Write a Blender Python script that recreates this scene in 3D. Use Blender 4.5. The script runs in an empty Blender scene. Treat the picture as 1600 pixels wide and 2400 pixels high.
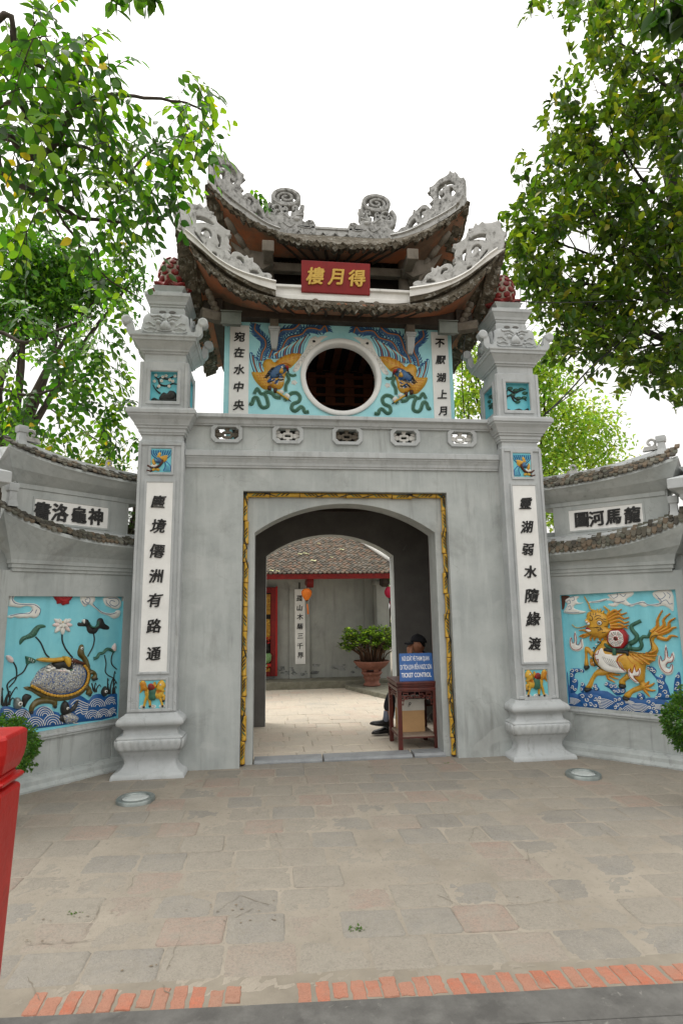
import bpy, math, random
import numpy as np
from mathutils import Vector
from mathutils.geometry import delaunay_2d_cdt, tessellate_polygon
R = math.radians
sc = bpy.context.scene
col = sc.collection
random.seed(7)
# ---------------------------------------------------------------- camera
F_PX = 1347.0
CAM = np.array([-0.8294, -6.4859, 1.67]); YAW, PITCH, ROLL = 0.1169, 0.1626, -0.0141
def cam_axes():
    f = np.array([math.sin(YAW)*math.cos(PITCH), math.cos(YAW)*math.cos(PITCH), math.sin(PITCH)])
    r = np.cross(f, [0, 0, 1]); r /= np.linalg.norm(r); u = np.cross(r, f)
    return r*math.cos(ROLL)+u*math.sin(ROLL), -r*math.sin(ROLL)+u*math.cos(ROLL), f
AR, AU, AF = cam_axes()
cd = bpy.data.cameras.new('camera'); cam = bpy.data.objects.new('camera', cd); col.objects.link(cam)
cd.sensor_fit = 'VERTICAL'; cd.sensor_height = 36; cd.lens = F_PX/2400*36
cd.clip_start = .05; cd.clip_end = 500
from mathutils import Matrix
cam.matrix_world = Matrix(((AR[0], AU[0], -AF[0], CAM[0]), (AR[1], AU[1], -AF[1], CAM[1]), (AR[2], AU[2], -AF[2], CAM[2]), (0, 0, 0, 1)))
sc.camera = cam
# ---------------------------------------------------------------- sky, sun, exposure
SUN_EL, SUN_AZ = 58, 150      # azimuth: direction the light comes from, degrees from +X
w = bpy.data.worlds.new('World'); sc.world = w; w.use_nodes = True
nt = w.node_tree; nt.nodes.clear()
sky = nt.nodes.new('ShaderNodeTexSky'); sky.sky_type = 'NISHITA'; sky.sun_disc = False
sky.sun_elevation = R(SUN_EL); sky.sun_rotation = R(90-SUN_AZ); sky.dust_density = 4; sky.air_density = 1.5
hs = nt.nodes.new('ShaderNodeHueSaturation'); hs.inputs['Saturation'].default_value = .12
mx = nt.nodes.new('ShaderNodeMix'); mx.data_type = 'RGBA'; mx.inputs[0].default_value = .8
mx.inputs[7].default_value = (9.0, 9.1, 9.2, 1)
bg = nt.nodes.new('ShaderNodeBackground'); bg.inputs[1].default_value = .12
wo = nt.nodes.new('ShaderNodeOutputWorld')
tc = nt.nodes.new('ShaderNodeTexCoord'); sx_ = nt.nodes.new('ShaderNodeSeparateXYZ'); mr = nt.nodes.new('ShaderNodeMapRange')   # overcast: zenith three times the horizon
mr.inputs[1].default_value = 0; mr.inputs[2].default_value = 1; mr.inputs[3].default_value = .34; mr.inputs[4].default_value = 1
ml = nt.nodes.new('ShaderNodeMix'); ml.data_type = 'RGBA'; ml.blend_type = 'MULTIPLY'; ml.inputs[0].default_value = 1
nt.links.new(tc.outputs['Generated'], sx_.inputs[0]); nt.links.new(sx_.outputs[2], mr.inputs[0]); ml.inputs[6].default_value = (15.2, 14.9, 14.3, 1)
nt.links.new(mr.outputs[0], ml.inputs[7]); nt.links.new(ml.outputs[2], mx.inputs[7])
nt.links.new(sky.outputs[0], hs.inputs['Color']); nt.links.new(hs.outputs[0], mx.inputs[6])
nt.links.new(mx.outputs[2], bg.inputs[0]); nt.links.new(bg.outputs[0], wo.inputs[0])
sd = bpy.data.lights.new('sun', 'SUN'); sd.energy = 1.2; sd.angle = R(28); sd.color = (1, .96, .9)
sun = bpy.data.objects.new('sun', sd); col.objects.link(sun)
sdir = Vector((math.cos(R(SUN_EL))*math.cos(R(SUN_AZ)), math.cos(R(SUN_EL))*math.sin(R(SUN_AZ)), math.sin(R(SUN_EL))))
sun.rotation_euler = (-sdir).to_track_quat('-Z', 'Y').to_euler(); sun.location = (0, 0, 15)
sc.view_settings.view_transform = 'Standard'; sc.view_settings.look = 'None'
sc.view_settings.exposure = .55; sc.view_settings.gamma = 1
# ---------------------------------------------------------------- pixel -> surface helpers
def ray(u, v): return AF+AR*(u-800)/F_PX-AU*(v-1200)/F_PX
def unp(u, v, n, p0):
    d = ray(u, v); n = np.array(n, float); return CAM+d*(((np.array(p0)-CAM)@n)/(d@n))
def atY(u, v, y): return unp(u, v, (0, 1, 0), (0, y, 0))
def atD(u, v, dist):          # point seen at (u,v), dist metres in front of the camera
    return CAM+ray(u, v)*dist
class Frame:                  # a vertical surface: a along it to the viewer's right, b up, h out of it
    def __init__(s, o, e1, n):
        s.o = np.array(o, float); s.e = np.array(e1, float); s.n = np.array(n, float); s.k = None; s.hs = []
    def p(s, a, b, h=0): return s.o+s.e*a+np.array([0, 0, 1])*b+s.n*h
    def px(s, u, v):
        q = unp(u, v, s.n, s.o)-s.o; return (float(q@s.e), float(q[2]))
    def zoom(s, ox, oy, k): s.k = (ox, oy, k); return s
    def z(s, pts): return [s.px(s.k[0]+x/s.k[2], s.k[1]+y/s.k[2]) for x, y in pts]
# ---------------------------------------------------------------- materials
M = {}
def nodes(name, rough=.8, spec=.3, metal=0):
    m = bpy.data.materials.new(name); m.use_nodes = True; M[name] = m
    t = m.node_tree; b = t.nodes['Principled BSDF']
    b.inputs['Roughness'].default_value = rough; b.inputs['Specular IOR Level'].default_value = spec; b.inputs['Metallic'].default_value = metal
    return m, t, b
def noise(t, scale, detail=5, rough=.6, vec=None, dist=0):
    n = t.nodes.new('ShaderNodeTexNoise'); n.inputs['Scale'].default_value = scale; n.inputs['Detail'].default_value = detail
    n.inputs['Roughness'].default_value = rough; n.inputs['Distortion'].default_value = dist
    if vec is not None: t.links.new(vec, n.inputs['Vector'])
    return n.outputs[0]
def pos(t, sx=1, sy=1, sz=1):
    g = t.nodes.new('ShaderNodeNewGeometry'); o = g.outputs['Position']
    if (sx, sy, sz) != (1, 1, 1):
        v = t.nodes.new('ShaderNodeVectorMath'); v.operation = 'MULTIPLY'; v.inputs[1].default_value = (sx, sy, sz)
        t.links.new(o, v.inputs[0]); o = v.outputs[0]
    return o
def ramp(t, x, lo, hi):
    n = t.nodes.new('ShaderNodeMapRange'); n.inputs[1].default_value = lo; n.inputs[2].default_value = hi
    t.links.new(x, n.inputs[0]); return n.outputs[0]
def mix(t, fac, a, b, mode='MIX'):
    n = t.nodes.new('ShaderNodeMix'); n.data_type = 'RGBA'; n.blend_type = mode
    for s, i in ((fac, 0), (a, 6), (b, 7)):
        if isinstance(s, (int, float)): n.inputs[i].default_value = s
        elif isinstance(s, tuple): n.inputs[i].default_value = s+(1,) if len(s) == 3 else s
        else: t.links.new(s, n.inputs[i])
    return n.outputs[2]
def bump(t, b, x, s, d=.01):
    n = t.nodes.new('ShaderNodeBump'); n.inputs['Strength'].default_value = s; n.inputs['Distance'].default_value = d
    t.links.new(x, n.inputs['Height']); t.links.new(n.outputs[0], b.inputs['Normal'])
def weather(t, c, P, dark, light):
    st = ramp(t, noise(t, 11, 6, .7, pos(t, 1.3, 1.3, .09)), .52, .72); area = ramp(t, noise(t, .9, 4, .6, P), .42, .62)
    m = t.nodes.new('ShaderNodeMath'); m.operation = 'MULTIPLY'; t.links.new(st, m.inputs[0]); t.links.new(area, m.inputs[1])
    m2 = t.nodes.new('ShaderNodeMath'); m2.operation = 'MULTIPLY'; m2.inputs[1].default_value = .75; t.links.new(m.outputs[0], m2.inputs[0])
    c = mix(t, m2.outputs[0], c, dark)
    a2 = ramp(t, noise(t, 1.9, 2, .4, P, 1.2), .62, .66); m3 = t.nodes.new('ShaderNodeMath'); m3.operation = 'MULTIPLY'; m3.inputs[1].default_value = .28; t.links.new(a2, m3.inputs[0])
    c = mix(t, m3.outputs[0], c, light)
    vo = t.nodes.new('ShaderNodeTexVoronoi'); vo.feature = 'DISTANCE_TO_EDGE'; vo.inputs['Scale'].default_value = 1.6; vo.inputs['Randomness'].default_value = 1
    nz = t.nodes.new('ShaderNodeTexNoise'); nz.inputs['Scale'].default_value = 5; nz.inputs['Detail'].default_value = 6; t.links.new(P, nz.inputs['Vector'])
    ad = t.nodes.new('ShaderNodeMix'); ad.data_type = 'VECTOR'; ad.inputs[0].default_value = .22; t.links.new(P, ad.inputs[4]); t.links.new(nz.outputs['Color'], ad.inputs[5]); t.links.new(ad.outputs[1], vo.inputs['Vector'])
    ck = ramp(t, vo.outputs['Distance'], .0035, .0008); m4 = t.nodes.new('ShaderNodeMath'); m4.operation = 'MULTIPLY'; t.links.new(ck, m4.inputs[0]); t.links.new(ramp(t, noise(t, 1.2, 3, .5, P), .5, .6), m4.inputs[1])
    m5 = t.nodes.new('ShaderNodeMath'); m5.operation = 'MULTIPLY'; m5.inputs[1].default_value = .45; t.links.new(m4.outputs[0], m5.inputs[0]); c = mix(t, m5.outputs[0], c, dark)
    return mix(t, ramp(t, noise(t, 90, 3, .7, P), .68, .78), c, dark)
def pm(name, c1, c2, scale=6, rough=.75, bmp=.3, lo=.35, hi=.65, c3=None, s3=2, lo3=.55, hi3=.7, streak=None, spec=.3, fine=40, metal=0, bd=.006):
    m, t, b = nodes(name, rough, spec, metal); P = pos(t)
    c = mix(t, ramp(t, noise(t, scale, 6, .65, P), lo, hi), c1, c2)
    if streak:
        c = mix(t, ramp(t, noise(t, 9, 4, .6, pos(t, 1, 1, .12)), .5, .8), c, streak)
    if c3: c = mix(t, ramp(t, noise(t, s3, 6, .7, P, .4), lo3, hi3), c, c3)
    if name in ('plaster', 'plaster_pale'): c = weather(t, c, P, (.20, .205, .195), (.50, .515, .505))
    t.links.new(c, b.inputs['Base Color'])
    if bmp: bump(t, b, noise(t, fine, 4, .7, P), bmp, bd)
    return m
pm('plaster', (.43, .455, .445), (.335, .36, .355), 1.6, .8, .3, lo=.38, hi=.62, c3=(.225, .235, .225), s3=1.1, lo3=.55, hi3=.78, streak=(.46, .485, .475), fine=70, bd=.004)
pm('plaster_pale', (.47, .49, .495), (.385, .405, .41), 3, .8, .3, c3=(.30, .31, .305), s3=2.2, lo3=.56, hi3=.8, fine=70, bd=.004)
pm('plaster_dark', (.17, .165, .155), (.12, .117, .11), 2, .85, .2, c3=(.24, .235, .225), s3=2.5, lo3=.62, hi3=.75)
pm('hall_plaster', (.38, .385, .36), (.30, .31, .29), 2, .85, .2, streak=(.25, .25, .235), c3=(.22, .22, .21), s3=1.5, lo3=.6, hi3=.75)
pm('hall_stain', (.12, .125, .125), (.3, .31, .3), 8, .9, .3, lo=.42, hi=.56)
pm('white_plaster', (.80, .80, .78), (.72, .72, .70), 5, .7, .1, c3=(.62, .61, .57), s3=3, lo3=.66, hi3=.85)
pm('black_letter', (.012, .012, .012), (.02, .02, .02), 10, .45, 0)
pm('stone_carved', (.46, .46, .45), (.27, .27, .26), 14, .85, .6, c3=(.055, .053, .047), s3=17, lo3=.50, hi3=.68, fine=45, bd=.012)
pm('stone_ridge', (.52, .52, .51), (.38, .38, .365), 9, .85, .5, c3=(.085, .08, .07), s3=10, lo3=.53, hi3=.70, fine=45, bd=.01)
pm('ridge_white', (.72, .71, .68), (.62, .61, .58), 6, .8, .25, c3=(.30, .29, .26), s3=6, lo3=.62, hi3=.8)
pm('eave_moss', (.05, .043, .028), (.13, .108, .078), 16, .95, .9, c3=(.36, .35, .31), s3=13, lo3=.54, hi3=.68, fine=60, bd=.015)
pm('eave_clay', (.34, .15, .08), (.22, .12, .08), 14, .9, .6, c3=(.12, .10, .07), s3=18, lo3=.52, hi3=.66)
pm('soffit', (.26, .17, .115), (.15, .10, .07), 4, .85, .3, c3=(.46, .155, .07), s3=2.2, lo3=.42, hi3=.64, fine=30)
pm('wood_dark', (.055, .042, .032), (.035, .027, .022), 6, .7, .3, streak=(.075, .06, .045))
pm('wood_weathered', (.17, .145, .115), (.11, .095, .075), 9, .8, .4, streak=(.2, .175, .145))
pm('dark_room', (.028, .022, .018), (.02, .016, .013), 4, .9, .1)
pm('brown_ceiling', (.26, .085, .04), (.15, .06, .03), 5, .8, .2)
pm('tile_old', (.15, .125, .095), (.085, .072, .055), 20, .9, .6, c3=(.26, .21, .15), s3=14, lo3=.55, hi3=.7, fine=60)
pm('paint_sky', (.24, .62, .70), (.19, .56, .66), 5, .55, .3, c3=(.12, .42, .50), s3=4, lo3=.58, hi3=.8, streak=(.16, .48, .56), fine=60, bd=.003)
pm('paint_sky_lifted', (.40, .74, .78), (.32, .66, .72), 5, .55, .3, c3=(.26, .58, .64), s3=4, lo3=.58, hi3=.8, fine=60, bd=.003)  # paint_sky lightened to make up for the shade under the eaves
pm('paint_aqua', (.18, .56, .63), (.14, .48, .56), 5, .6, .25, c3=(.25, .6, .68), s3=5, lo3=.6, hi3=.7)
pm('glaze_yellow', (.60, .34, .035), (.50, .25, .02), 14, .35, .3, c3=(.36, .16, .015), s3=22, lo3=.56, hi3=.72, fine=90, spec=.5, bd=.004)
pm('glaze_gold', (.60, .37, .035), (.46, .25, .02), 14, .4, .3, fine=90, spec=.5)
pm('glaze_orange', (.52, .19, .02), (.45, .14, .015), 14, .35, .1)
pm('glaze_blue', (.008, .10, .31), (.006, .065, .22), 12, .4, .3, fine=60, spec=.5, bd=.004)
pm('glaze_slate', (.065, .15, .28), (.04, .09, .19), 18, .4, .2)
pm('glaze_white', (.74, .73, .69), (.66, .65, .60), 10, .5, .25, c3=(.5, .48, .42), s3=12, lo3=.6, hi3=.8)
pm('glaze_pink', (.76, .66, .63), (.70, .52, .50), 9, .5, .15)
pm('glaze_black', (.016, .016, .015), (.035, .036, .033), 25, .4, .3)
pm('glaze_green', (.05, .15, .10), (.028, .09, .06), 18, .35, .3)
pm('glaze_jade', (.10, .22, .15), (.07, .16, .11), 12, .4, .2)
pm('glaze_red', (.36, .02, .02), (.26, .012, .015), 14, .35, .2)
pm('glaze_olive', (.13, .10, .022), (.07, .052, .014), 22, .3, .5, c3=(.17, .13, .03), s3=30, lo3=.52, hi3=.7, spec=.6)
pm('glaze_brown', (.10, .035, .02), (.06, .022, .014), 14, .4, .2)
pm('sign_blue', (.045, .13, .36), (.04, .12, .34), 5, .35, 0)
pm('sign_red', (.24, .012, .012), (.19, .009, .009), 4, .5, .1, streak=(.16, .009, .009))
pm('gold_letter', (.62, .40, .05), (.50, .30, .03), 20, .35, .1, spec=.6)
pm('white_letter', (.8, .8, .8), (.78, .78, .78), 5, .5, 0)
pm('red_paint', (.40, .006, .004), (.30, .005, .004), 3, .36, .35, c3=(.22, .006, .005), s3=7, lo3=.58, hi3=.72, streak=(.44, .012, .009), spec=.35, fine=30)
pm('red_wood', (.22, .012, .010), (.15, .01, .009), 8, .5, .15)
pm('mahogany', (.105, .018, .012), (.055, .012, .009), 7, .35, .15, streak=(.13, .026, .017), spec=.5)
pm('shelf_wood', (.30, .24, .19), (.22, .17, .13), 6, .6, .1)
pm('cardboard', (.50, .31, .15), (.44, .27, .13), 8, .8, .1)
pm('box_white', (.55, .53, .47), (.48, .46, .41), 8, .7, .1)
pm('terracotta', (.235, .095, .065), (.165, .068, .048), 9, .7, .4, c3=(.4, .25, .2), s3=8, lo3=.6, hi3=.8)
pm('bark', (.075, .06, .048), (.045, .037, .03), 12, .9, .6, fine=40)
pm('bark_dark', (.04, .032, .026), (.022, .019, .016), 12, .9, .6, fine=40)
pm('root_brown', (.11, .06, .035), (.06, .036, .024), 14, .9, .4)
pm('kerb_stone', (.22, .21, .165), (.14, .135, .10), 8, .9, .5, c3=(.12, .12, .08), s3=6, lo3=.55, hi3=.75)
pm('threshold_stone', (.27, .285, .295), (.19, .20, .21), 7, .38, .2, spec=.5)
pm('dust', (.305, .271, .222), (.225, .20, .163), 1.6, .95, .8, lo=.36, hi=.66, c3=(.17, .152, .125), s3=34, lo3=.55, hi3=.75, fine=90, bd=.006)
pm('dirt', (.245, .218, .175), (.19, .168, .135), 4, .95, .4, c3=(.22, .19, .145), s3=2, lo3=.55, hi3=.75)
pm('crack_dirt', (.15, .13, .10), (.19, .165, .13), 20, .95, .3)
pm('dirt_light', (.52, .47, .40), (.44, .40, .34), 4, .95, .3)  # dirt copy, lightened for the brighter light in the courtyard
pm('debris', (.15, .12, .085), (.20, .165, .12), 20, .95, .5)
pm('deck_wood', (.115, .112, .105), (.07, .068, .064), 5, .8, .6, streak=(.14, .137, .128), c3=(.18, .175, .16), s3=16, lo3=.62, hi3=.7)
pm('metal_grey', (.13, .14, .12), (.10, .11, .095), 7, .5, .1, metal=.3)
pm('metal_zinc', (.30, .33, .32), (.2, .23, .22), 10, .4, .2, metal=.6)
pm('steel', (.35, .35, .35), (.3, .3, .3), 9, .3, 0, metal=.8)
pm('cable_black', (.012, .012, .012), (.02, .02, .02), 9, .6, 0)
pm('skin', (.34, .155, .09), (.29, .125, .07), 9, .5, .1)
pm('cloth_black', (.010, .010, .012), (.016, .016, .019), 12, .85, .3, fine=120)
pm('cloth_trousers', (.012, .014, .020), (.020, .022, .03), 12, .85, .3, fine=120)
pm('sock_grey', (.20, .225, .29), (.16, .185, .24), 40, .9, .3)
pm('leather_black', (.010, .010, .010), (.018, .018, .018), 9, .22, .1, spec=.6)
pm('hair_black', (.010, .009, .008), (.016, .014, .012), 40, .6, .4)
pm('lantern_orange', (.75, .20, .02), (.62, .13, .012), 6, .6, .1)
pm('lantern_red', (.42, .012, .05), (.33, .01, .04), 6, .6, .1)
pm('gold_panel', (.45, .22, .02), (.2, .08, .012), 9, .4, .3, c3=(.55, .35, .04), s3=16, lo3=.5, hi3=.6)
pm('flower_red', (.55, .03, .02), (.4, .02, .02), 20, .6, .2)
pm('ceramic_green', (.22, .36, .16), (.15, .28, .11), 5, .3, 0)
pm('roof_leaf', (.62, .60, .38), (.5, .5, .28), 20, .7, 0)
pm('bud_red', (.20, .012, .010), (.12, .010, .009), 12, .5, .4, c3=(.33, .27, .22), s3=16, lo3=.54, hi3=.68)
pm('bud_mortar', (.42, .38, .31), (.24, .20, .16), 16, .9, .5)
m, t, b = nodes('glass_dark', .08, .6); b.inputs['Base Color'].default_value = (.45, .48, .47, 1)
# shell mosaic of broken blue-and-white china
m, t, b = nodes('china_mosaic', .3, .5)
vo = t.nodes.new('ShaderNodeTexVoronoi'); vo.inputs['Scale'].default_value = 42; t.links.new(pos(t), vo.inputs['Vector'])
ve = t.nodes.new('ShaderNodeTexVoronoi'); ve.feature = 'DISTANCE_TO_EDGE'; ve.inputs['Scale'].default_value = 42; t.links.new(pos(t), ve.inputs['Vector'])
c = mix(t, ramp(t, noise(t, 70, 3, .5, pos(t)), .46, .52), (.55, .55, .50), (.045, .10, .27))
c = mix(t, ramp(t, vo.outputs['Distance'], .3, .95), c, (.50, .50, .45))
c = mix(t, ramp(t, ve.outputs['Distance'], .09, .02), c, (.22, .20, .16))
t.links.new(c, b.inputs['Base Color']); bump(t, b, ve.outputs['Distance'], .8, .01)
# materials coloured per leaf / slab / tile through the attribute "tint"
def tinted(name, rough=.7, spec=.3, trans=0, dusty=None, bmp=.3, fine=60, bd=.004):
    m, t, b = nodes(name, rough, spec)
    a = t.nodes.new('ShaderNodeAttribute'); a.attribute_name = 'tint'; c = a.outputs['Color']
    if dusty:
        P = pos(t)
        d2 = tuple(x*.78 for x in dusty); d3 = tuple(x*.55 for x in dusty)
        c = mix(t, ramp(t, noise(t, 60, 5, .8, P), .46, .74), c, d3)
        if name != 'slab': c = mix(t, ramp(t, noise(t, 1.5, 8, .75, P, .6), .30, .56), c, dusty)
        else: c = mix(t, ramp(t, noise(t, 3.5, 8, .8, P, .6), .36, .70), c, dusty)
        c = mix(t, ramp(t, noise(t, 9, 7, .8, P), .5, .75), c, d2)
        c = mix(t, ramp(t, noise(t, 170, 3, .7, P), .58, .72), c, d3)
        c = mix(t, ramp(t, noise(t, 140, 3, .7, P), .60, .72), c, tuple(x*1.25 for x in dusty))
    t.links.new(c, b.inputs['Base Color'])
    if trans:
        tr = t.nodes.new('ShaderNodeBsdfTranslucent'); ms = t.nodes.new('ShaderNodeMixShader'); ms.inputs[0].default_value = trans
        g = t.nodes.new('ShaderNodeMix'); g.data_type = 'RGBA'; g.blend_type = 'MULTIPLY'; g.inputs[0].default_value = 1; g.inputs[7].default_value = (1.9, 2.0, .5, 1)
        t.links.new(c, g.inputs[6]); t.links.new(g.outputs[2], tr.inputs[0])
        o = t.nodes['Material Output']; t.links.new(b.outputs[0], ms.inputs[1]); t.links.new(tr.outputs[0], ms.inputs[2]); t.links.new(ms.outputs[0], o.inputs[0])
    elif bmp: bump(t, b, noise(t, fine, 4, .7, pos(t)), bmp, bd)
tinted('leaf', .42, .45, .5)
tinted('slab', .92, .15, 0, (.265, .243, .205), .7, 45, .008)
tinted('brick', .92, .15, 0, (.33, .17, .12), .8, 45, .008)
tinted('slab_daylit', .92, .15, 0, (.60, .53, .435), .4, 45, .004)  # slab copy with the courtyard's brighter light put into its colour
tinted('tile', .85, .2, 0, None, .5, 60)
# ---------------------------------------------------------------- mesh building
WL = {}                       # world place of every object
class MB:
    def __init__(s): s.v = []; s.f = []; s.m = []; s.sm = []; s.mats = []; s.c = {}
    def add(s, vs, fs, mat, sm=False, tint=None):
        k = len(s.v); s.v += [tuple(map(float, p)) for p in vs]
        if mat not in s.mats: s.mats.append(mat)
        i = s.mats.index(mat)
        for f in fs: s.f.append(tuple(k+j for j in f)); s.m.append(i); s.sm.append(sm)
        if tint is not None:
            for j in range(k, len(s.v)): s.c[j] = tint
        return s
    def box(s, x0, x1, y0, y1, z0, z1, mat, tint=None, fn=None):
        vs = [(x, y, z) for z in (z0, z1) for y in (y0, y1) for x in (x0, x1)]
        if fn: vs = [fn(*p) for p in vs]
        return s.add(vs, [(0, 2, 3, 1), (4, 5, 7, 6), (0, 1, 5, 4), (1, 3, 7, 5), (3, 2, 6, 7), (2, 0, 4, 6)], mat, False, tint)
    def loft(s, rings, mat, sm=True, close=True, cap=True, tint=None):
        n = len(rings[0]); vs = [p for r in rings for p in r]; fs = []
        for i in range(len(rings)-1):
            for j in range(n if close else n-1):
                a, b2 = i*n+j, i*n+(j+1) % n; fs.append((a, b2, b2+n, a+n))
        if cap and close: fs += [tuple(range(n-1, -1, -1)), tuple(range((len(rings)-1)*n, len(rings)*n))]
        return s.add(vs, fs, mat, sm, tint)
    def tube(s, pts, r, mat, n=7, sm=True, cap=True, flat=None):
        P = [np.array(p, float) for p in pts]; rings = []; up = np.array([.13, .21, .97])
        for i, p in enumerate(P):
            d = P[min(i+1, len(P)-1)]-P[max(i-1, 0)]; d = d/(np.linalg.norm(d)+1e-9)
            a = np.cross(d, up); a /= np.linalg.norm(a)+1e-9; b2 = np.cross(a, d)
            rr = r[i] if isinstance(r, (list, tuple)) else r
            rings.append([p+(a*math.cos(q)+b2*math.sin(q))*rr for q in [2*math.pi*j/n for j in range(n)]])
        return s.loft(rings, mat, sm, True, cap)
    def sq(s, cx, cy, hx, hy, prof, mat, sm=False, cap=True):   # square loft: prof = (offset, z)
        return s.loft([[(cx-hx-o, cy-hy-o, z), (cx+hx+o, cy-hy-o, z), (cx+hx+o, cy+hy+o, z), (cx-hx-o, cy+hy+o, z)] for o, z in prof], mat, sm, True, cap)
    def lathe(s, c, prof, mat, n=24, sm=True):
        return s.loft([[(c[0]+r*math.cos(2*math.pi*j/n), c[1]+r*math.sin(2*math.pi*j/n), c[2]+z) for j in range(n)] for r, z in prof], mat, sm)
    def xprof(s, x0, x1, prof, mat):   # moulding: closed profile (y,z) run along x
        return s.loft([[(x, y, z) for y, z in prof] for x in (x0, x1)], mat, False)
    def poly(s, pts, fn, t0, t1, mat):   # polygon (a,b) given thickness t0..t1 through fn(a,b,t)
        n = len(pts); tri = tessellate_polygon([[Vector((a, b2, 0)) for a, b2 in pts]])
        vs = [fn(a, b2, t0) for a, b2 in pts]+[fn(a, b2, t1) for a, b2 in pts]
        fs = [tuple(q) for q in tri]+[tuple(n+i for i in reversed(q)) for q in tri]
        fs += [(i, (i+1) % n, n+(i+1) % n, n+i) for i in range(n)]
        return s.add(vs, fs, mat)
    def cut(s, loops, fn, ext, mat, bev=0, h0=0, sm=False):   # outline with holes, thickness 2*ext, rounded edges
        cu = bpy.data.curves.new('c', 'CURVE'); cu.dimensions = '2D'; cu.fill_mode = 'BOTH'; cu.extrude = ext; cu.bevel_depth = bev; cu.bevel_resolution = 1; cu.offset = -bev
        for lp in loops:
            sp = cu.splines.new('POLY'); sp.points.add(len(lp)-1); sp.use_cyclic_u = True
            for i, (a, b2) in enumerate(lp): sp.points[i].co = (a, b2, 0, 1)
        vs, fs = curve_mesh(cu)
        return s.add([fn(a, b2, h0+z) for a, b2, z in vs], fs, mat, sm)
    def build(s, name, parent=None, bev=0, label=None, cat=None, group=None, kind=None, seg=2):
        me = bpy.data.meshes.new(name); V = np.array(s.v); lo = V.min(0); hi = V.max(0)
        o0 = np.array([(lo[0]+hi[0])/2, (lo[1]+hi[1])/2, lo[2]])
        me.from_pydata((V-o0).tolist(), [], s.f)
        for mn in s.mats: me.materials.append(M[mn])
        me.polygons.foreach_set('material_index', s.m); me.polygons.foreach_set('use_smooth', s.sm)
        if s.c:
            at = me.color_attributes.new('tint', 'FLOAT_COLOR', 'POINT'); arr = np.ones((len(V), 4), 'f'); arr[:, :3] = .1
            for j, cc in s.c.items(): arr[j, :3] = cc
            at.data.foreach_set('color', arr.ravel())
        me.validate(); me.update()
        import bmesh
        bm = bmesh.new(); bm.from_mesh(me); bmesh.ops.recalc_face_normals(bm, faces=bm.faces[:]) if not s.c else None; bm.to_mesh(me); bm.free()
        o = bpy.data.objects.new(name, me); col.objects.link(o)
        pl = np.zeros(3)
        if parent: o.parent = parent; pl = WL[parent]
        o.location = o0-pl; WL[o] = o0
        if bev:
            md = o.modifiers.new('edge', 'BEVEL'); md.width = bev; md.segments = seg; md.limit_method = 'ANGLE'; md.angle_limit = R(40)
        tag(o, label, cat, group, kind); return o
def curve_mesh(cu):
    o = bpy.data.objects.new('c', cu); col.objects.link(o)
    dg = bpy.context.evaluated_depsgraph_get(); me = bpy.data.meshes.new_from_object(o.evaluated_get(dg))
    vs = [tuple(v.co) for v in me.vertices]; fs = [tuple(p.vertices) for p in me.polygons]
    bpy.data.objects.remove(o); bpy.data.curves.remove(cu); bpy.data.meshes.remove(me)
    return vs, fs
def tag(o, label=None, cat=None, group=None, kind=None):
    for k, v in (('label', label), ('category', cat), ('group', group), ('kind', kind)):
        if v: o[k] = v
def thing(name, loc, label, cat, group=None):
    o = bpy.data.objects.new(name, None); col.objects.link(o); o.location = loc; o.empty_display_size = .1
    WL[o] = np.array(loc, float); tag(o, label, cat, group); return o
def smooth(pts, k=4, closed=True):
    n = len(pts); out = []; P = [np.array(p, float) for p in pts]
    for i in range(n if closed else n-1):
        g = (lambda j: P[j % n]) if closed else (lambda j: P[max(0, min(n-1, j))])
        a, b2, c2, d = g(i-1), g(i), g(i+1), g(i+2)
        for q in range(k):
            x = q/k; out.append(.5*((2*b2)+(c2-a)*x+(2*a-5*b2+4*c2-d)*x*x+(3*b2-a-3*c2+d)*x**3))
    if not closed: out.append(P[-1])
    return [tuple(p) for p in out]
def seg_dist(Q, L):           # distance of points Q to closed loop L, and inside test
    A = np.array(L); B = np.roll(A, -1, 0); D = B-A; q = Q[:, None, :]-A[None]
    tt = np.clip((q*D).sum(2)/((D*D).sum(1)+1e-12), 0, 1); d = np.sqrt(((q-tt[..., None]*D)**2).sum(2)).min(1)
    x, y = Q[:, :1], Q[:, 1:]; c = (A[:, 1] > y) != (B[:, 1] > y)
    xi = (B[:, 0]-A[:, 0])*(y-A[:, 1])/(B[:, 1]-A[:, 1]+1e-12)+A[:, 0]
    return d, ((c & (x < xi)).sum(1) % 2).astype(bool)
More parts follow.
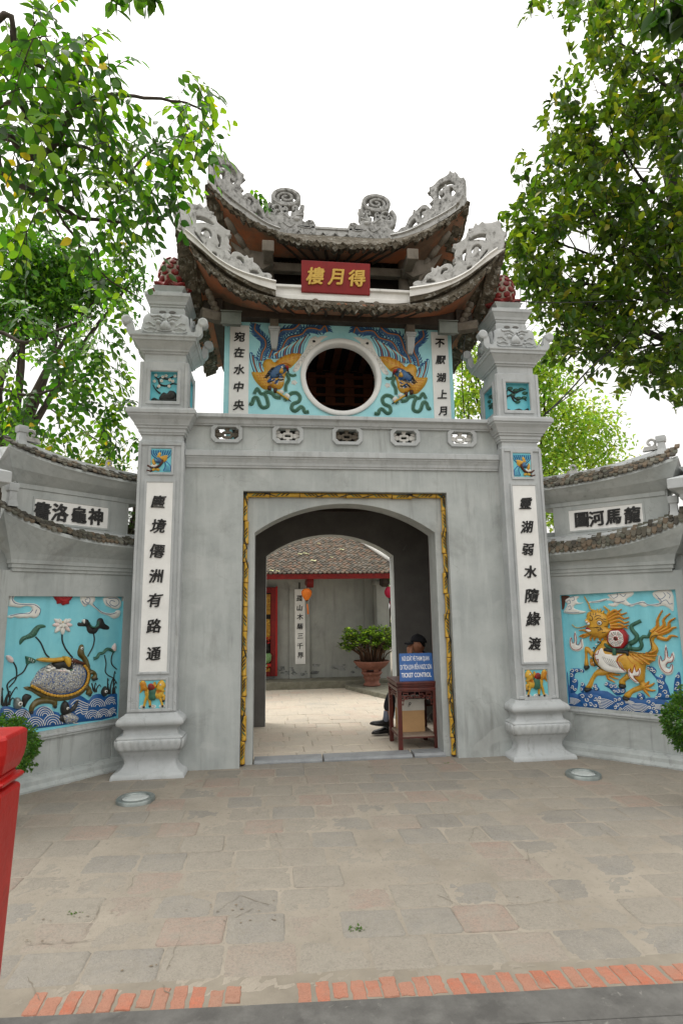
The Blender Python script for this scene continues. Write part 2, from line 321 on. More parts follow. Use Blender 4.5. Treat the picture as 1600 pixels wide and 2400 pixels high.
def relief(mb, Fr, pts, h, mat, rad=None, base=.003, n=16, sm=4, reg=True, h0=0):
    """cushion-shaped relief on the surface Fr, outline pts (a,b)"""
    L = smooth(pts, sm) if sm > 1 else list(pts)
    A = np.array(L); ext = A.max(0)-A.min(0); sp = max(ext)/n
    rad = rad or min(ext)/2
    gx = np.arange(A[:, 0].min(), A[:, 0].max(), sp); gy = np.arange(A[:, 1].min(), A[:, 1].max(), sp)
    G = np.array([(x+(sp/2 if j % 2 else 0), y) for j, y in enumerate(gy) for x in gx])
    d, ins = seg_dist(G, L); G = G[ins & (d > sp*.35)]; d2 = d[ins & (d > sp*.35)]
    # a ring inside the edge rounds the border
    pt = [Vector(p) for p in L]+[Vector(p) for p in G]; m = len(L)
    vs, _, fs, orig, _, _ = delaunay_2d_cdt(pt, [(i, (i+1) % m) for i in range(m)], [], 1, 1e-6)
    Q = np.array([tuple(v) for v in vs]); dd, _ = seg_dist(Q, L)
    hh = lambda dd: base+h*np.sqrt(np.clip(1-(1-np.clip(dd/rad, 0, 1))**2, 0, 1))
    H = hh(dd)+h0
    mb.add([Fr.p(a, b2, z) for (a, b2), z in zip(Q, H)], [tuple(f) for f in fs], mat, True)
    mb.loft([[Fr.p(a, b2, -.002) for a, b2 in L], [Fr.p(a, b2, base+h0) for a, b2 in L]], mat, False, True, False)
    if reg: Fr.hs.append((L, lambda q, L=L: hh(seg_dist(q, L)[0])+h0))
def height(Fr, Q):
    Q = np.array(Q, float); H = np.zeros(len(Q))
    for L, fn in Fr.hs:
        ins = seg_dist(Q, L)[1]; H = np.maximum(H, np.where(ins, fn(Q), 0))
    return H
def stroke(mb, Fr, pts, wd, mat, hgt=None, base=None, taper=0, k=5, closed=False, taper0=0):
    """raised line following pts on Fr; lies on whatever relief is already there"""
    L = smooth(pts, k, closed) if k > 1 else list(pts)
    if closed: L.append(L[0])
    H = height(Fr, L) if base is None else np.full(len(L), base)
    hgt = hgt or wd*.5; n = len(L); rings = []; P = np.array(L)
    for i in range(n):
        d = P[min(i+1, n-1)]-P[max(i-1, 0)]; d = d/(np.linalg.norm(d)+1e-9); nx = np.array([-d[1], d[0]])
        x = i/(n-1); ww = wd*.5*(1-taper*x)*(1-taper0*(1-x)); hh = hgt*(1-.6*taper*x)
        rings.append([Fr.p(*(P[i]+nx*ww*s1), H[i]+hh*s2) for s1, s2 in ((-1, -.3), (-.85, .6), (0, 1), (.85, .6), (1, -.3))])
    mb.loft(rings, mat, True, False)
    return mb
def disc(mb, Fr, c, r, mat, h=.003, base=None, n=14, ry=None):
    ry = ry or r
    b0 = float(height(Fr, [c])[0]) if base is None else base
    L = [(c[0]+r*math.cos(2*math.pi*j/n), c[1]+ry*math.sin(2*math.pi*j/n)) for j in range(n)]
    mb.loft([[Fr.p(a, b2, b0-.004) for a, b2 in L], [Fr.p(a, b2, b0+h*.7) for a, b2 in L], [Fr.p(c[0]+(a-c[0])*.7, c[1]+(b2-c[1])*.7, b0+h) for a, b2 in L]], mat, True)
def spiral(c, r0, r1, turns, a0=0, n=22, flip=1, sy=1):
    return [(c[0]+(r0+(r1-r0)*i/n)*math.cos(a0+flip*turns*2*math.pi*i/n), c[1]+sy*(r0+(r1-r0)*i/n)*math.sin(a0+flip*turns*2*math.pi*i/n)) for i in range(n+1)]
def letters(mb, fn, items, mat, depth=.006, fat=.012, bev=.004, slant=.12, sx=1, wob=.02):
    """items: (text, a, b, size) centred at (a,b); fn(a,b,h) to world"""
    for ch, a, b2, size in items:
        if ch == ' ': continue
        cu = bpy.data.curves.new('t', 'FONT'); cu.body = ch; cu.size = 1; cu.extrude = depth/size; cu.offset = min(fat, .006); cu.bevel_depth = min(bev, .003); cu.bevel_resolution = 0; cu.shear = slant
        cu.resolution_u = 3
        vs, fs = curve_mesh(cu)
        V = np.array(vs); c2 = (V[:, :2].max(0)+V[:, :2].min(0))/2; V[:, :2] -= c2
        ph = random.random()*6
        V[:, 0] += wob*np.sin(V[:, 1]*5+ph); V[:, 1] += wob*np.sin(V[:, 0]*5+ph*2)
        for i, (dx, dy) in enumerate(((0, 0), (fat, fat*.45), (-fat, -fat*.45), (fat*.3, -fat*.5))):
            mb.add([fn(a+(x+dx)*size*sx, b2+(y+dy)*size, z*size+depth+.0004*i) for x, y, z in V], fs, mat)
    return mb
# ================================================================ THE SETTING
rnd = random.Random(3)
b = MB(); b.add([(-60, -60, -.03), (60, -60, -.03), (60, 120, -.03), (-60, 120, -.03)], [(0, 1, 2, 3)], 'dirt'); b.build('ground', kind='structure')
b = MB(); b.add([(-6, -3.6, -.0045), (6, -3.6, -.0045), (6, .2, -.0045), (-6, .2, -.0045)], [(0, 1, 2, 3)], 'dirt'); b.add([(-6, .2, .001), (6, .2, .001), (6, 6.3, .001), (-6, 6.3, .001)], [(0, 1, 2, 3)], 'dirt_light'); b.build('joint_bed', kind='structure')
TILT = -.062                  # the paving courses run slightly askew to the gate
def slabs(name, x0, x1, y0, y1, w, d, mat, z, pal, ok, jit=1, dome=0):
    b = MB(); row = 0; v = y0
    while v < y1:
        h = d*(1+rnd.uniform(-.06, .06)); u = x0-rnd.random()*w
        while u < x1:
            ww = w*(1+rnd.uniform(-.1, .12)); g = rnd.uniform(.001, .005)
            cx, cy = u+ww/2, v+h/2
            X, Y = cx, cy+TILT*cx
            if ok(X, Y):
                j = lambda: rnd.uniform(-.007, .007)*jit
                q = [(u+g+j(), v+g+j()), (u+ww-g+j(), v+g+j()), (u+ww-g+j(), v+h-g+j()), (u+g+j(), v+h-g+j())]
                c = .018; o = []
                for i in range(4):      # worn corners
                    p = np.array(q[i]); a = np.array(q[i-1]); n2 = np.array(q[(i+1) % 4]); k = c*rnd.uniform(.3, 1.5)
                    o += [p+(a-p)/np.linalg.norm(a-p)*k, p+(n2-p)/np.linalg.norm(n2-p)*k]
                zz = z+rnd.uniform(-.002, .003); tx, ty = rnd.uniform(-.006, .006), rnd.uniform(-.006, .006)
                f = lambda p, s, dz: (cx+(p[0]-cx)*s, cy+(p[1]-cy)*s+TILT*(cx+(p[0]-cx)*s), zz+dz+(p[0]-cx)*tx+(p[1]-cy)*ty)
                dz = dome and rnd.uniform(-.0015, .0035)
                if dome: b.loft([[f(p, 1.02, -.012) for p in o], [f(p, 1, -.0035+dz) for p in o], [f(p, .93, .0005+dz) for p in o], [f(p, .75, .002+dz) for p in o], [f(p, .4, .003+dz) for p in o]], mat, True, True, True, rnd.choice(pal))
                else: b.loft([[f(p, 1.02, -.012) for p in o], [f(p, 1, -.003) for p in o], [f(p, .95, 0) for p in o]], mat, False, True, True, rnd.choice(pal))
            u += ww
        v += h; row += 1
    return b.build(name, kind='structure')
pal = [(.235, .215, .185)]*6+[(.165, .172, .175)]*4+[(.27, .205, .17)]*3+[(.30, .18, .145)]*2+[(.12, .128, .135)]*2+[(.25, .23, .195)]*5
pal = [tuple(x*.52+y*.48 for x, y in zip(c, (.285, .252, .207))) for c in pal]
slabs('paving', -5.2, 5.2, -3.58, .1, .325, .288, 'slab', 0, pal, lambda x, y: True, 1, 1)
from mathutils import noise as mn
gx, gy = np.arange(-4.2, 4.4, .022), np.arange(-3.62, .16, .022); gv = []
for y in gy:
    for x in gx:
        v = Vector((x, y, 0)); gv.append((x, y+TILT*x*0, .0012+.0022*mn.noise(v*1.1)+.0026*mn.noise(v*5)+.0022*mn.noise(v*17)+.0018*mn.noise(v*43)))
b = MB(); nx_ = len(gx); b.add(gv, [(j*nx_+i, j*nx_+i+1, (j+1)*nx_+i+1, (j+1)*nx_+i) for j in range(len(gy)-1) for i in range(nx_-1)], 'dust', True); b.build('dust_layer', kind='structure')
pal_daylit = [(.58, .53, .45)]*6+[(.50, .47, .41)]*3+[(.58, .46, .38)]*3+[(.58, .41, .33)]  # paler slab tints carry the brighter courtyard light
slabs('passage_floor', -1.6, 1.7, .24, 2.6, .33, .27, 'slab_daylit', .012, pal_daylit, lambda x, y: True)
slabs('courtyard', -5, 6, 2.62, 6.1, .34, .28, 'slab_daylit', .004, pal_daylit, lambda x, y: True)
# brick edging and the end of the wooden bridge
b = MB(); u = -3.2
while u < 3.6:
    if u < -1.88: u += .07; continue
    g = rnd.uniform(.003, .02); wd = .064+rnd.uniform(-.004, .006); n = rnd.uniform(.14, .165)
    if not (-.98 < u < -.79):
        c = rnd.choice([(.42, .10, .05), (.36, .11, .06), (.44, .13, .075), (.34, .16, .11), (.30, .19, .14)])
        q = [(u, 0), (u+wd, 0), (u+wd+rnd.uniform(-.004, .004), n), (u+rnd.uniform(-.004, .004), n)]
        f = lambda p, z: (p[0], -3.775+p[1]+TILT*p[0], z)
        lo, hi = rnd.uniform(.0, .03)*(rnd.random() < .5), n-rnd.uniform(0, .035)*(rnd.random() < .6); q = []
        for (ax, ay), (bx, by) in (((u, lo), (u+wd, lo)), ((u+wd, lo), (u+wd, hi)), ((u+wd, hi), (u, hi)), ((u, hi), (u, lo))):
            k = 3 if ax != bx else 6
            for i in range(k): q.append((ax+(bx-ax)*i/k+rnd.uniform(-.004, .004), ay+(by-ay)*i/k+rnd.uniform(-.005, .005)))
        zz = rnd.uniform(-.002, .004)
        b.loft([[f(p, -.03) for p in q], [f(p, zz) for p in q], [f((u+wd/2+(p[0]-u-wd/2)*.88, n/2+(p[1]-n/2)*.95), zz+.004) for p in q]], 'brick', False, True, True, c)
    u += wd+g
b.build('brick_edging', kind='structure')
b = MB()
b.add([(x, y+TILT*x, .0015) for x, y in ((-5.5, -3.83), (5.5, -3.83), (5.5, -3.55), (-5.5, -3.55))], [(0, 1, 2, 3)], 'dirt')
b.build('mortar_strip', kind='structure')
for i in range(9):
    b = MB(); y1 = -3.79-i*.2; b.box(-4.5, 4.5, y1-.194, y1, -.06, .022+.004*(i % 2), 'deck_wood', None, lambda x, y, z: (x, y+TILT*x, z))
    b.build('bridge_deck', bev=.008, kind='structure')
# weeds, dead leaves and dirt caught in the joints
b = MB()
for px, py, n, s in [(545, 2130, 26, .12), (620, 2150, 20, .1), (190, 2150, 16, .12), (75, 2205, 10, .07), (365, 2265, 10, .06), (1160, 1840, 12, .07), (1230, 1838, 18, .07), (880, 1797, 22, .06), (810, 1793, 16, .06), (1100, 2110, 14, .12), (1300, 2095, 14, .13), (1230, 2010, 10, .08), (510, 1985, 8, .07), (620, 1905, 6, .05)]:
    p = unp(px, py, (0, 0, 1), (0, 0, .006))
    for i in range(n//2):
        x, y = p[0]+rnd.gauss(0, s), p[1]+rnd.gauss(0, s*.3); r = rnd.uniform(.003, .013); a = rnd.random()*3
        b.add([(x+r*math.cos(a+q)*(1 if k % 2 else .6), y+r*.5*math.sin(a+q), .007+rnd.uniform(0, .004)) for k, q in enumerate((0, 1.3, 2.4, 3.6, 5))], [(0, 1, 2, 3, 4)], 'debris')
def crack(p, q, wd=.006):
    wd = min(wd, .008)*.65
    P = unp(*p, (0, 0, 1), (0, 0, .003)); Q = unp(*q, (0, 0, 1), (0, 0, .003)); n = max(5, int(np.linalg.norm(Q-P)/.025)); d = (Q-P)/np.linalg.norm(Q-P); nx = np.array((-d[1], d[0], 0)); A = []; B = []
    off = 0
    for i in range(n+1):
        off += rnd.uniform(-.010, .010); off *= .9; c = P+(Q-P)*i/n+nx*off; w_ = wd*rnd.uniform(.2, 1)*(1 if 0 < i < n else .1); A.append(c+nx*w_/2); B.append(c-nx*w_/2)
    for l in (A, B):
        for k in range(len(l)): l[k] = np.array((l[k][0], l[k][1], .0075))
    b.loft([A, B], 'crack_dirt', False, False)
for c in (((60, 2215), (235, 2205), .016), ((205, 2190), (240, 2120), .012), ((500, 2140), (560, 2100)), ((560, 2100), (630, 2125), .009), ((545, 2155), (600, 2130), .01), ((1020, 2100), (1090, 2130)), ((1090, 2130), (1300, 2112)), ((390, 2280), (420, 2180)), ((1030, 1890), (1060, 1930)), ((1120, 1930), (1100, 1975)), ((870, 1985), (905, 2015)), ((1400, 1935), (1445, 1975)), ((300, 2090), (320, 2050)), ((640, 1950), (660, 1990)), ((1260, 1905), (1370, 1895)), ((60, 2290), (90, 2350), .012), ((375, 2310), (395, 2335), .014), ((700, 1860), (745, 1862)), ((1230, 1990), (1245, 2030))): crack(*c)
b.build('joint_dirt', kind='stuff', label='bits of dead leaf and dirt caught in the paving joints')
b = MB()
for px, py, n, s in [(817, 2135, 26, .025), (172, 2142, 10, .03), (310, 1770, 14, .06), (355, 1775, 10, .05), (1180, 1772, 20, .09), (1150, 1765, 14, .05), (1050, 1790, 10, .06)]:
    p = unp(px*1.0204 if px == 817 else px, py*1.0204 if px == 817 else py, (0, 0, 1), (0, 0, .006))
    for i in range(n):
        x, y = p[0]+rnd.gauss(0, s), p[1]+rnd.gauss(0, s*.5); a = rnd.random()*6; l = rnd.uniform(.008, .022); q = np.array((math.cos(a), math.sin(a), .5)); r = np.array((-q[1], q[0], 0))*.3
        P = np.array((x, y, .006)); b.add([P, P+q*l*.5+r*l, P+q*l, P+q*l*.5-r*l], [(0, 1, 2, 3)], 'leaf', False, (.07, .14, .025))
b.build('weeds', kind='stuff', label='tiny green weeds sprouting in the paving joints')

# ================================================================ GATE TOWER
gate = thing('gate_tower', (0, 1.17, 0), 'grey plastered gate tower with arched passage below and a two-tiered curved roof pavilion on top', 'gate')
def XZ(y): return lambda a, b2, t: (a, y+t, b2)
def arc(hw, zs, zc, n=24):
    r = (hw*hw+(zc-zs)**2)/(2*(zc-zs)); cz = zc-r; a = math.asin(hw/r)
    return [(r*math.sin(a-2*a*i/n), cz+r*math.cos(a-2*a*i/n)) for i in range(n+1)]
b = MB(); fn = XZ(0)
b.poly([(-1.84, -.05), (-1.186, -.05), (-1.186, 2.978), (1.186, 2.978), (1.186, -.05), (1.84, -.05), (1.84, 3.30), (-1.84, 3.30)], fn, 0, .11, 'plaster')
b.poly([(-1.84, -.05), (-1.056, -.05)]+[(x, z) for x, z in reversed(arc(1.056, 2.515, 2.858))]+[(1.056, -.05), (1.84, -.05), (1.84, 3.36), (-1.84, 3.36)], fn, .1105, .42, 'plaster')
for s in (-1, 1):
    b.box(min(s*1.5, s*1.835), max(s*1.5, s*1.835), .4205, 2.0495, -.05, 3.36, 'plaster')
b.build('front_wall', gate, .006)
b = MB()
b.poly([(-1.84, -.05), (-.95, -.05)]+list(reversed(arc(.95, 2.412, 2.732)))+[(.95, -.05), (1.84, -.05), (1.84, 3.36), (-1.84, 3.36)], XZ(2.05), 0, .30, 'plaster')
b.build('rear_wall', gate, .005)
b = MB()    # dark plaster inner skin of the passage
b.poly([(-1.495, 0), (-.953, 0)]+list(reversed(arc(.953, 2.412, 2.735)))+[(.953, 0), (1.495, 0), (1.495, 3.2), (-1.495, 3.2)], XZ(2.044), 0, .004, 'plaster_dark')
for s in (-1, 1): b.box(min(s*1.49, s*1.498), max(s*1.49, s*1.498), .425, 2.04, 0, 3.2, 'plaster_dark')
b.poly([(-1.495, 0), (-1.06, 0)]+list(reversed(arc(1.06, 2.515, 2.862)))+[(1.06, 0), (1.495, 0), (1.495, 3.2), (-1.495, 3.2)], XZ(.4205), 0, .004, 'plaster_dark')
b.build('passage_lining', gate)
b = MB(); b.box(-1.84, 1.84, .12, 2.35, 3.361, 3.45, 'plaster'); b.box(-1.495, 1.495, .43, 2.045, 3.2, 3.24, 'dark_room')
for i in range(5): b.box(-1.49, 1.49, .55+i*.33, .63+i*.33, 3.06, 3.199, 'wood_dark')
b.build('passage_ceiling', gate)
for x in (1.092, -1.135): b = MB(); b.box(x, x+.035, .428, .56, .0, 2.42, 'red_wood'); b.build('door_jamb', gate, .006)
# mouldings above the passage
b = MB(); b.xprof(-1.83, 1.83, [(.0, 3.24), (-.022, 3.245), (-.022, 3.262), (-.032, 3.27), (-.038, 3.30), (-.06, 3.34), (-.068, 3.345), (-.068, 3.36), (-.085, 3.365), (-.085, 3.43), (0, 3.449)], 'plaster_pale'); b.box(-1.83, 1.83, .0, .119, 3.302, 3.449, 'plaster'); b.build('string_course', gate, .005)
# parapet with five pierced panels
VX = [-1.381, -.683, .012, .703, 1.40]; VZ = 3.650
def octo(cx, cz, hw, hh, c): return [(cx-hw+c, cz-hh), (cx+hw-c, cz-hh), (cx+hw, cz-hh+c), (cx+hw, cz+hh-c), (cx+hw-c, cz+hh), (cx-hw+c, cz+hh), (cx-hw, cz+hh-c), (cx-hw, cz-hh+c)]
b = MB(); b.cut([[(-1.84, 3.45), (1.84, 3.45), (1.84, 3.84), (-1.84, 3.84)]]+[octo(x, VZ, .135, .078, .035) for x in VX], lambda a, b2, h: (a, -h, b2), .05, 'plaster', 0, -.052); b.build('parapet', gate)
for i, x in enumerate(VX):
    o = MB(); o.cut([octo(x, VZ, .178, .112, .05), octo(x, VZ, .135, .074, .035)], lambda a, b2, h: (a, -h, b2), .014, 'plaster_pale', .004, .012); fr = o.build('pierced_panel', gate)
    m = 'glaze_gold' if i in (0, 2) else 'ridge_white'; o = MB(); m2 = 'wood_weathered' if i in (0, 2) else m
    FF = Frame((x, .06, VZ), (1, 0, 0), (0, -1, 0))
    o.cut([octo(0, 0, .062, .040, .018), octo(0, 0, .036, .016, .006)], FF.p, .018, m2, .003)
    for s in (-1, 1):
        o.cut([[(s*.05, -.012), (s*.085, -.03), (s*.14, -.012), (s*.14, .012), (s*.085, .03), (s*.05, .012)]], FF.p, .018, m2, .003)
        o.cut([[(-.012, s*.034), (.012, s*.034), (.03, s*.08), (-.03, s*.08)]], FF.p, .018, m2, .003)
        o.cut([[(s*.085, -.052), (s*.11, -.06), (s*.135, -.05), (s*.135, -.02), (s*.1, -.03)]], FF.p, .016, m2, .003); o.cut([[(s*.085, .052), (s*.11, .06), (s*.135, .05), (s*.135, .02), (s*.1, .03)]], FF.p, .016, m2, .003)
    o.build('lattice', fr)
b = MB(); b.xprof(-1.83, 1.83, [(.0, 3.735), (-.03, 3.738), (-.03, 3.752), (-.045, 3.757), (-.06, 3.80), (-.085, 3.812), (-.105, 3.815), (-.105, 3.858), (-.09, 3.862), (.12, 3.875), (.12, 3.8405), (0, 3.8405)], 'plaster_pale'); b.build('parapet_coping', gate, .004)
b = MB()   # broken corner of the coping by the right pillar and a chipped ledge
for i in range(26):
    r = rnd.uniform(.012, .034); c = np.array((1.755+rnd.gauss(0, .03), -.095+rnd.uniform(-.02, .02), 3.80+rnd.gauss(0, .03)))
    b.add([c+r*np.array(v)*np.array([rnd.uniform(.6, 1.2) for _ in range(3)]) for v in ((1, 0, 0), (-1, 0, 0), (0, 1, 0), (0, -1, 0), (0, 0, 1), (0, 0, -1))], [(0, 2, 4), (2, 1, 4), (1, 3, 4), (3, 0, 4), (2, 0, 5), (1, 2, 5), (3, 1, 5), (0, 3, 5)], 'stone_carved')
b.build('broken_corner', gate)
# bamboo moulding inside the square reveal
b = MB(); br = .027
def bamboo(P0, P1, nseg):
    P0, P1 = np.array(P0), np.array(P1); L = np.linalg.norm(P1-P0); d = (P1-P0)/L; side = np.array((0, 0, 1)) if abs(d[0]) > .5 else np.array((1, 0, 0)); out = np.array((0, -1, 0)); k = 0; t = 0
    while t < L-.01:
        l = min(L/nseg*rnd.uniform(.8, 1.2), L-t); wob = rnd.uniform(-.009, .009)
        A, B = P0+d*t+side*wob, P0+d*(t+l)+side*wob
        b.tube([A, A+d*.008, A+d*.02, A+d*(l/2), B-d*.02, B-d*.006, B], [br*.7, br*1.12, br*.98, br*.93, br*.98, br*1.1, br*.7], 'glaze_gold', 12)
        b.tube([A-d*.004, A+d*.004], [br*1.0]*2, 'glaze_brown', 12)
        s0 = rnd.choice((-1, 1))
        for q in range(rnd.choice((3, 4, 4))):      # painted leaf strokes
            c = A+d*(l*(.22+.15*q)); a0 = -.7*s0; pts = []
            for z in np.linspace(0, 1, 5):
                an = (a0+1.5*s0*z)*.8; pts.append(c+d*.05*z+side*br*1.02*math.sin(an)+out*br*1.02*math.cos(an))
            b.tube(pts, [.003, .0065, .0075, .006, .002], 'glaze_black' if q else 'glaze_green', 5)
        if rnd.random() < .6:
            c = A+d*l*.72; pts = [c+d*.16*z+side*br*1.03*math.sin(s0*(1.0-1.7*z))+out*br*1.03*math.cos(s0*(1.0-1.7*z)) for z in np.linspace(0, 1, 6)]
            b.tube(pts, [.004, .008, .008, .006, .004, .002], 'glaze_black', 5)
        t += l
bamboo((-1.155, .085, .02), (-1.155, .085, 2.95), 13); bamboo((1.155, .085, .02), (1.155, .085, 2.95), 13); bamboo((-1.15, .085, 2.945), (1.15, .085, 2.945), 8)
b.build('bamboo_moulding', gate)
b = MB()
for x0, x1 in ((-1.04, -.30), (-.285, .70), (.72, 1.075)):
    dz = .04 if x0 < .7 else .045; y0 = .10; y1 = .30
    b.loft([[(x0, y0, -.02), (x0, y0, dz*.55), (x0, y0+.025, dz), (x0, y1, dz+.004), (x0, y1, -.02)], [(x1, y0-.012, -.02), (x1, y0-.012, dz*.55), (x1, y0+.012, dz), (x1, y1, dz+.004), (x1, y1, -.02)]], 'threshold_stone', False)
    b.build('threshold', gate, .009); b = MB()
# ---------------------------------------------------------------- pavilion: walls
WY = .40
PW = Frame((0, WY, 0), (1, 0, 0), (0, -1, 0))
b = MB(); cz, cr = 4.545, .455
circ = [(cr*math.cos(2*math.pi*i/64), cz+cr*math.sin(2*math.pi*i/64)) for i in range(64)]
b.cut([[(-1.465, 3.88), (1.465, 3.88), (1.465, 5.44), (-1.465, 5.44)], circ], lambda a, b2, h: (a, WY+.06-h, b2), .06, 'paint_sky_lifted', 0)
mural = b.build('mural_wall', gate)
b = MB()
for s in (-1, 1): b.box(min(s*1.37, s*1.464), max(s*1.37, s*1.464), .521, 2.3, 3.88, 5.6, 'paint_sky_lifted')
b.box(-1.464, 1.464, 2.3, 2.36, 3.88, 5.6, 'plaster_dark'); b.build('pavilion_wall', gate)
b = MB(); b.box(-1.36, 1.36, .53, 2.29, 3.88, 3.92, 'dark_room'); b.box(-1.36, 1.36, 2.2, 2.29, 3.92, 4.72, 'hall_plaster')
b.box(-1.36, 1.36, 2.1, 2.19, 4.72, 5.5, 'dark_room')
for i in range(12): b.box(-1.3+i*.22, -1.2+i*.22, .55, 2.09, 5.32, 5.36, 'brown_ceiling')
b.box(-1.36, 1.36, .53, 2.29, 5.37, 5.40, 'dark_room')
for i in range(4): b.box(-1.3, 1.3, 2.02, 2.09, 4.76+i*.15, 4.80+i*.15, 'brown_ceiling')
for i in range(9): b.box(-1.25+i*.3, -1.1+i*.3, 2.05, 2.098, 4.8, 5.3, 'brown_ceiling')
b.build('pavilion_interior', gate)
b = MB(); rg = []
for i in range(65):
    a = 2*math.pi*i/64; c, s = math.cos(a), math.sin(a); rg.append([(c*r, WY+y, cz+s*r) for r, y in ((cr-.004, .118), (cr-.004, -.018), (cr+.008, -.03), (cr+.055, -.03), (cr+.063, -.02), (cr+.063, .001))])
b.loft(rg, 'white_plaster', True, False, False); b.build('round_window_frame', gate)
# ---------------------------------------------------------------- phoenix reliefs either side of the round window
def fresh(): return Frame((0, WY, 0), (1, 0, 0), (0, -1, 0)).zoom(560, 740, 6.031)
def phoenix(sx):
    Fr = fresh(); Fr.e = np.array((float(sx), 0, 0)); o = Fr.o
    Z = lambda pts: [(a, b2) for a, b2 in fresh().z(pts)]
    st = lambda mb, pts, wd, m, **k: stroke(mb, Fr, Z(pts) if len(pts) < 40 else pts, wd, m, **k)
    b = MB()
    # clouds
    for cx, cy, r in ((780, 945, .028), (1060, 365, .030), (170, 420, .034), (165, 1000, .032), (900, 590, .03), (840, 700, .026), (790, 770, .022)):
        c = Z([(cx, cy)])[0]; L = [(c[0]+r*1.25*(1+.16*math.cos(5*q))*math.cos(q), c[1]+r*1.1*(1+.16*math.cos(5*q))*math.sin(q)) for q in np.linspace(0, 2*math.pi, 20, False)]
        if c[0] < -1.12: continue
        relief(b, Fr, L, .007, 'glaze_white', .01, n=8, sm=2)
        if cx != 1060: st(b, spiral(c, r*.95, r*.15, 1.6, .5, 60), .004, 'plaster_pale')
    relief(b, Fr, Z([(1000, 330), (1080, 290), (1110, 310), (1160, 290), (1250, 290), (1190, 330), (1150, 370), (1210, 380), (1130, 420), (1060, 460), (1000, 520), (940, 600), (900, 660), (850, 760), (800, 790), (760, 770), (830, 640), (900, 540), (960, 430)]), .007, 'glaze_white', .012)
    for k in range(7): st(b, [(1050-k*38, 440+k*52), (1010-k*38, 430+k*52), (990-k*36, 460+k*52), (1000-k*36, 490+k*52)], .005, 'plaster_pale')
    b.build('clouds', mural)
    b = MB()
    # tail plumes: wide slate ribbons with barbs and an orange shaft
    plumes = [([(310, 640), (330, 530), (375, 440), (365, 345), (290, 270), (225, 200), (235, 115)], 1), ([(425, 600), (470, 490), (515, 420), (540, 330), (600, 215), (760, 195), (860, 120)], 1), ([(495, 570), (600, 480), (650, 380), (720, 310), (880, 270), (960, 190), (1060, 185), (1150, 205), (1210, 150), (1250, 235)], 1)]
    for pts, _ in plumes:
        P = Z(pts); st(b, pts, .085, 'glaze_slate', hgt=.012, base=0, taper0=.5); L = smooth(P, 7, False)
        for i in range(2, len(L)-1, 2):
            d = np.array(L[i+1])-np.array(L[i-1]); d /= np.linalg.norm(d)+1e-9; nx = np.array((-d[1], d[0]))
            for s in (-1, 1):
                p = np.array(L[i])+nx*s*.03; q = p+nx*s*.035+d*.032
                stroke(b, Fr, [tuple(p-d*.01), tuple((p+q)/2+nx*s*.01), tuple(q)], .024, 'glaze_blue' if i % 4 else 'glaze_slate', hgt=.008, base=.002, taper=.9, k=2)
    Fr.hs.append((Z([(0, 0), (1400, 0), (1400, 760), (0, 760)]), lambda q: np.full(len(q), .011)))
    for pts, _ in plumes: st(b, pts, .014, 'glaze_orange', hgt=.006, k=8)
    Fr.hs.clear()
    # wing feathers
    for i in range(12):
        x = i/11; root = (500+380*x, 610-70*x); tip = (560+420*x**.9, 520-250*x**.8); mid = ((root[0]+tip[0])/2-30, (root[1]+tip[1])/2-25+30*x)
        st(b, [root, mid, tip, (tip[0]+12, tip[1]+18)], .042, 'glaze_slate' if i % 2 else 'glaze_blue', hgt=.012, base=0, taper=.3)
        st(b, [root, mid, tip], .010 if i % 3 == 1 else .016, 'glaze_orange' if i % 3 == 1 else 'paint_sky_lifted', hgt=.006, base=.011)
    for i in range(7):
        x = i/6; root = (240+150*x, 820-10*x); tip = (165+190*x, 540+200*x); mid = (root[0]-50+20*x, (root[1]+tip[1])/2)
        st(b, [root, mid, tip, (tip[0]+25, tip[1]+5)], .042, 'glaze_slate' if i % 2 else 'glaze_blue', hgt=.012, base=0, taper=.3)
        st(b, [root, mid, tip], .010 if i % 3 == 1 else .016, 'glaze_orange' if i % 3 == 1 else 'paint_sky_lifted', hgt=.006, base=.011)
    # body
    relief(b, Fr, Z([(180, 800), (250, 795), (340, 790), (335, 690), (370, 625), (450, 612), (505, 660), (600, 585), (700, 545), (780, 530), (885, 545), (825, 640), (740, 730), (690, 760), (645, 890), (635, 970), (590, 1035), (500, 1040), (440, 1000), (400, 1045), (340, 1035), (270, 970), (215, 900)]), .045, 'glaze_yellow', .12, n=26)
    for r_ in range(5):
        for q in range(6):
            st(b, [(250+q*38+r_*14, 850+r_*36), (262+q*38+r_*14, 866+r_*36), (280+q*38+r_*14, 858+r_*36)], .006, 'glaze_orange', k=3)
            st(b, [(520+q*58, 690-q*18-r_*22), (540+q*58, 700-q*18-r_*22), (560+q*58, 680-q*18-r_*22)], .006, 'glaze_orange', k=3)
    relief(b, Fr, Z([(395, 830), (460, 770), (550, 715), (640, 705), (690, 745), (660, 800), (600, 860), (540, 900), (450, 910)]), .05, 'glaze_slate', .07, h0=.03)
    for i in range(20):
        x, y = 470+rnd.uniform(-60, 160), 880+rnd.uniform(-60, 80)
        st(b, [(x, y), (x-28, y+18), (x-50, y+20)], .022, 'glaze_black' if i % 2 else 'glaze_blue', hgt=.014, taper=.8, k=3)
        st(b, [(x+6, y+22), (x-18, y+40)], .012, 'glaze_white', hgt=.01, taper=.8, k=1)
    for i in range(6): st(b, [(500-i*20, 770+i*26), (470-i*20, 760+i*26), (450-i*20, 775+i*26)], .022, 'glaze_black', hgt=.014, taper=.8, k=3)
    relief(b, Fr, Z([(590, 780), (620, 790), (625, 830), (590, 850), (565, 830)]), .03, 'glaze_yellow', h0=.075)
    disc(b, Fr, Z([(612, 762)])[0], .014, 'glaze_white', .006); disc(b, Fr, Z([(618, 762)])[0], .007, 'glaze_black', .01)
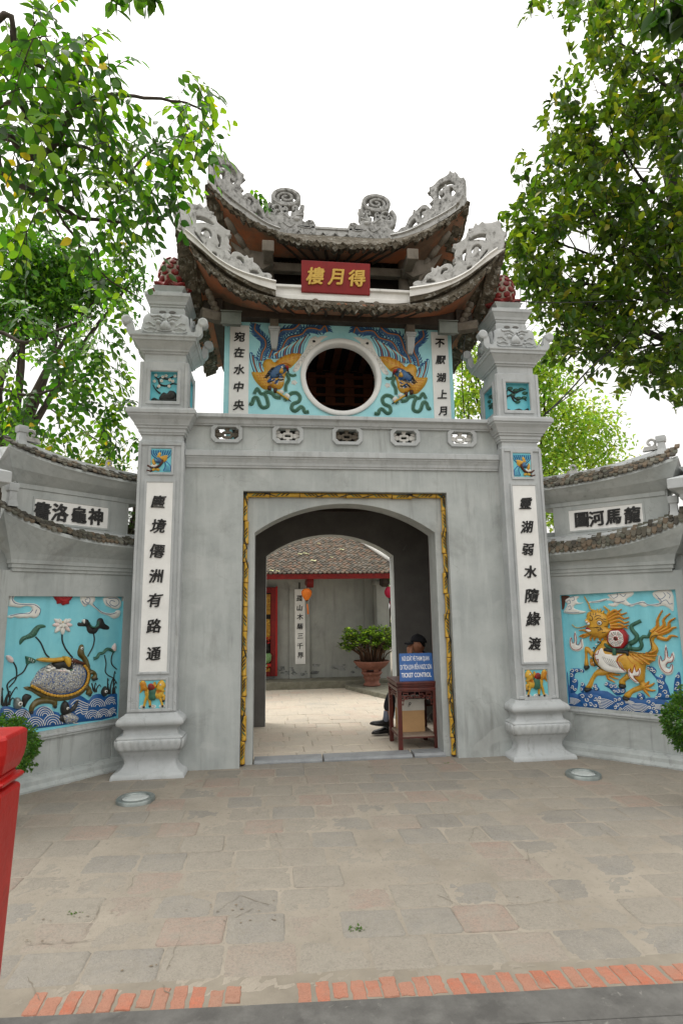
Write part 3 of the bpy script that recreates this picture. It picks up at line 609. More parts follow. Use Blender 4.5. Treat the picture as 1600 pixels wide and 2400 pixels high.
    st(b, [(640, 770), (680, 765), (700, 800), (690, 830)], .03, 'glaze_black', hgt=.02, taper=.7)
    relief(b, Fr, Z([(640, 735), (690, 735), (705, 765), (670, 775)]), .02, 'glaze_red', h0=.06)
    st(b, [(560, 715), (650, 690), (735, 720)], .016, 'glaze_orange', hgt=.01)
    for x, y in ((432, 1030), (515, 1060)): relief(b, Fr, Z([(x-22, y-30), (x+20, y-30), (x+24, y+25), (x, y+35), (x-24, y+22)]), .03, 'glaze_brown', h0=.01, n=8)
    b.build('phoenix', mural)
    b = MB()
    for pts, wd in (([(150, 1240), (185, 1245), (210, 1170), (260, 1165), (300, 1265), (350, 1300), (410, 1270), (395, 1170), (365, 1100), (410, 1080), (470, 1100), (520, 1150), (590, 1160)], .05), ([(215, 1105), (260, 1032), (310, 1100), (370, 1100)], .045), ([(640, 1200), (700, 1130), (750, 1095), (820, 1095), (862, 1150), (840, 1215), (760, 1250), (748, 1320), (800, 1345), (870, 1290), (910, 1310), (930, 1360), (985, 1357)], .05), ([(670, 820), (705, 900), (665, 980), (660, 1070)], .045), ([(705, 830), (760, 850), (805, 835)], .035)):
        st(b, pts, wd, 'glaze_jade', hgt=.02, base=.002); st(b, pts, wd*.3, 'glaze_green', hgt=.006, base=.018)
    b.build('ribbon', mural)
    b = MB(); st(b, [(535, 1085), (700, 1195)], .022, 'glaze_gold', hgt=.022, k=1, base=.02); st(b, [(695, 1192), (738, 1222)], .02, 'glaze_black', hgt=.02, taper=.8, k=1, base=.02)
    relief(b, Fr, Z([(555, 1080), (600, 1055), (635, 1085), (600, 1115)]), .02, 'glaze_white', n=8, h0=.02); relief(b, Fr, Z([(640, 1130), (680, 1105), (722, 1150), (690, 1180)]), .02, 'glaze_white', n=8, h0=.02)
    b.build('brush', mural)
phoenix(1); phoenix(-1)
# couplet strips on the pavilion wall
def strip(parent, Fr, x0, x1, z0, z1, chars, size, zc, th=.012, name='couplet_panel', mat='white_plaster', lmat='black_letter', fat=.014, slant=.12, sx=1, dx=0):
    b = MB(); b.loft([[Fr.p(x0, z0, h), Fr.p(x1, z0, h), Fr.p(x1, z1, h), Fr.p(x0, z1, h)] for h in (-.002, th)], mat, False); p = b.build(name, parent, .003)
    b = MB(); letters(b, lambda a, b2, h: Fr.p(a, b2, th+h), [(ch, (x0+x1)/2+dx, z, size) for ch, z in zip(chars, zc)], lmat, fat=fat, slant=slant, sx=sx); b.build('inscription', p); return p
zl = [PW.px(280+x/4.356, 560+y/4.356)[1] for x, y in ((1230, 1005), (1225, 1165), (1228, 1340), (1230, 1515), (1220, 1700))]
strip(gate, PW, -1.400, -1.160, 3.89, 5.19, '宛在水中央', .135, zl)
zr = [PW.px(980+x/4.356, 560+y/4.356)[1] for x, y in ((215, 1070), (215, 1240), (225, 1420), (240, 1590), (240, 1760))]
strip(gate, PW, 1.190, 1.415, 3.89, 5.21, '不厭湖上月', .13, zr)
# ---------------------------------------------------------------- pavilion: timber and roofs
b = MB(); b.box(-1.72, 1.72, .26, .395, 5.235, 5.44, 'wood_dark'); b.box(-1.62, -1.48, .2, 2.5, 5.26, 5.44, 'wood_dark'); b.box(1.48, 1.62, .2, 2.5, 5.26, 5.44, 'wood_dark')
for x in (-.35, .22, .40): b.tube([(x, -.02, 5.33), (x, .4, 5.36)], .045, 'wood_weathered', 10)
b.build('eave_beam', gate, .008)
for x, t in ((-.847, 0), (.895, 0)):
    b = MB(); b.box(x-.055, x+.055, .27, .399, 5.13, 5.26, 'wood_weathered'); b.box(x-.072, x+.072, .25, .3985, 5.10, 5.1295, 'plaster_pale'); b.box(x-.062, x+.062, .26, .398, 5.075, 5.0995, 'plaster_pale')
    b.loft([[(x-.052, .27, 5.075), (x+.052, .27, 5.075), (x+.052, .398, 5.075), (x-.052, .398, 5.075)], [(x-.045, .30, 4.95), (x+.045, .30, 4.95), (x+.045, .398, 4.95), (x-.045, .398, 4.95)], [(x-.03, .34, 4.87), (x+.03, .34, 4.87), (x+.03, .398, 4.87), (x-.03, .398, 4.87)]], 'plaster_pale', False)
    b.build('wall_bracket', gate, .005)
def pav_roof(X, Yh, yc, z0, lift, pw, inset, ring, wallring, tier):
    """swept roof with upturned corners; ring = (rx, ry, rz) top edge, wallring = (wx, wy, wz) inner edge of the soffit"""
    N = 40
    def edge(side, t, dz=0, sh=0):   # side 0 front,1 right,2 back,3 left, t -1..1
        k = abs(t)**pw; z = z0+lift*k+dz; i = inset*(1-abs(t)**2.2)
        if side in (0, 2):
            s = -1 if side == 0 else 1; return np.array((t*X*(1-sh), yc+s*(Yh-i)*(1-sh), z))
        s = 1 if side == 1 else -1; return np.array((s*(X-i)*(1-sh), yc+t*Yh*(1-sh), z))
    def ringpt(rg, side, t):
        if side in (0, 2): return np.array((t*rg[0], yc+(-1 if side == 0 else 1)*rg[1], rg[2]))
        return np.array(((1 if side == 1 else -1)*rg[0], yc+t*rg[1], rg[2]))
    top, sof, tl, clay = MB(), MB(), MB(), MB(); r2 = random.Random(tier)
    for side in range(4):
        ts = np.linspace(-1, 1, N+1)
        rows = []
        for q in np.linspace(0, 1, 9):
            rows.append([edge(side, t, .06)*(1-q)+ringpt(ring, side, t)*q-np.array((0, 0, .03*math.sin(math.pi*q)*(1-t**6))) for t in ts])
        top.loft(rows, 'eave_moss', True, False)
        rows = []
        for q in np.linspace(0, 1, 9):
            rows.append([edge(side, t, .012)*(1-q)+ringpt(wallring, side, t)*q-np.array((0, 0, .06*math.sin(math.pi*q)*(abs(t)**3))) for t in ts])
        sof.loft(rows, 'soffit', True, False)
        # layered eave edge: two ragged courses of old tile
        L = 2*(X if side in (0, 2) else Yh); n = int(L/.078)
        for row in range(2):
            for i in range(n):
                t = -1+2*(i+.5+.5*row)/n
                if abs(t) > 1: continue
                dt = 1.05/n; a, c2 = edge(side, max(-1, t-dt)), edge(side, min(1, t+dt)); d = c2-a; wd = np.linalg.norm(d); d /= wd
                outw = np.array((0, -1, 0)) if side == 0 else np.array((1, 0, 0)) if side == 1 else np.array((0, 1, 0)) if side == 2 else np.array((-1, 0, 0))
                m = edge(side, t); dz = .022+.026*row+r2.uniform(-.006, .006); o2 = .03-.03*row+r2.uniform(-.015, .015)
                mt = 'eave_clay' if (tier == 1 and side == 0 and abs(t-.05) < .28 and row == 1 and r2.random() < .8) else 'eave_moss'
                drop = r2.choice((.012, .02, .03, .04, .05, .07))*r2.uniform(.7, 1.2)*(1 if row == 0 else .6); hw = wd*r2.uniform(.42, .58); dz += r2.uniform(-.012, .012)
                pr = [(-hw, .016), (-hw*.6, .034), (0, .042), (hw*.6, .034), (hw, .016), (hw, -.004), (hw*.45, -drop*.55), (0, -drop), (-hw*.45, -drop*.6), (-hw, -.004)]
                ringA = [m+d*u+np.array((0, 0, v+dz))+outw*o2 for u, v in pr]
                ringB = [m+d*u+np.array((0, 0, min(v, .04)*.6+dz+.035 if v < .01 else v+dz+.04))-outw*(.16-o2) for u, v in pr]
                ringA = [p+np.array((r2.uniform(-.006, .006), r2.uniform(-.008, .008), r2.uniform(-.007, .007))) for p in ringA]
                tl.loft([ringA, ringB], mt, False)
        # crust of moss and mortar along the eave
        NC = int(L/.016); rows = []
        outw = np.array((0, -1, 0)) if side == 0 else np.array((1, 0, 0)) if side == 1 else np.array((0, 1, 0)) if side == 2 else np.array((-1, 0, 0))
        for o2, dz, am in ((-.10, .068, .006), (-.01, .080, .008), (.028, .068, .010), (.036, .050, .012), (.024, .030, .013), (.0, .014, .012), (-.03, .012, .005)):
            rows.append([edge(side, -1+2*i/NC, dz)+outw*(o2+r2.gauss(0, am)*.7)+np.array((0, 0, r2.gauss(0, am)*.7+.010*math.sin(i*.9+side)+.008*math.sin(i*.31))) for i in range(NC+1)])
        tl.loft(rows, 'eave_moss', False, False)
    # rafters below the eave
    for side in (0,):
        for i in range(9):
            t = -.5+1.0*i/8; a, c2 = edge(side, t, .02)*.97+ringpt(wallring, side, t)*.03-np.array((0, 0, .012)), ringpt(wallring, side, t)-np.array((0, 0, .02)); sof.tube([a, c2], .02, 'wood_dark', 4, False)
    top.build('tile_slope', gate); sof.build('soffit', gate); tl.build('eave_tiles', gate)
    return edge
E1 = pav_roof(1.97, 1.50, 1.25, 5.17, .87, 4.3, .13, (1.12, 1.02, 5.55), (1.46, .84, 5.36), 1)
E2 = pav_roof(1.68, 1.16, 1.28, 6.20, .66, 2.7, .10, (.95, .05, 7.10), (1.0, .55, 6.38), 2)
# upper storey
for s in (-1, 1):
    for x, y, r_, z, m in ((.93, .72, .075, 6.42, 'wood_weathered'), (.93, 1.9, .075, 6.42, 'wood_weathered'), (.42, .74, .05, 6.2, 'wood_dark')):
        b = MB(); b.tube([(s*x, y, 5.46), (s*x, y, z)], r_, m, 12); b.build('post', gate)
b = MB(); b.box(-1.2, 1.2, .64, .74, 6.13, 6.25, 'wood_weathered'); b.box(-1.05, 1.05, .76, .82, 5.86, 5.98, 'wood_dark'); b.box(-1.0, 1.0, .9, 1.8, 5.44, 6.3, 'dark_room')  # last box: near-black block painted as the shaded openings between the posts
for s in (-1, 1):
    b.box(s*.93-.06, s*.93+.06, .18, .64, 6.10, 6.23, 'wood_weathered'); b.box(s*.93-.075, s*.93+.075, .16, .22, 6.09, 6.24, 'wood_weathered')
    b.box(min(s*1.0, s*1.1), max(s*1.0, s*1.1), .5, 2.0, 6.14, 6.26, 'wood_weathered')
b.build('crossbeam', gate, .01)
for s in (-1, 1):   # carved struts splaying to the corners, both tiers
    b = MB()
    for k in range(4):
        A = np.array((s*1.0, .66, 6.05)); B = np.array((s*1.45, .26, 6.55)); p = A+(B-A)*k/4; q = A+(B-A)*(k+1.15)/4; b.tube([p, (p+q)/2, q], [.03, .045, .028], 'wood_weathered', 8)
    b.tube([(s*.98, .5, 5.62), (s*1.02, .48, 5.8), (s*1.1, .42, 6.0), (s*1.25, .36, 6.1)], [.02, .025, .03, .025], 'wood_weathered', 8)
    b.poly([(s*.85, 6.13), (s*1.0, 6.27), (s*1.25, 6.30), (s*1.42, 6.4), (s*1.25, 6.13), (s*1.0, 6.03)], lambda a, c, t: (a, .47+t, c), 0, .06, 'wood_weathered')
    b.build('strut', gate)
for s in (-1, 1):
    b = MB()
    for k in range(5):
        A = np.array((s*1.50, .22, 5.18)); B = np.array((s*1.65, .09, 5.47)); p = A+(B-A)*k/5; q = A+(B-A)*(k+1.15)/5; b.tube([p, (p+q)/2, q], [.03, .046, .03], 'wood_weathered', 8)
    fan = [(1.50, 5.20), (1.56, 5.17), (1.68, 5.23), (1.66, 5.28), (1.76, 5.32), (1.73, 5.38), (1.83, 5.43), (1.79, 5.49), (1.87, 5.56), (1.84, 5.66), (1.80, 5.73), (1.72, 5.62), (1.6, 5.42)]
    b.poly([(s*(1.49+(x-1.5)*.48), 5.19+(z-5.18)*.56) for x, z in fan], lambda a, c, t: (a, .23-(abs(a)-1.5)*.9+t, c), 0, .05, 'wood_weathered')
    b.tube([(s*1.40, .24, 5.17), (s*1.72, .10, 5.17)], .075, 'wood_weathered', 6, False)
    b.build('corner_bracket', gate)
# ridges: white band above the lower eave, hips with pierced scroll crests
b = MB()
zb = [(-.075, 5.41), (-.075, 5.47), (-.055, 5.475), (-.055, 5.56), (-.085, 5.565), (-.085, 5.60), (.06, 5.61), (.06, 5.42)]
b.xprof(-.86, .86, [(y+.165, z) for y, z in zb], 'ridge_white')
for s in (-1, 1):   # return along the sides
    b.loft([[(s*(1.0+a-.19+.1), y, z) for a, z in [(-q+.10, z) for q, z in zb]] for y in (.25, 2.2)], 'ridge_white', False)
b.build('ridge_band', gate, .006)
LHF = Frame((.60, .13, 0), np.array((1.37, -.38, 0))/math.hypot(1.37, .38), np.array((-.38, -1.37, 0))/math.hypot(1.37, .38))
UHF = Frame((.60, 1.0, 0), np.array((1.07, -.88, 0))/math.hypot(1.07, .88), np.array((-.88, -1.07, 0))/math.hypot(1.07, .88))
def crest(Fr, zm, loops, band, name, lines, th=.035):
    loops = [Frame.z(Fr.zoom(*zm), L) for L in loops]; band = Fr.z(band); lines = [Fr.z(l) for l in lines]
    for s in (-1, 1):
        fn = lambda a, b2, h: Fr.p(a, b2, h)*np.array((s, 1, 1))
        b = MB(); b.cut([smooth(L, 2) for L in loops], fn, th, 'stone_carved' if name == 'upper' else 'stone_ridge', .012)
        G = Frame((0, 0, 0), (1, 0, 0), (0, -1, 0)); G.p = lambda a, b2, h=0: Fr.p(a, b2, h+th)*np.array((s, 1, 1)); G.hs = []
        for l in lines: stroke(b, G, l, .022, 'stone_carved' if name == 'upper' else 'stone_ridge', hgt=.016, base=0, taper=.4)
        b.build('ridge_crest', gate)
        b = MB(); n = len(band)//2; t0, b0 = smooth(band[:n], 4, False), smooth(band[n:][::-1], 4, False)
        m = 'ridge_white' if name == 'lower' else 'stone_ridge'
        b.loft([[fn(t[0], t[1], .06), fn(t[0], t[1]-.03, .085), fn(t[0], t[1]-.045, .06), fn(*q, .06), fn(*q, -.06), fn(*t, -.06)] for t, q in zip(t0, b0)], m, False)
        b.loft([[fn(q[0], q[1]-dz, h) for dz, h in ((.0005, .045), (.0005, -.05), (.012+.06*(1-i/len(b0))**2, -.05), (.012+.06*(1-i/len(b0))**2, .045))] for i, (t, q) in enumerate(zip(t0, b0))], 'eave_moss', False)
        b.build('hip_ridge', gate)
crest(LHF, (960, 500, 6.533), [[(60, 1130), (60, 1080), (120, 1055), (190, 1060), (240, 980), (290, 940), (330, 920), (330, 855), (395, 870), (420, 825), (460, 850), (520, 810), (580, 795), (640, 810), (660, 850), (700, 810), (655, 805), (690, 770), (650, 750), (690, 700), (680, 650), (700, 590), (640, 560), (670, 540), (660, 500), (720, 490), (780, 450), (850, 400), (870, 320), (940, 300), (890, 260), (960, 250), (1000, 170), (1040, 210), (1100, 150), (1140, 180), (1250, 170), (1360, 140), (1390, 210), (1400, 290), (1480, 320), (1440, 400), (1440, 500), (1400, 580), (1250, 660), (1150, 760), (1000, 880), (850, 980), (650, 1070), (450, 1120), (200, 1160)],
    [(900, 440), (960, 390), (1050, 350), (1160, 350), (1150, 400), (1170, 450), (1100, 430), (1000, 430), (930, 450)], [(940, 580), (970, 530), (1040, 505), (1090, 540), (1080, 590), (1055, 600), (1050, 550), (1000, 545), (965, 590), (970, 640), (940, 620)], [(805, 620), (860, 580), (850, 650), (830, 700), (855, 750), (820, 750), (805, 700)], [(470, 920), (510, 870), (570, 870), (575, 900), (530, 910), (505, 940), (480, 965)], [(245, 1090), (290, 1045), (350, 1045), (390, 1080)], [(1070, 715), (1165, 590), (1185, 605), (1090, 720)], [(880, 850), (940, 840), (920, 880), (870, 890)]],
    [(0, 1165), (250, 1130), (500, 1080), (700, 1010), (900, 900), (1050, 780), (1200, 650), (1330, 560), (1440, 480), (0, 1310), (300, 1250), (600, 1140), (900, 980), (1100, 830), (1300, 690), (1400, 620), (1450, 580)][:8]+[(1450, 580), (1300, 690), (1100, 830), (900, 980), (700, 1095), (500, 1180), (300, 1250), (0, 1310)], 'lower',
    [[(900, 330), (1000, 290), (1120, 290), (1230, 330), (1330, 330)], [(1000, 250), (1120, 230), (1300, 230)], [(1180, 380), (1240, 480), (1200, 560), (1250, 600), (1320, 560), (1290, 510), (1250, 540)], [(830, 490), (860, 540), (900, 480), (1000, 450), (1110, 460), (1140, 560), (1080, 660), (1000, 720), (900, 760)], [(720, 560), (770, 640), (720, 700), (760, 760), (820, 800)], [(700, 860), (760, 900), (830, 930)], [(440, 900), (420, 960), (470, 1000), (560, 1000), (640, 950)]])
crest(UHF, (920, 390, 7.84), [[(60, 1250), (120, 1210), (180, 1150), (250, 1130), (290, 1040), (330, 960), (385, 910), (400, 815), (450, 840), (490, 800), (560, 740), (630, 730), (680, 770), (690, 820), (720, 790), (760, 720), (690, 715), (760, 640), (740, 590), (705, 570), (715, 520), (650, 522), (690, 480), (685, 420), (750, 390), (800, 340), (870, 270), (960, 225), (1045, 165), (1055, 105), (1100, 130), (1140, 150), (1160, 125), (1205, 170), (1220, 215), (1290, 240), (1320, 230), (1330, 290), (1335, 500), (1310, 640), (1200, 760), (1000, 900), (800, 1010), (600, 1110), (400, 1210), (200, 1280)],
    [(840, 430), (900, 360), (990, 310), (1060, 300), (1130, 330), (1170, 370), (1060, 372), (1020, 400), (990, 350), (960, 420), (925, 420), (930, 460), (880, 480), (860, 530), (880, 575), (930, 560), (950, 525), (970, 550), (950, 590), (900, 620), (850, 600), (825, 530)], [(1065, 430), (1110, 420), (1140, 470), (1175, 490), (1150, 550), (1100, 570), (1065, 520)], [(515, 880), (560, 820), (620, 815), (625, 845), (570, 860), (555, 900), (580, 940), (570, 965), (530, 945)], [(320, 1160), (350, 1070), (400, 1010), (440, 1010), (460, 1070), (520, 1060), (420, 1120)]],
    [(0, 1280), (200, 1240), (400, 1170), (600, 1070), (800, 970), (1000, 860), (1200, 720), (1335, 540), (1340, 760), (1200, 860), (1000, 1000), (800, 1110), (600, 1220), (400, 1310), (200, 1380), (0, 1430)], 'upper',
    [[(800, 380), (900, 290), (1050, 240), (1180, 270), (1270, 350), (1280, 480), (1200, 600), (1080, 680), (950, 740)], [(770, 450), (760, 560), (830, 640)], [(700, 830), (780, 820), (860, 760), (960, 700)], [(470, 870), (480, 940), (520, 990), (620, 970), (700, 900)], [(1060, 160), (1120, 200), (1200, 230)]])
# main ridge with two scroll finials and dragon heads
TF = Frame((0, 1.35, 0), (1, 0, 0), (0, -1, 0)).zoom(600, 430, 4.612)
b = MB(); b.box(-.75, .75, 1.29, 1.41, 6.95, 7.235, 'stone_ridge'); b.box(-.5, .5, 1.27, 1.43, 7.2355, 7.275, 'stone_ridge')
for i in range(7): b.tube([(-.55+i*.18, 1.285, 7.12), (-.5+i*.18, 1.27, 7.18), (-.44+i*.18, 1.285, 7.13)], .018, 'stone_carved', 6)
b.build('main_ridge', gate, .01)
for s in (-1, 1):
    b = MB(); fl = lambda pts: [tuple(p) for p in TF.z(pts)]
    head = fl([(990, 620), (985, 500), (1010, 455), (1060, 450), (1100, 480), (1120, 470), (1130, 430), (1105, 380), (1135, 395), (1160, 405), (1185, 350), (1210, 395), (1245, 400), (1240, 440), (1290, 430), (1330, 400), (1400, 430), (1480, 420), (1490, 480), (1440, 520), (1500, 560), (1500, 640), (1250, 640)])
    fn = lambda a, b2, h: (s*a, 1.35-h, b2)
    b.cut([head], fn, .06, 'stone_carved', .02)
    G = Frame((0, 1.35, 0), (s, 0, 0), (0, -1, 0))
    def band(L, wd, th=.06, m='stone_carved'):
        P = np.array(L); rg = []
        for i in range(len(P)):
            d = P[min(i+1, len(P)-1)]-P[max(i-1, 0)]; d = d/np.linalg.norm(d); nx = np.array((-d[1], d[0])); ww = wd if np.isscalar(wd) else wd[i]
            rg.append([fn(*(P[i]+nx*u), h) for u, h in ((-ww, -th), (ww, -th), (ww, th), (ww*.6, th+.012), (-ww*.6, th+.012), (-ww, th))])
        b.loft(rg, m, False)
    c = TF.z([(1290, 240)])[0]
    ring = [(c[0]+.192*math.cos(q), c[1]+.125*math.sin(q)) for q in np.linspace(0, 2*math.pi, 40)]; band(ring, .03)
    band([(c[0]+r*math.cos(q), c[1]+.66*r*math.sin(q)) for q, r in zip(np.linspace(-2.2, 8.5, 50), np.linspace(.155, .02, 50))], .021, .05)
    for dx, dz, r in ((.13, -.19, .07), (.02, -.21, .06), (.19, -.26, .06), (-.14, -.17, .04)):
        band([(c[0]+dx+rr*math.cos(q), c[1]+dz+rr*1.1*math.sin(q)) for q, rr in zip(np.linspace(-1.0, 5.4, 26), np.linspace(r, r*.35, 26))], .02, .05)
    for pts in ([(1120, 300), (1140, 360), (1190, 390)], [(1450, 320), (1490, 380), (1480, 470)], [(1330, 340), (1300, 400), (1270, 460)]): band(smooth(fl(pts), 4, False), .03, .05)
    e = fl([(1185, 468)])[0]
    L = [(e[0]+.05*math.cos(q), e[1]+.04*math.sin(q)) for q in np.linspace(0, 2*math.pi, 12, False)]
    G.hs.append((smooth(head, 1), lambda q: np.full(len(q), .075))); relief(b, G, L, .04, 'stone_ridge', n=8, h0=.07)
    for pts in ([(1010, 480), (1050, 500), (1040, 540), (1100, 550), (1180, 540)], [(1040, 470), (1070, 480), (1060, 510)], [(1120, 420), (1180, 430), (1230, 470)], [(1260, 470), (1300, 440), (1330, 420)], [(1210, 520), (1260, 560), (1330, 520)]): stroke(b, G, fl(pts), .035, 'stone_carved', hgt=.03, base=.07, taper=.4)
    b.build('dragon_finial', gate)
# name board, flood lights
PF = Frame((0, .22, 0), (1, 0, 0), (0, -1, 0)); BF = Frame((0, .10, 5.60), (1, 0, 0), np.array((0, -1, -.18))/math.hypot(1, .18))
brd = thing('name_board', (-.09, .10, 5.52), 'red wooden name board with three gold characters between the two roofs', 'name board')
x0, x1 = atY(692*1.0204, 640*1.0204, .07)[0], atY(849*1.0204, 640*1.0204, .07)[0]; zt, z_ = atY(770*1.0204, 602*1.0204, .03)[2], atY(770*1.0204, 674*1.0204, .09)[2]
bf = lambda a, b2, h: (a, .085-h-(b2-z_)*.16, b2)
b = MB(); b.loft([[bf(x0, z_, h), bf(x1, z_, h), bf(x1, zt, h), bf(x0, zt, h)] for h in (-.035, 0)], 'sign_red', False); b.build('board', brd, .006)
b = MB(); letters(b, bf, [(c2, x0+(x1-x0)*k, z_+(zt-z_)*.5, .215) for c2, k in zip('樓月得', (.2, .5, .80))], 'gold_letter', .008, .03, .006, .1); b.build('inscription', brd)
for s, xx in ((-1, -1.362), (1, 1.33)):
    f = thing('flood_light', (xx, .08, 5.03), 'grey box flood light under the lower eave, '+('left' if s < 0 else 'right')+' of the blue mural', 'flood light', 'flood lights under the eave')
    b = MB(); b.loft([[(xx-.12, .08, 5.045), (xx+.12, .08, 5.045), (xx+.12, .08, 5.205), (xx-.12, .08, 5.205)], [(xx-.105, .20, 5.07), (xx+.105, .20, 5.07), (xx+.105, .20, 5.19), (xx-.105, .20, 5.19)]], 'metal_grey', False); b.box(xx-.128, xx+.128, .064, .0795, 5.200, 5.215, 'metal_grey'); b.box(xx-.128, xx+.128, .064, .0795, 5.035, 5.050, 'metal_grey'); b.build('housing', f, .004)
    b = MB(); b.tube([(xx-.1, .14, 5.20), (xx-.1, .14, 5.235), (xx+.1, .14, 5.235), (xx+.1, .14, 5.20)], .008, 'metal_grey', 6); b.build('yoke', f)
# ================================================================ GATE PILLARS
def small_phoenix(Fr, b, x0, z0, w, h, flip):
    g = lambda pts: [(x0+(1-x if flip else x)*w, z0+z*h) for x, z in pts]
    for i in range(9): stroke(b, Fr, g([(.45+.02*i, .5), (.1+.1*i, .72+.02*(4-abs(4-i))), (.02+.12*i, .93)]), .026, 'glaze_blue', hgt=.008, base=.001, taper=.2)
    for i in range(9): stroke(b, Fr, g([(.45+.02*i, .52), (.12+.1*i, .72+.02*(4-abs(4-i))), (.05+.12*i, .92)]), .006, 'paint_aqua', hgt=.005, base=.007)
    for i in range(6): stroke(b, Fr, g([(.72, .45), (.75+.04*i, .25), (.66+.06*i, .05)]), .024, 'glaze_blue', hgt=.008, base=.001)
    for i in range(5): stroke(b, Fr, g([(.74, .42), (.78+.04*i, .25), (.70+.06*i, .05)]), .006, 'paint_aqua', hgt=.005, base=.007)
    relief(b, Fr, g([(.05, .5), (.12, .58), (.2, .45), (.25, .36), (.2, .28), (.12, .3), (.06, .4)]), .016, 'glaze_yellow', n=9)
    relief(b, Fr, g([(.22, .55), (.35, .82), (.45, .86), (.52, .78), (.48, .68), (.62, .72), (.85, .72), (.8, .55), (.7, .42), (.6, .45), (.45, .55), (.32, .6)]), .022, 'glaze_yellow', n=12)
    relief(b, Fr, g([(.15, .58), (.25, .48), (.42, .62), (.55, .5), (.55, .4), (.4, .38), (.25, .4)]), .024, 'glaze_slate', n=10, h0=.006)
    stroke(b, Fr, g([(.58, .52), (.55, .4), (.42, .26), (.3, .2), (.22, .16)]), .026, 'glaze_brown', hgt=.02, base=.008)
    stroke(b, Fr, g([(-.15, .28), (0, .2), (.15, .18)]), .022, 'glaze_brown', hgt=.014, base=.004); stroke(b, Fr, g([(-.18, .08), (0, .04), (.1, .1)]), .018, 'glaze_brown', hgt=.014, base=.004)
    stroke(b, Fr, g([(.1, .08), (.25, .13), (.45, .08)]), .03, 'glaze_gold', hgt=.014, base=.004); relief(b, Fr, g([(0, .28), (.2, .36), (.35, .28), (.3, .2), (.1, .22)]), .006, 'glaze_white', n=6)
def small_unicorn(Fr, b, x0, z0, w, h, flip):
    g = lambda pts: [(x0+(1-x if flip else x)*w, z0+z*h) for x, z in pts]
    for cx in (.15, .55, .9): c = g([(cx, .07)])[0]; relief(b, Fr, [(c[0]+.03*math.cos(q), c[1]+.018*math.sin(q)) for q in np.linspace(0, 6.28, 10, False)], .008, 'glaze_white', n=6); stroke(b, Fr, spiral(c, .022, .004, 1.5, 0, 14, sy=.7), .005, 'stone_carved', k=1)
    for pts in ([(.32, .5), (.25, .3), (.2, .08)], [(.38, .4), (.42, .25), (.44, .1)], [(.75, .5), (.85, .3), (.93, .08)], [(.85, .48), (.97, .42), (.95, .28)]): stroke(b, Fr, g(pts), .034, 'glaze_gold', hgt=.02, base=.003, taper=.35)
    relief(b, Fr, g([(.2, .6), (.28, .35), (.4, .33), (.65, .35), (.85, .32), (.95, .5), (.92, .68), (.75, .66), (.5, .68), (.35, .72)]), .03, 'glaze_gold', n=12)
    relief(b, Fr, g([(.66, .68), (.7, .9), (.82, 1.0), (.93, .97), (1.02, .8), (.95, .68), (1.0, .6), (.85, .58)]), .034, 'glaze_gold', n=10, h0=.006)
    relief(b, Fr, g([(.0, .92), (.1, 1.02), (.22, .95), (.28, .8), (.33, .68), (.25, .6), (.16, .66), (.02, .55), (.03, .75)]), .026, 'glaze_gold', n=10)
    for i in range(5): stroke(b, Fr, g([(.05+.04*i, .95), (.08+.04*i, .78), (.1+.045*i, .64)]), .006, 'glaze_orange', hgt=.005)
    for i in range(5): stroke(b, Fr, g([(.6+.02*i, .95-.04*i), (.52, .84-.03*i), (.42+.02*i, .86-.04*i)]), .022, 'glaze_gold', hgt=.014)
    relief(b, Fr, g([(.38, .66), (.33, .82), (.42, .9), (.52, .86), (.6, .78), (.56, .66)]), .024, 'glaze_red', n=8, h0=.02)
    for i in range(4): stroke(b, Fr, g([(.36+.05*i, .86), (.40+.05*i, .76), (.38+.05*i, .68)]), .007, 'glaze_brown', hgt=.006)
    relief(b, Fr, g([(.38, .36), (.39, .68), (.64, .68), (.65, .34), (.52, .3)]), .018, 'glaze_green', n=8, h0=.022)
    for i in range(7): stroke(b, Fr, g([(.68+.03*i, .66), (.71+.03*i, .55+.01*i)]), .008, 'glaze_orange', hgt=.005, k=1)
    c = g([(.84, .86)])[0]; disc(b, Fr, c, .009, 'glaze_white', .006); disc(b, Fr, c, .004, 'glaze_black', .009)
    for x, z in ((.2, .08), (.44, .1), (.93, .09), (.95, .28)): disc(b, Fr, g([(x, z-.015)])[0], .012, 'glaze_black', .014, base=.006)
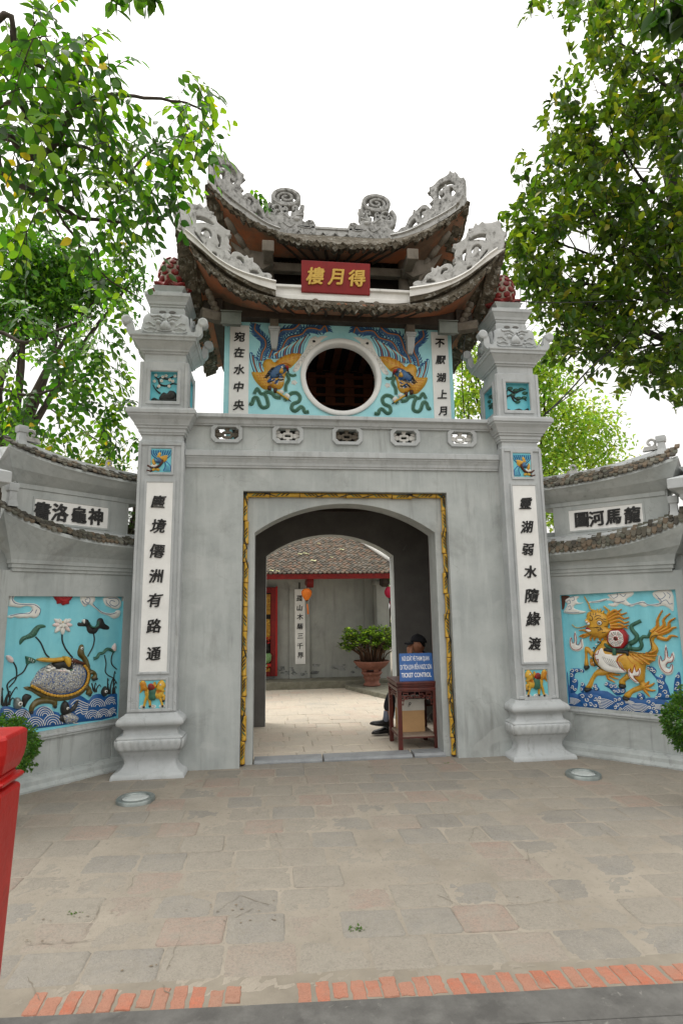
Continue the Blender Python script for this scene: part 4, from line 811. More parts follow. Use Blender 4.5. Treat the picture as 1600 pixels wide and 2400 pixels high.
def niche_scene(Fr, b, x0, z0, w, h, kind, flip):
    g = lambda pts: [(x0+(1-x if flip else x)*w, z0+z*h) for x, z in pts]
    if kind == 'plum':
        for L in ([(.02, .0), (.1, .16), (.3, .1), (.55, .2), (.75, .12), (.98, .2), (1, 0)], [(.3, .15), (.45, .35), (.6, .32), (.7, .42), (.9, .38), (.98, .2), (.7, .05), (.4, .05)]): relief(b, Fr, g(L), .03, 'glaze_black', n=10)
        for L in ([(.35, .3), (.18, .42), (.05, .6)], [(.2, .48), (.3, .62), (.25, .8), (.4, .9)], [(.3, .62), (.55, .58), (.8, .66), (1, .64)], [(.25, .8), (.1, .9)], [(.4, .85), (.6, .82), (.8, .9), (.97, .95)]): stroke(b, Fr, g(L), .022, 'glaze_black', hgt=.016, base=.004, taper=.6)
        for x, z in ((.1, .72), (.38, .74), (.42, .88), (.7, .78), (.82, .74), (.28, .55), (.68, .56), (.9, .92), (.15, .93), (.55, .92)):
            c = g([(x, z)])[0]
            for q in range(5): disc(b, Fr, (c[0]+.011*math.cos(q*1.257), c[1]+.011*math.sin(q*1.257)), .009, 'glaze_white', .008, base=.012, n=7)
            disc(b, Fr, c, .005, 'glaze_gold', .012, base=.014, n=6)
    else:
        for L in ([(0, 0), (.1, .1), (.3, .05), (.6, .12), (.8, .06), (1, .14), (1, 0)],): relief(b, Fr, g(L), .03, 'glaze_black', n=10)
        for L in ([(0, .25), (.06, .5), (.1, .75), (.25, .85)], [(.08, .55), (.3, .6), (.55, .45), (.8, .5), (.95, .42)], [(.2, .82), (.45, .7), (.7, .78), (.95, .85)], [(.3, .6), (.4, .4), (.6, .34)]): stroke(b, Fr, g(L), .022, 'glaze_black', hgt=.016, base=.004, taper=.5)
        for x, z in ((.25, .86), (.5, .8), (.75, .84), (.9, .7), (.35, .62), (.6, .5), (.85, .52), (.55, .36)):
            c = g([(x, z)])[0]; relief(b, Fr, [(c[0]+.034*math.cos(q), c[1]+.02*math.sin(q)) for q in np.linspace(0, 6.28, 9, False)], .016, 'glaze_green', n=7, h0=.006); stroke(b, Fr, [(c[0]-.03, c[1]), (c[0], c[1]+.012), (c[0]+.03, c[1])], .007, 'glaze_black', hgt=.005)
def tile_panel(parent, Fr, x0, x1, z0, z1, fnc, arg, name):
    b = MB(); fw = .03
    b.loft([[Fr.p(*q, h) for q in ((x0-fw*f, z0-fw*f), (x1+fw*f, z0-fw*f), (x1+fw*f, z1+fw*f), (x0-fw*f, z1+fw*f))] for h, f in ((-.01, 1), (.016, .95), (.016, .25), (.006, 0))], 'plaster_pale', False, True, False)
    b.add([Fr.p(*q, .004) for q in ((x0-.01, z0-.01), (x1+.01, z0-.01), (x1+.01, z1+.01), (x0-.01, z1+.01))], [(0, 1, 2, 3)], 'paint_aqua')
    p = b.build('relief_panel', parent); b = MB(); G = Frame(Fr.p(0, 0, .004), Fr.e, Fr.n); fnc(G, b, x0, z0, x1-x0, z1-z0, *arg); b.build(name, p)
def gate_pillar(s):
    X, Yc, H = s*2.075, .105, .245
    t = thing('gate_pillar', (X, Yc, 0), 'tall grey pillar %s of the arch, red lotus bud on top, couplet beginning with %s' % (('left', '塵') if s < 0 else ('right', '靈')), 'pillar', 'pillars flanking the gate')
    b = MB()
    def rr(h, r, z, n=5, wav=0):       # rounded square ring
        pts = []
        for q, (sx, sy) in enumerate(((1, 1), (-1, 1), (-1, -1), (1, -1))):
            for i in range(n+1):
                a = math.pi/2*q+math.pi/2*i/n; pts.append((X+sx*(h-r)+r*math.cos(a), Yc+sy*(h-r)+r*math.sin(a), z))
        return pts
    b.loft([rr(h, r, z) for h, r, z in ((.36, .012, -.04), (.36, .012, .015), (.35, .012, .045), (.335, .015, .05), (.305, .02, .065), (.275, .03, .09), (.258, .04, .13), (.262, .04, .165), (.285, .05, .21), (.315, .055, .255))], 'plaster_pale', True, True, False)
    # gadrooned bowl
    K = 9; rings = []
    for h, z, wv in ((.315, .255, .0), (.335, .285, .010), (.345, .32, .014), (.347, .35, .012), (.34, .372, .004)):
        pts = []
        for q, (ux, uy) in enumerate(((0, -1), (1, 0), (0, 1), (-1, 0))):
            vx, vy = -uy, ux
            for i in range(K*6):
                f = -1+2*i/(K*6); o = h-wv*(1-abs(math.sin(math.pi*(f+1)/2*K)))
                c = min(1, (1-abs(f))/.12); o -= .03*(1-c)**2
                pts.append((X+ux*o+vx*f*h*.965, Yc+uy*o+vy*f*h*.965, z))
        rings.append(pts)
    b.loft(rings, 'plaster_pale', True, True, True)
    b.loft([rr(h, r, z) for h, r, z in ((.332, .03, .371), (.325, .03, .392), (.285, .02, .408), (.272, .015, .425), (.268, .015, .462), (.285, .015, .470), (.292, .015, .490), (.315, .015, .497), (.332, .015, .515), (.335, .015, .54), (.325, .015, .565), (.30, .012, .583), (.272, .01, .600), (.262, .01, .612), (.25, .01, .618))], 'plaster_pale', True)
    b.build('pillar_base', t)
    b = MB(); b.sq(X, Yc, H, H, [(-.002, .60), (-.002, 3.50)], 'plaster_pale')
    Fr = Frame((0, Yc-H, 0), (1, 0, 0), (0, -1, 0))
    for (u0, u1, v0, v1) in ((-H, -H+.032, .63, 3.485), (H-.032, H, .63, 3.485), (-H+.0325, H-.0325, 3.455, 3.485), (-H+.0325, H-.0325, .63, .66)):
        b.box(X+u0, X+u1, Yc-H-.014, Yc-H+.01, v0, v1, 'plaster_pale')
    b.build('shaft', t, .005)
    # couplet strip
    pz = (lambda x, y: Fr.px(x/2.6125, 1000+y/2.6125)) if s < 0 else (lambda x, y: Fr.px(1120+x/2.6125, 1000+y/2.6125))
    if s < 0: cz = [pz(960, y)[1] for y in (460, 610, 762, 915, 1060, 1220, 1388)]; tx = '塵境僊洲有路通'; zt, zb = pz(980, 340)[1], pz(935, 1502)[1]
    else: cz = [pz(300, y)[1] for y in (472, 615, 752, 888, 1035, 1178, 1328)]; tx = '靈湖弱水隨緣渡'; zt, zb = pz(280, 360)[1], pz(345, 1442)[1]
    b = MB(); fw = .022; x0, x1 = X-.145, X+.145
    b.loft([[Fr.p(*q, h) for q in ((x0-f, zb-f), (x1+f, zb-f), (x1+f, zt+f), (x0-f, zt+f))] for h, f in ((-.01, fw), (.018, fw*.9), (.018, 0), (.010, -.006))], 'plaster_pale', False, True, False)
    b.build('couplet_frame', t)
    b = MB(); b.add([Fr.p(*q, .0105) for q in ((x0, zb), (x1, zb), (x1, zt), (x0, zt))], [(0, 1, 2, 3)], 'white_plaster'); p = b.build('couplet_panel', t)
    b = MB(); letters(b, lambda a, c, h: Fr.p(a, c, .0106+h), [(ch, X+.005*s+rnd.uniform(-.006, .006), z, .155*rnd.uniform(.94, 1.06)) for ch, z in zip(tx, cz)], 'black_letter', .005, .018, .004, .14, wob=.03); b.build('inscription', p)
    if s < 0: a1, a2 = Fr.px(280+575/7.84, 960+1150/7.84), Fr.px(280+995/7.84, 960+725/7.84); c1, c2 = Fr.px(240+562/6.533, 1600+400/6.533), Fr.px(840/2.6125+62, 1000+1552/2.6125)
    else: a1, a2 = Fr.px(1140+425/7.84, 960+1235/7.84), Fr.px(1140+830/7.84, 960+810/7.84); c1, c2 = Fr.px(1140+595/6.533, 1560+490/6.533), Fr.px(1140+950/6.533, 1560+60/6.533)
    tile_panel(t, Fr, X-.108, X+.108, a1[1], a2[1], small_phoenix, (s > 0,), 'phoenix')
    tile_panel(t, Fr, X-.128, X+.128, c1[1], c2[1], small_unicorn, (s > 0,), 'unicorn')
    # capital at parapet height
    b = MB(); b.sq(X, Yc, H, H, [(.0, 3.486), (.0, 3.50), (-.012, 3.512), (-.022, 3.53), (-.024, 3.578), (-.004, 3.582), (-.002, 3.602), (.010, 3.606), (.012, 3.645), (.03, 3.65), (.032, 3.672), (.046, 3.676), (.05, 3.69), (.075, 3.735), (.11, 3.772), (.112, 3.79), (.128, 3.793), (.13, 3.835), (.118, 3.838), (.115, 3.858), (.0, 3.866)], 'plaster_pale'); b.build('capital', t, .004)
    # lantern box with pierced picture niches
    b = MB(); hb = .262; z0, z1 = 3.862, 4.425
    def bxz(Fq, l_, r_):
        b.cut([[(l_, z0), (r_, z0), (r_, z1), (l_, z1)], [(-.145, 3.965), (.145, 3.965), (.145, 4.31), (-.145, 4.31)]], lambda a, c, h: Fq.p(a, c, h), .03, 'plaster_pale', 0, -.03)
        b.loft([[Fq.p(*q, h) for q in ((-f, 4.1375-g), (f, 4.1375-g), (f, 4.1375+g), (-f, 4.1375+g))] for h, f, g in ((-.005, .188, .215), (.016, .185, .212), (.016, .155, .182), (.004, .145, .1725))], 'plaster_pale', False, True, False)
        for u in (-1, 1): b.loft([[Fq.p(u*(hb-e), z, h) for e, h in ((0, 0), (0, .012), (.03, .012), (.034, 0))] for z in (3.87, 4.415)], 'plaster_pale', False)
    F1 = Frame((X, Yc-hb, 0), (1, 0, 0), (0, -1, 0)); F2 = Frame((X-s*hb, Yc, 0), (0, s, 0), (-s, 0, 0)) if True else None
    bxz(F1, -hb, hb); bxz(F2, -hb+(.0605 if s > 0 else 0), hb-(.0605 if s < 0 else 0))
    b.box(X-hb+.061, X+hb-.061, Yc-hb+.061, Yc+hb, z0, z1, 'paint_aqua'); b.box(X-hb+.001, X+hb-.001, Yc+hb-.05, Yc+hb+.0005, z0, z1, 'plaster_pale'); b.box(min(X+s*(hb-.0605), X+s*hb), max(X+s*(hb-.06), X+s*hb), Yc-hb+.0605, Yc+hb-.051, z0, z1, 'plaster_pale')
    # aqua reveals of the niches
    for Fq in (F1, F2):
        b.loft([[Fq.p(*q, h) for q in ((-.144, 3.966), (.144, 3.966), (.144, 4.309), (-.144, 4.309))] for h in (-.001, -.0605)], 'paint_aqua', False, True, False)
    lb = b.build('niche_box', t)
    for k, Fq in enumerate((F1, F2)):
        b = MB(); G = Frame(Fq.p(0, 0, -.0605), Fq.e, Fq.n); niche_scene(G, b, -.142, 3.968, .284, .34, 'plum' if s < 0 else 'pine', False); b.build('plum_tree' if s < 0 else 'pine_tree', lb)
    # flaring cornice, mask crown, volutes
    b = MB(); b.sq(X, Yc, .24, .24, [(.0, 4.4251), (.0, 4.435), (-.012, 4.445), (-.012, 4.53), (.008, 4.533), (.01, 4.553), (.028, 4.556), (.03, 4.575), (.05, 4.60), (.085, 4.64), (.09, 4.652), (.108, 4.655), (.112, 4.69), (.125, 4.693), (.127, 4.715), (.0, 4.722)], 'plaster_pale'); b.build('cornice', t, .004)
    b = MB(); Fm = Frame((X, Yc-.30, 4.722), (1, 0, 0), (0, -1, 0)); Fs = Frame((X-s*.30, Yc, 4.722), (0, s, 0), (-s, 0, 0))
    b.sq(X, Yc, .285, .285, [(0, 4.7225), (0, 4.74), (-.04, 4.98), (-.06, 5.01), (-.10, 5.02)], 'plaster_pale')
    for Fq in (Fm, Fs):
        G = Frame(Fq.p(0, 0, -.03), Fq.e, Fq.n)
        for L, h, h0 in (([(-.28, 0), (-.3, .03), (-.26, .12), (-.25, .22), (-.2, .28), (-.1, .275), (0, .29), (.1, .275), (.2, .28), (.25, .22), (.26, .12), (.3, .03), (.28, 0)], .02, 0), ([(-.06, .09), (-.05, .15), (0, .19), (.05, .15), (.06, .09), (0, .07)], .04, .02), ([(-.10, .03), (0, .025), (.10, .03), (.11, .06), (0, .075), (-.11, .06)], .025, .02)): relief(b, G, L, h, 'plaster_pale', .06, n=16, h0=h0)
        for u in (-1, 1):
            relief(b, G, [(u*.075+.033*math.cos(q), .165+.026*math.sin(q)) for q in np.linspace(0, 6.28, 10, False)], .03, 'plaster_pale', n=7, h0=.02)
            for pts in ([(.03, .19), (.08, .215), (.13, .20)], [(.02, .215), (.07, .25), (.15, .24), (.17, .26)], [(.12, .12), (.17, .16), (.22, .15)], [(.10, .08), (.16, .10), (.21, .08), (.23, .10)], [(.13, .04), (.19, .04), (.24, .06)], [(.05, .23), (.06, .27)]): stroke(b, G, [(u*x, z) for x, z in pts], .024, 'plaster_pale', hgt=.024, base=.02, taper=.5)
        stroke(b, G, [(-.08, .055), (0, .045), (.08, .055)], .008, 'plaster_dark', hgt=.004, base=.048)
    for ux, uy in ((-1, -1), (1, -1), (-1, 1), (1, 1)):
        c0 = np.array((X+ux*.27, Yc+uy*.29, 4.725)); pr = smooth([(-.02, .02), (.05, .0), (.105, .035), (.108, .09), (.118, .13), (.15, .15)], 5, False)
        th = [(-.035), .035]
        rg = []
        for i, (q, z) in enumerate(pr):
            d = np.array(pr[min(i+1, len(pr)-1)])-np.array(pr[max(i-1, 0)]); d /= np.linalg.norm(d)+1e-9; nx = np.array((-d[1], d[0])); ww = .040-.008*i/len(pr)
            rg.append([(c0[0]+ux*(q+nx[0]*e*ww), c0[1]+y, c0[2]+z+nx[1]*e*ww) for e, y in ((-1, -.04), (1, -.04), (1, .04), (-1, .04))])
        b.loft(rg, 'plaster_pale', False)
        cc = np.array((c0[0]+ux*.150, c0[1], c0[2]+.165)); b.loft([[(cc[0]+r*math.cos(q), cc[1]+y, cc[2]+r*math.sin(q)) for q in np.linspace(0, 6.28, 16, False)] for r, y in ((.038, -.055), (.056, -.045), (.056, .045), (.038, .055))], 'plaster_pale', False)
        b.tube([(cc[0]+.03*math.cos(q)*(1-q/14), cc[1]-.05, cc[2]+.03*math.sin(q)*(1-q/14)) for q in np.linspace(0, 11, 26)], .006, 'plaster_pale', 5)
    b.build('mask_crown', t)
    b = MB(); b.sq(X, Yc, .20, .20, [(-.006, 5.0201), (-.004, 5.03), (.0, 5.10), (-.012, 5.108), (-.014, 5.13), (-.002, 5.134), (.0, 5.155), (.012, 5.16), (.02, 5.19), (.045, 5.235), (.056, 5.245), (.058, 5.285), (-.02, 5.295)], 'plaster_pale')
    for u in (-1, 1): b.loft([[(X+u*.055+.042*math.cos(q)*k, Yc-.2-o, 5.065+.018*math.sin(q)*k) for q in np.linspace(0, 6.28, 14, False)] for k, o in ((1, .0005), (.9, .004))], 'plaster_dark', False)
    b.sq(X, Yc, .17, .17, [(.0, 5.2951), (-.02, 5.36), (.015, 5.41), (.0, 5.42)], 'plaster'); b.build('neck', t, .004)
    b = MB(); n = 24; rg = []
    for r, z, wv in ((.12, 5.415, 0), (.18, 5.425, .015), (.205, 5.44, .03), (.21, 5.455, .035), (.19, 5.47, .02), (.14, 5.495, 0)): rg.append([(X+(r+wv*math.cos(8*q))*math.cos(q), Yc+(r+wv*math.cos(8*q))*math.sin(q), z+.012*math.cos(8*q)*(wv > 0)) for q in np.linspace(0, 2*math.pi, 48, False)])
    b.loft(rg, 'bud_red'); zb = 5.485
    pf = lambda z: .155*math.sqrt(max(.0, 1-((z-.12)/.27)**2)) if z > .12 else .15+.03*math.sin(z/.12*1.57)-.025
    b.lathe((X, Yc, zb), [(pf(z)-.006, z) for z in np.linspace(0, .385, 12)], 'bud_mortar', 20)
    for row in range(5):
        k = (8, 8, 8, 7, 6)[row]; zz = .055+row*.075
        for i in range(k):
            a0 = 2*math.pi*(i+.5*(row % 2))/k; r = pf(zz); hw = .9*math.pi/k; hz = .043; L = []
            for q in range(6):
                an = math.pi/6+q*math.pi/3; L.append((a0+hw*.98*math.cos(an), zz+hz*1.05*math.sin(an)))
            P = lambda a, z, o: (X+(pf(max(0, min(.388, z)))+o)*math.cos(a), Yc+(pf(max(0, min(.388, z)))+o)*math.sin(a), zb+z)
            b.loft([[P(a0+(a-a0)*f, zz+(z-zz)*f, o) for a, z in L] for f, o in ((.95, -.004), (.85, .008), (.5, .014))], 'bud_red', True)
    b.build('lotus_bud', t)
    return t
gate_pillar(-1); gate_pillar(1)
# ================================================================ WING WALLS
def wing(s):
    o = np.array((-2.40, .33, 0)) if s < 0 else np.array((2.42, .13, 0)); c = .70710678
    d = np.array((s*c, -c, 0)); n = np.array((-s*c, -c, 0)); DZ = 0 if s < 0 else -.06
    W = lambda q, t2, z: o+d*q+n*t2+np.array((0, 0, z))       # q along the wall outwards, t2 out of its face
    t = thing('wing_wall', o+d*.7, 'grey wing wall with two tiled roofs and a %s relief, %s of the gate' % (('turtle', 'left') if s < 0 else ('dragon-horse', 'right')), 'wall', 'wing walls of the gate')
    FW = Frame(o, d*s, n)          # viewer's right
    A = lambda q: q*s
    L = 1.42
    b = MB(); b.loft([[W(q, tt, z) for q, tt in ((-.05, -.06), (L, -.06), (L, -.36), (-.05, -.36))] for z in (-.05, 2.52)], 'plaster', False)
    zt = 2.06+DZ
    b.cut([[(-.05, .10), (L, .10), (L, zt), (-.05, zt)], [(.135, .505), (1.335, .505), (1.335, 1.81+(-.012 if s > 0 else 0)), (.135, 1.81+(-.045 if s > 0 else 0))], smooth([(.19, .13), (.2, .13), (1.27, .13), (1.28, .13), (1.28, .14), (1.28, .42), (1.28, .43), (1.27, .43), (.2, .43), (.19, .43), (.19, .42), (.19, .14)], 1)], lambda a, z, h: W(a, -.03+h, z), .0299, 'plaster', 0)
    b.loft([[W(q, tt, z) for q, tt in ((.1, -.0595), (1.35, -.0595), (1.35, -.022), (.1, -.022))] for z in (.12, .44)], 'plaster', False)
    b.loft([[W(-.05, tt, z) for tt, z in ((-.05, -.05), (.12, -.05), (.12, .02), (.085, .05), (.08, .085), (.05, .105), (.0, .12), (-.02, .12))], [W(L+.02, tt, z) for tt, z in ((-.05, -.05), (.12, -.05), (.12, .02), (.085, .05), (.08, .085), (.05, .105), (.0, .12), (-.02, .12))]], 'plaster', False)
    b.loft([[W(.12, tt, z) for tt, z in ((-.058, .506), (-.002, .475), (.012, .47), (.012, .455), (-.002, .445), (-.058, .445))], [W(1.35, tt, z) for tt, z in ((-.058, .506), (-.002, .475), (.012, .47), (.012, .455), (-.002, .445), (-.058, .445))]], 'plaster_pale', False)
    b.build('wall_body', t)
    def lift(q): return max(0, q/1.42)
    def rings(prof, q1, mat, name, bevel=.003):
        """cornice wrapping front and outer end; prof=(offset, z, liftamount)"""
        b = MB(); rg = []
        for off, z, lf in prof:
            pts = []
            for i in range(15): q = -.03+(q1+off+.03)*i/14; pts.append(W(q, off, z+lf*max(0, q/(q1+off))**3))
            for i in range(1, 5): tt = off-(.36+2*off)*i/4; pts.append(W(q1+off, tt, z+lf*abs(1-2*i/4)**2*1.0))
            for i in range(1, 15): q = q1+off-(q1+off+.03)*i/14; pts.append(W(q, -.36-off, z+lf*max(0, q/(q1+off))**3))
            rg.append(pts)
        b.loft(rg, mat, False, True, True); return b.build(name, t)
    e0 = 2.335 if s < 0 else 2.225
    rings([(0, zt-.012, 0), (.018, zt-.01, 0), (.02, zt+.02, .0), (.035, zt+.024, .0), (.037, zt+.06, .0), (.05, zt+.064, .0), (.052, zt+.10, .0), (.075, zt+.15, .02), (.13, e0-.07, .10), (.19, e0-.02, .20), (.215, e0, .245), (.205, e0+.035, .245), (0, e0+.04, .1)], 1.31, 'plaster', 'cove')
    def tiles(e, q1, t_out, t_in, rise, lf, name, rows=4):
        b = MB(); r3 = random.Random(int(e*1000)+s)
        for row in range(rows):
            k = row/rows; tt = t_out+(t_in-t_out)*k; zz = e+.035+rise*k; wd = .054; q = -.02+.027*(row % 2)
            while q < q1+t_out-.01:
                w2 = wd*r3.uniform(.85, 1.1); lq = lf*max(0, (q+w2/2)/(q1+t_out))**3; j = r3.uniform(-.008, .008); th = r3.uniform(.013, .022); j = r3.uniform(-.016, .012); sl = rise/(t_out-t_in)*.8
                if r3.random() > .03:
                    c = r3.choice([(.105, .095, .075), (.075, .068, .053), (.125, .105, .078), (.06, .055, .046), (.13, .10, .07), (.09, .09, .07), (.15, .145, .12)]); j2 = r3.uniform(-.006, .006)
                    P = lambda a, u, h: W(q+a*w2, tt+j-u, zz+lq+h+u*sl+j2)
                    b.loft([[P(.04, 0, h), P(.30, -.012, h), P(.55, -.018, h), P(.8, -.012, h), P(.96, 0, h), P(.96, .055, h), P(.04, .055, h)] for h in (0, th)], 'tile', False, True, True, c)
                q += w2
        b.build(name, t)
    ri = .085 if s < 0 else .14
    tiles(e0, 1.31, .225, .10, ri, .245, 'roof_tiles')
    # grey ridge above the lower tiles + block with inscription
    zr = e0+ri+.035
    rings([(.12, zr-.04, .21), (.12, zr+.0, .20), (.10, zr+.012, .18), (.095, zr+.03, .15), (.04, zr+.042, .08), (.0, zr+.06, .0)], 1.335, 'plaster_pale', 'ridge')
    bz0, bz1 = zr+.02, 2.93+DZ
    b = MB(); b.loft([[W(q, tt, z) for q, tt in ((.125, 0), (1.36, 0), (1.36, -.30), (.125, -.30))] for z in (bz0, bz1+.02)], 'plaster', False); b.build('upper_block', t, .006)
    e1 = 3.06+DZ
    rings([(.0, bz1-.065, 0), (.014, bz1-.06, 0), (.016, bz1-.015, 0), (.04, bz1+.0, .01), (.12, bz1+.06, .05), (.175, e1-.015, .11), (.20, e1, .15), (.19, e1+.03, .15), (0, e1+.04, .06)], 1.325, 'plaster', 'upper_cove')
    r1 = .085 if s < 0 else .12
    tiles(e1, 1.30, .21, .07, r1, .15, 'upper_roof_tiles')
    e1 += r1-.085
    rings([(.09, e1+.07, .15), (.09, e1+.115, .15), (.06, e1+.125, .14), (.05, e1+.16, .13), (-.02, e1+.175, .12)], 1.325, 'plaster_pale', 'upper_ridge')
    # crest ornaments
    b = MB()
    def scroll(q, z, r, tt):
        for i in range(2):
            pts = [W(q+rr*math.cos(a)*(1), tt, z+rr*math.sin(a)) for a, rr in zip(np.linspace(-1.6, 4.6-i*2, 20), np.linspace(r, r*(.35+.2*i), 20))]; b.tube(pts, r*.26, 'stone_ridge', 6, False)
        b.loft([[W(q+u, tt+v, z+w2) for u, w2 in ((-r*1.5, -r*1.6), (r*1.5, -r*1.6), (r*1.1, -r*.8), (-r*1.1, -r*.8))] for v in (-.035, .035)], 'stone_ridge', False)
    scroll(1.25, e1+.25+.12, .055, .02); scroll(.40, e1+.225, .045, .02); scroll(.02, e1+.19, .03, .02)
    def post(q, z, tt, h):
        b.loft([[W(q+u*r, tt+v*r, z+zz) for u, v in ((-1, -1), (1, -1), (1, 1), (-1, 1))] for r, zz in ((.05, -.06), (.036, .0), (.032, h*.5), (.042, h*.55), (.046, h*.75), (.046, h*.95), (.03, h))], 'plaster_pale', False)
    post(1.36, e1+.27, .06, .15); post(1.42, e0+.38, .10, .17)
    b.build('crest_ornament', t)
    # inscription panel
    k = (0, 1000, 2.6125) if s < 0 else (1120, 1000, 2.6125)
    zz = lambda pts: FW.zoom(*k).z(pts)
    if s < 0: q = zz([(212, 560), (655, 640), (665, 515), (217, 423)]); tx = '書洛龜神'; cc = zz([(262, 505), (368, 530), (483, 550), (585, 566)])
    else: q = zz([(562, 650), (1012, 588), (998, 453), (555, 532)]); tx = '圖河馬龍'; cc = zz([(636, 588), (726, 572), (826, 553), (942, 532)])
    x0, x1, z0, z1 = (q[0][0]+q[3][0])/2, (q[1][0]+q[2][0])/2, (q[0][1]+q[1][1])/2, (q[2][1]+q[3][1])/2
    b = MB(); b.loft([[FW.p(*p, h) for p in ((x0-f, z0-f), (x1+f, z0-f), (x1+f, z1+f), (x0-f, z1+f))] for h, f in ((-.004, .022), (.008, .02), (.008, .002), (.002, 0))], 'plaster', False, True, False); b.add([FW.p(*p, .0025) for p in ((x0, z0), (x1, z0), (x1, z1), (x0, z1))], [(0, 1, 2, 3)], 'white_plaster'); p = b.build('inscription_panel', t)
    b = MB(); letters(b, lambda a, z, h: FW.p(a, z, .0026+h), [(ch, a, (z0+z1)/2+.0, .19) for ch, (a, z) in zip(tx, cc)], 'black_letter', .006, .028, .005, .04, .9); b.build('inscription', p)
    # painted relief panel
    b = MB(); b.add([FW.p(A(q), z, -.045) for q, z in ((.13, .50), (1.34, .50), (1.34, 1.815), (.13, 1.815))], [(0, 1, 2, 3)], 'paint_sky')
    for pts in (((.135, .505), (.135, 1.81)), ((1.335, .505), (1.335, 1.81))): b.add([FW.p(A(pts[0][0]+(.0008 if pts[0][0] < 1 else -.0008)), z, h) for z, h in ((.507, -.002), (1.76, -.002), (1.76, -.0445), (.507, -.0445))], [(0, 1, 2, 3)], 'paint_sky')
    pan = b.build('relief_panel', t)
    return t, pan, Frame(o-n*.045, d*s, n), W
wl, panL, FL, WLf = wing(-1)
wr, panR, FRt, WRf = wing(1)
# ---------------------------------------------------------------- turtle relief
FL.zoom(0, 1360, 5.227); Z = FL.z
def sk(b, Fr, pts, wpx, m, **k): return stroke(b, Fr, Fr.z(pts), wpx/5.227/212, m, **k)
def rl(b, Fr, pts, h, m, **k): relief(b, Fr, Fr.z(pts), h, m, **k)
def px_disc(b, Fr, c, r, m, **k): disc(b, Fr, Fr.z([c])[0], r/5.227/212, m, **k)
b = MB()
for L in ([(122, 175), (165, 158), (260, 165), (300, 155), (375, 168), (330, 182), (240, 180), (190, 195), (168, 225), (190, 258), (260, 280), (360, 282), (440, 290), (490, 330), (500, 385), (470, 440), (420, 465), (370, 455), (330, 465), (280, 460), (230, 465), (180, 450), (140, 465), (95, 455), (98, 435), (150, 420), (230, 405), (310, 400), (370, 385), (392, 350), (370, 322), (310, 318), (250, 335), (200, 330), (150, 325), (105, 315), (105, 260), (112, 205)],
          [(990, 195), (1040, 180), (1100, 192), (1160, 198), (1165, 250), (1140, 285), (1180, 330), (1225, 365), (1275, 390), (1340, 402), (1400, 395), (1430, 368), (1475, 375), (1470, 430), (1440, 460), (1390, 470), (1340, 440), (1290, 420), (1240, 405), (1190, 360), (1140, 325), (1090, 295), (1040, 325), (1005, 290), (985, 240)],
          [(1262, 230), (1290, 208), (1360, 198), (1440, 208), (1482, 260), (1478, 320), (1440, 352), (1390, 348), (1340, 330), (1290, 300)]):
    rl(b, FL, L, .016, 'glaze_white', rad=.02, n=26)
for L in ([(150, 195), (145, 240), (190, 285), (300, 297), (400, 297), (450, 320), (490, 360), (475, 425)], [(120, 435), (250, 408), (350, 408), (400, 360)], [(440, 360), (425, 405)], [(170, 180), (200, 175), (310, 165), (350, 172)], [(1130, 290), (1180, 340), (1250, 395), (1350, 415), (1420, 395)], [(1050, 215), (1090, 220), (1090, 265), (1050, 270), (1035, 240), (1060, 230)], [(1000, 250), (1030, 290), (1080, 285)], [(1320, 225), (1420, 225), (1450, 280), (1400, 320), (1340, 290), (1350, 250), (1400, 260)], [(1290, 240), (1300, 280), (1350, 320)]): sk(b, FL, L, 7, 'glaze_slate', hgt=.003)
b.build('clouds', panL)
b = MB(); rl(b, FL, [(668, 182), (870, 184), (878, 230), (850, 255), (848, 288), (810, 296), (770, 308), (745, 286), (700, 290), (692, 255), (668, 225)], .026, 'glaze_red', rad=.03)
for L in ([(700, 190), (720, 240), (775, 255), (830, 240), (850, 190)], [(740, 190), (760, 220), (800, 215), (815, 190)]): sk(b, FL, L, 10, 'glaze_red', hgt=.006)
b.build('red_sun', panL)
b = MB()
for L, w_ in (([(435, 690), (490, 750), (530, 830), (560, 900), (605, 945)], 15), ([(762, 665), (765, 740), (800, 830), (850, 900), (890, 945)], 17), ([(1145, 650), (1157, 720), (1140, 810), (1105, 880), (1075, 935)], 15), ([(165, 1000), (200, 1070), (207, 1160), (185, 1230), (115, 1310)], 14), ([(335, 1035), (290, 1120), (220, 1170), (130, 1230), (90, 1290), (110, 1380), (120, 1440)], 15), ([(1390, 875), (1365, 950), (1372, 1030), (1430, 1090)], 13), ([(1280, 915), (1300, 1020), (1290, 1110), (1320, 1160), (1390, 1200), (1425, 1260)], 12)):
    sk(b, FL, L, w_, 'glaze_black', hgt=.012, base=0)
for x, y, dx, dy in ((40, 1540, -10, -220), (60, 1540, 60, -180), (90, 1540, 10, -130), (110, 1530, 90, -220), (30, 1530, -10, -110), (120, 1530, 40, -90), (1330, 1395, -10, -190), (1350, 1395, 40, -200), (1380, 1395, 40, -150), (1395, 1390, 10, -270), (1410, 1390, 8, -90), (1150, 1360, -25, -100), (1165, 1370, 5, -110), (1180, 1370, 40, -90), (1340, 1390, -20, -130)):
    sk(b, FL, [(x, y), (x+dx*.3-6, y+dy*.5), (x+dx, y+dy), (x+dx+14, y+dy+26)], 22, 'glaze_black', hgt=.01, base=0, taper=.75)
b.build('stems_and_reeds', panL)
b = MB()
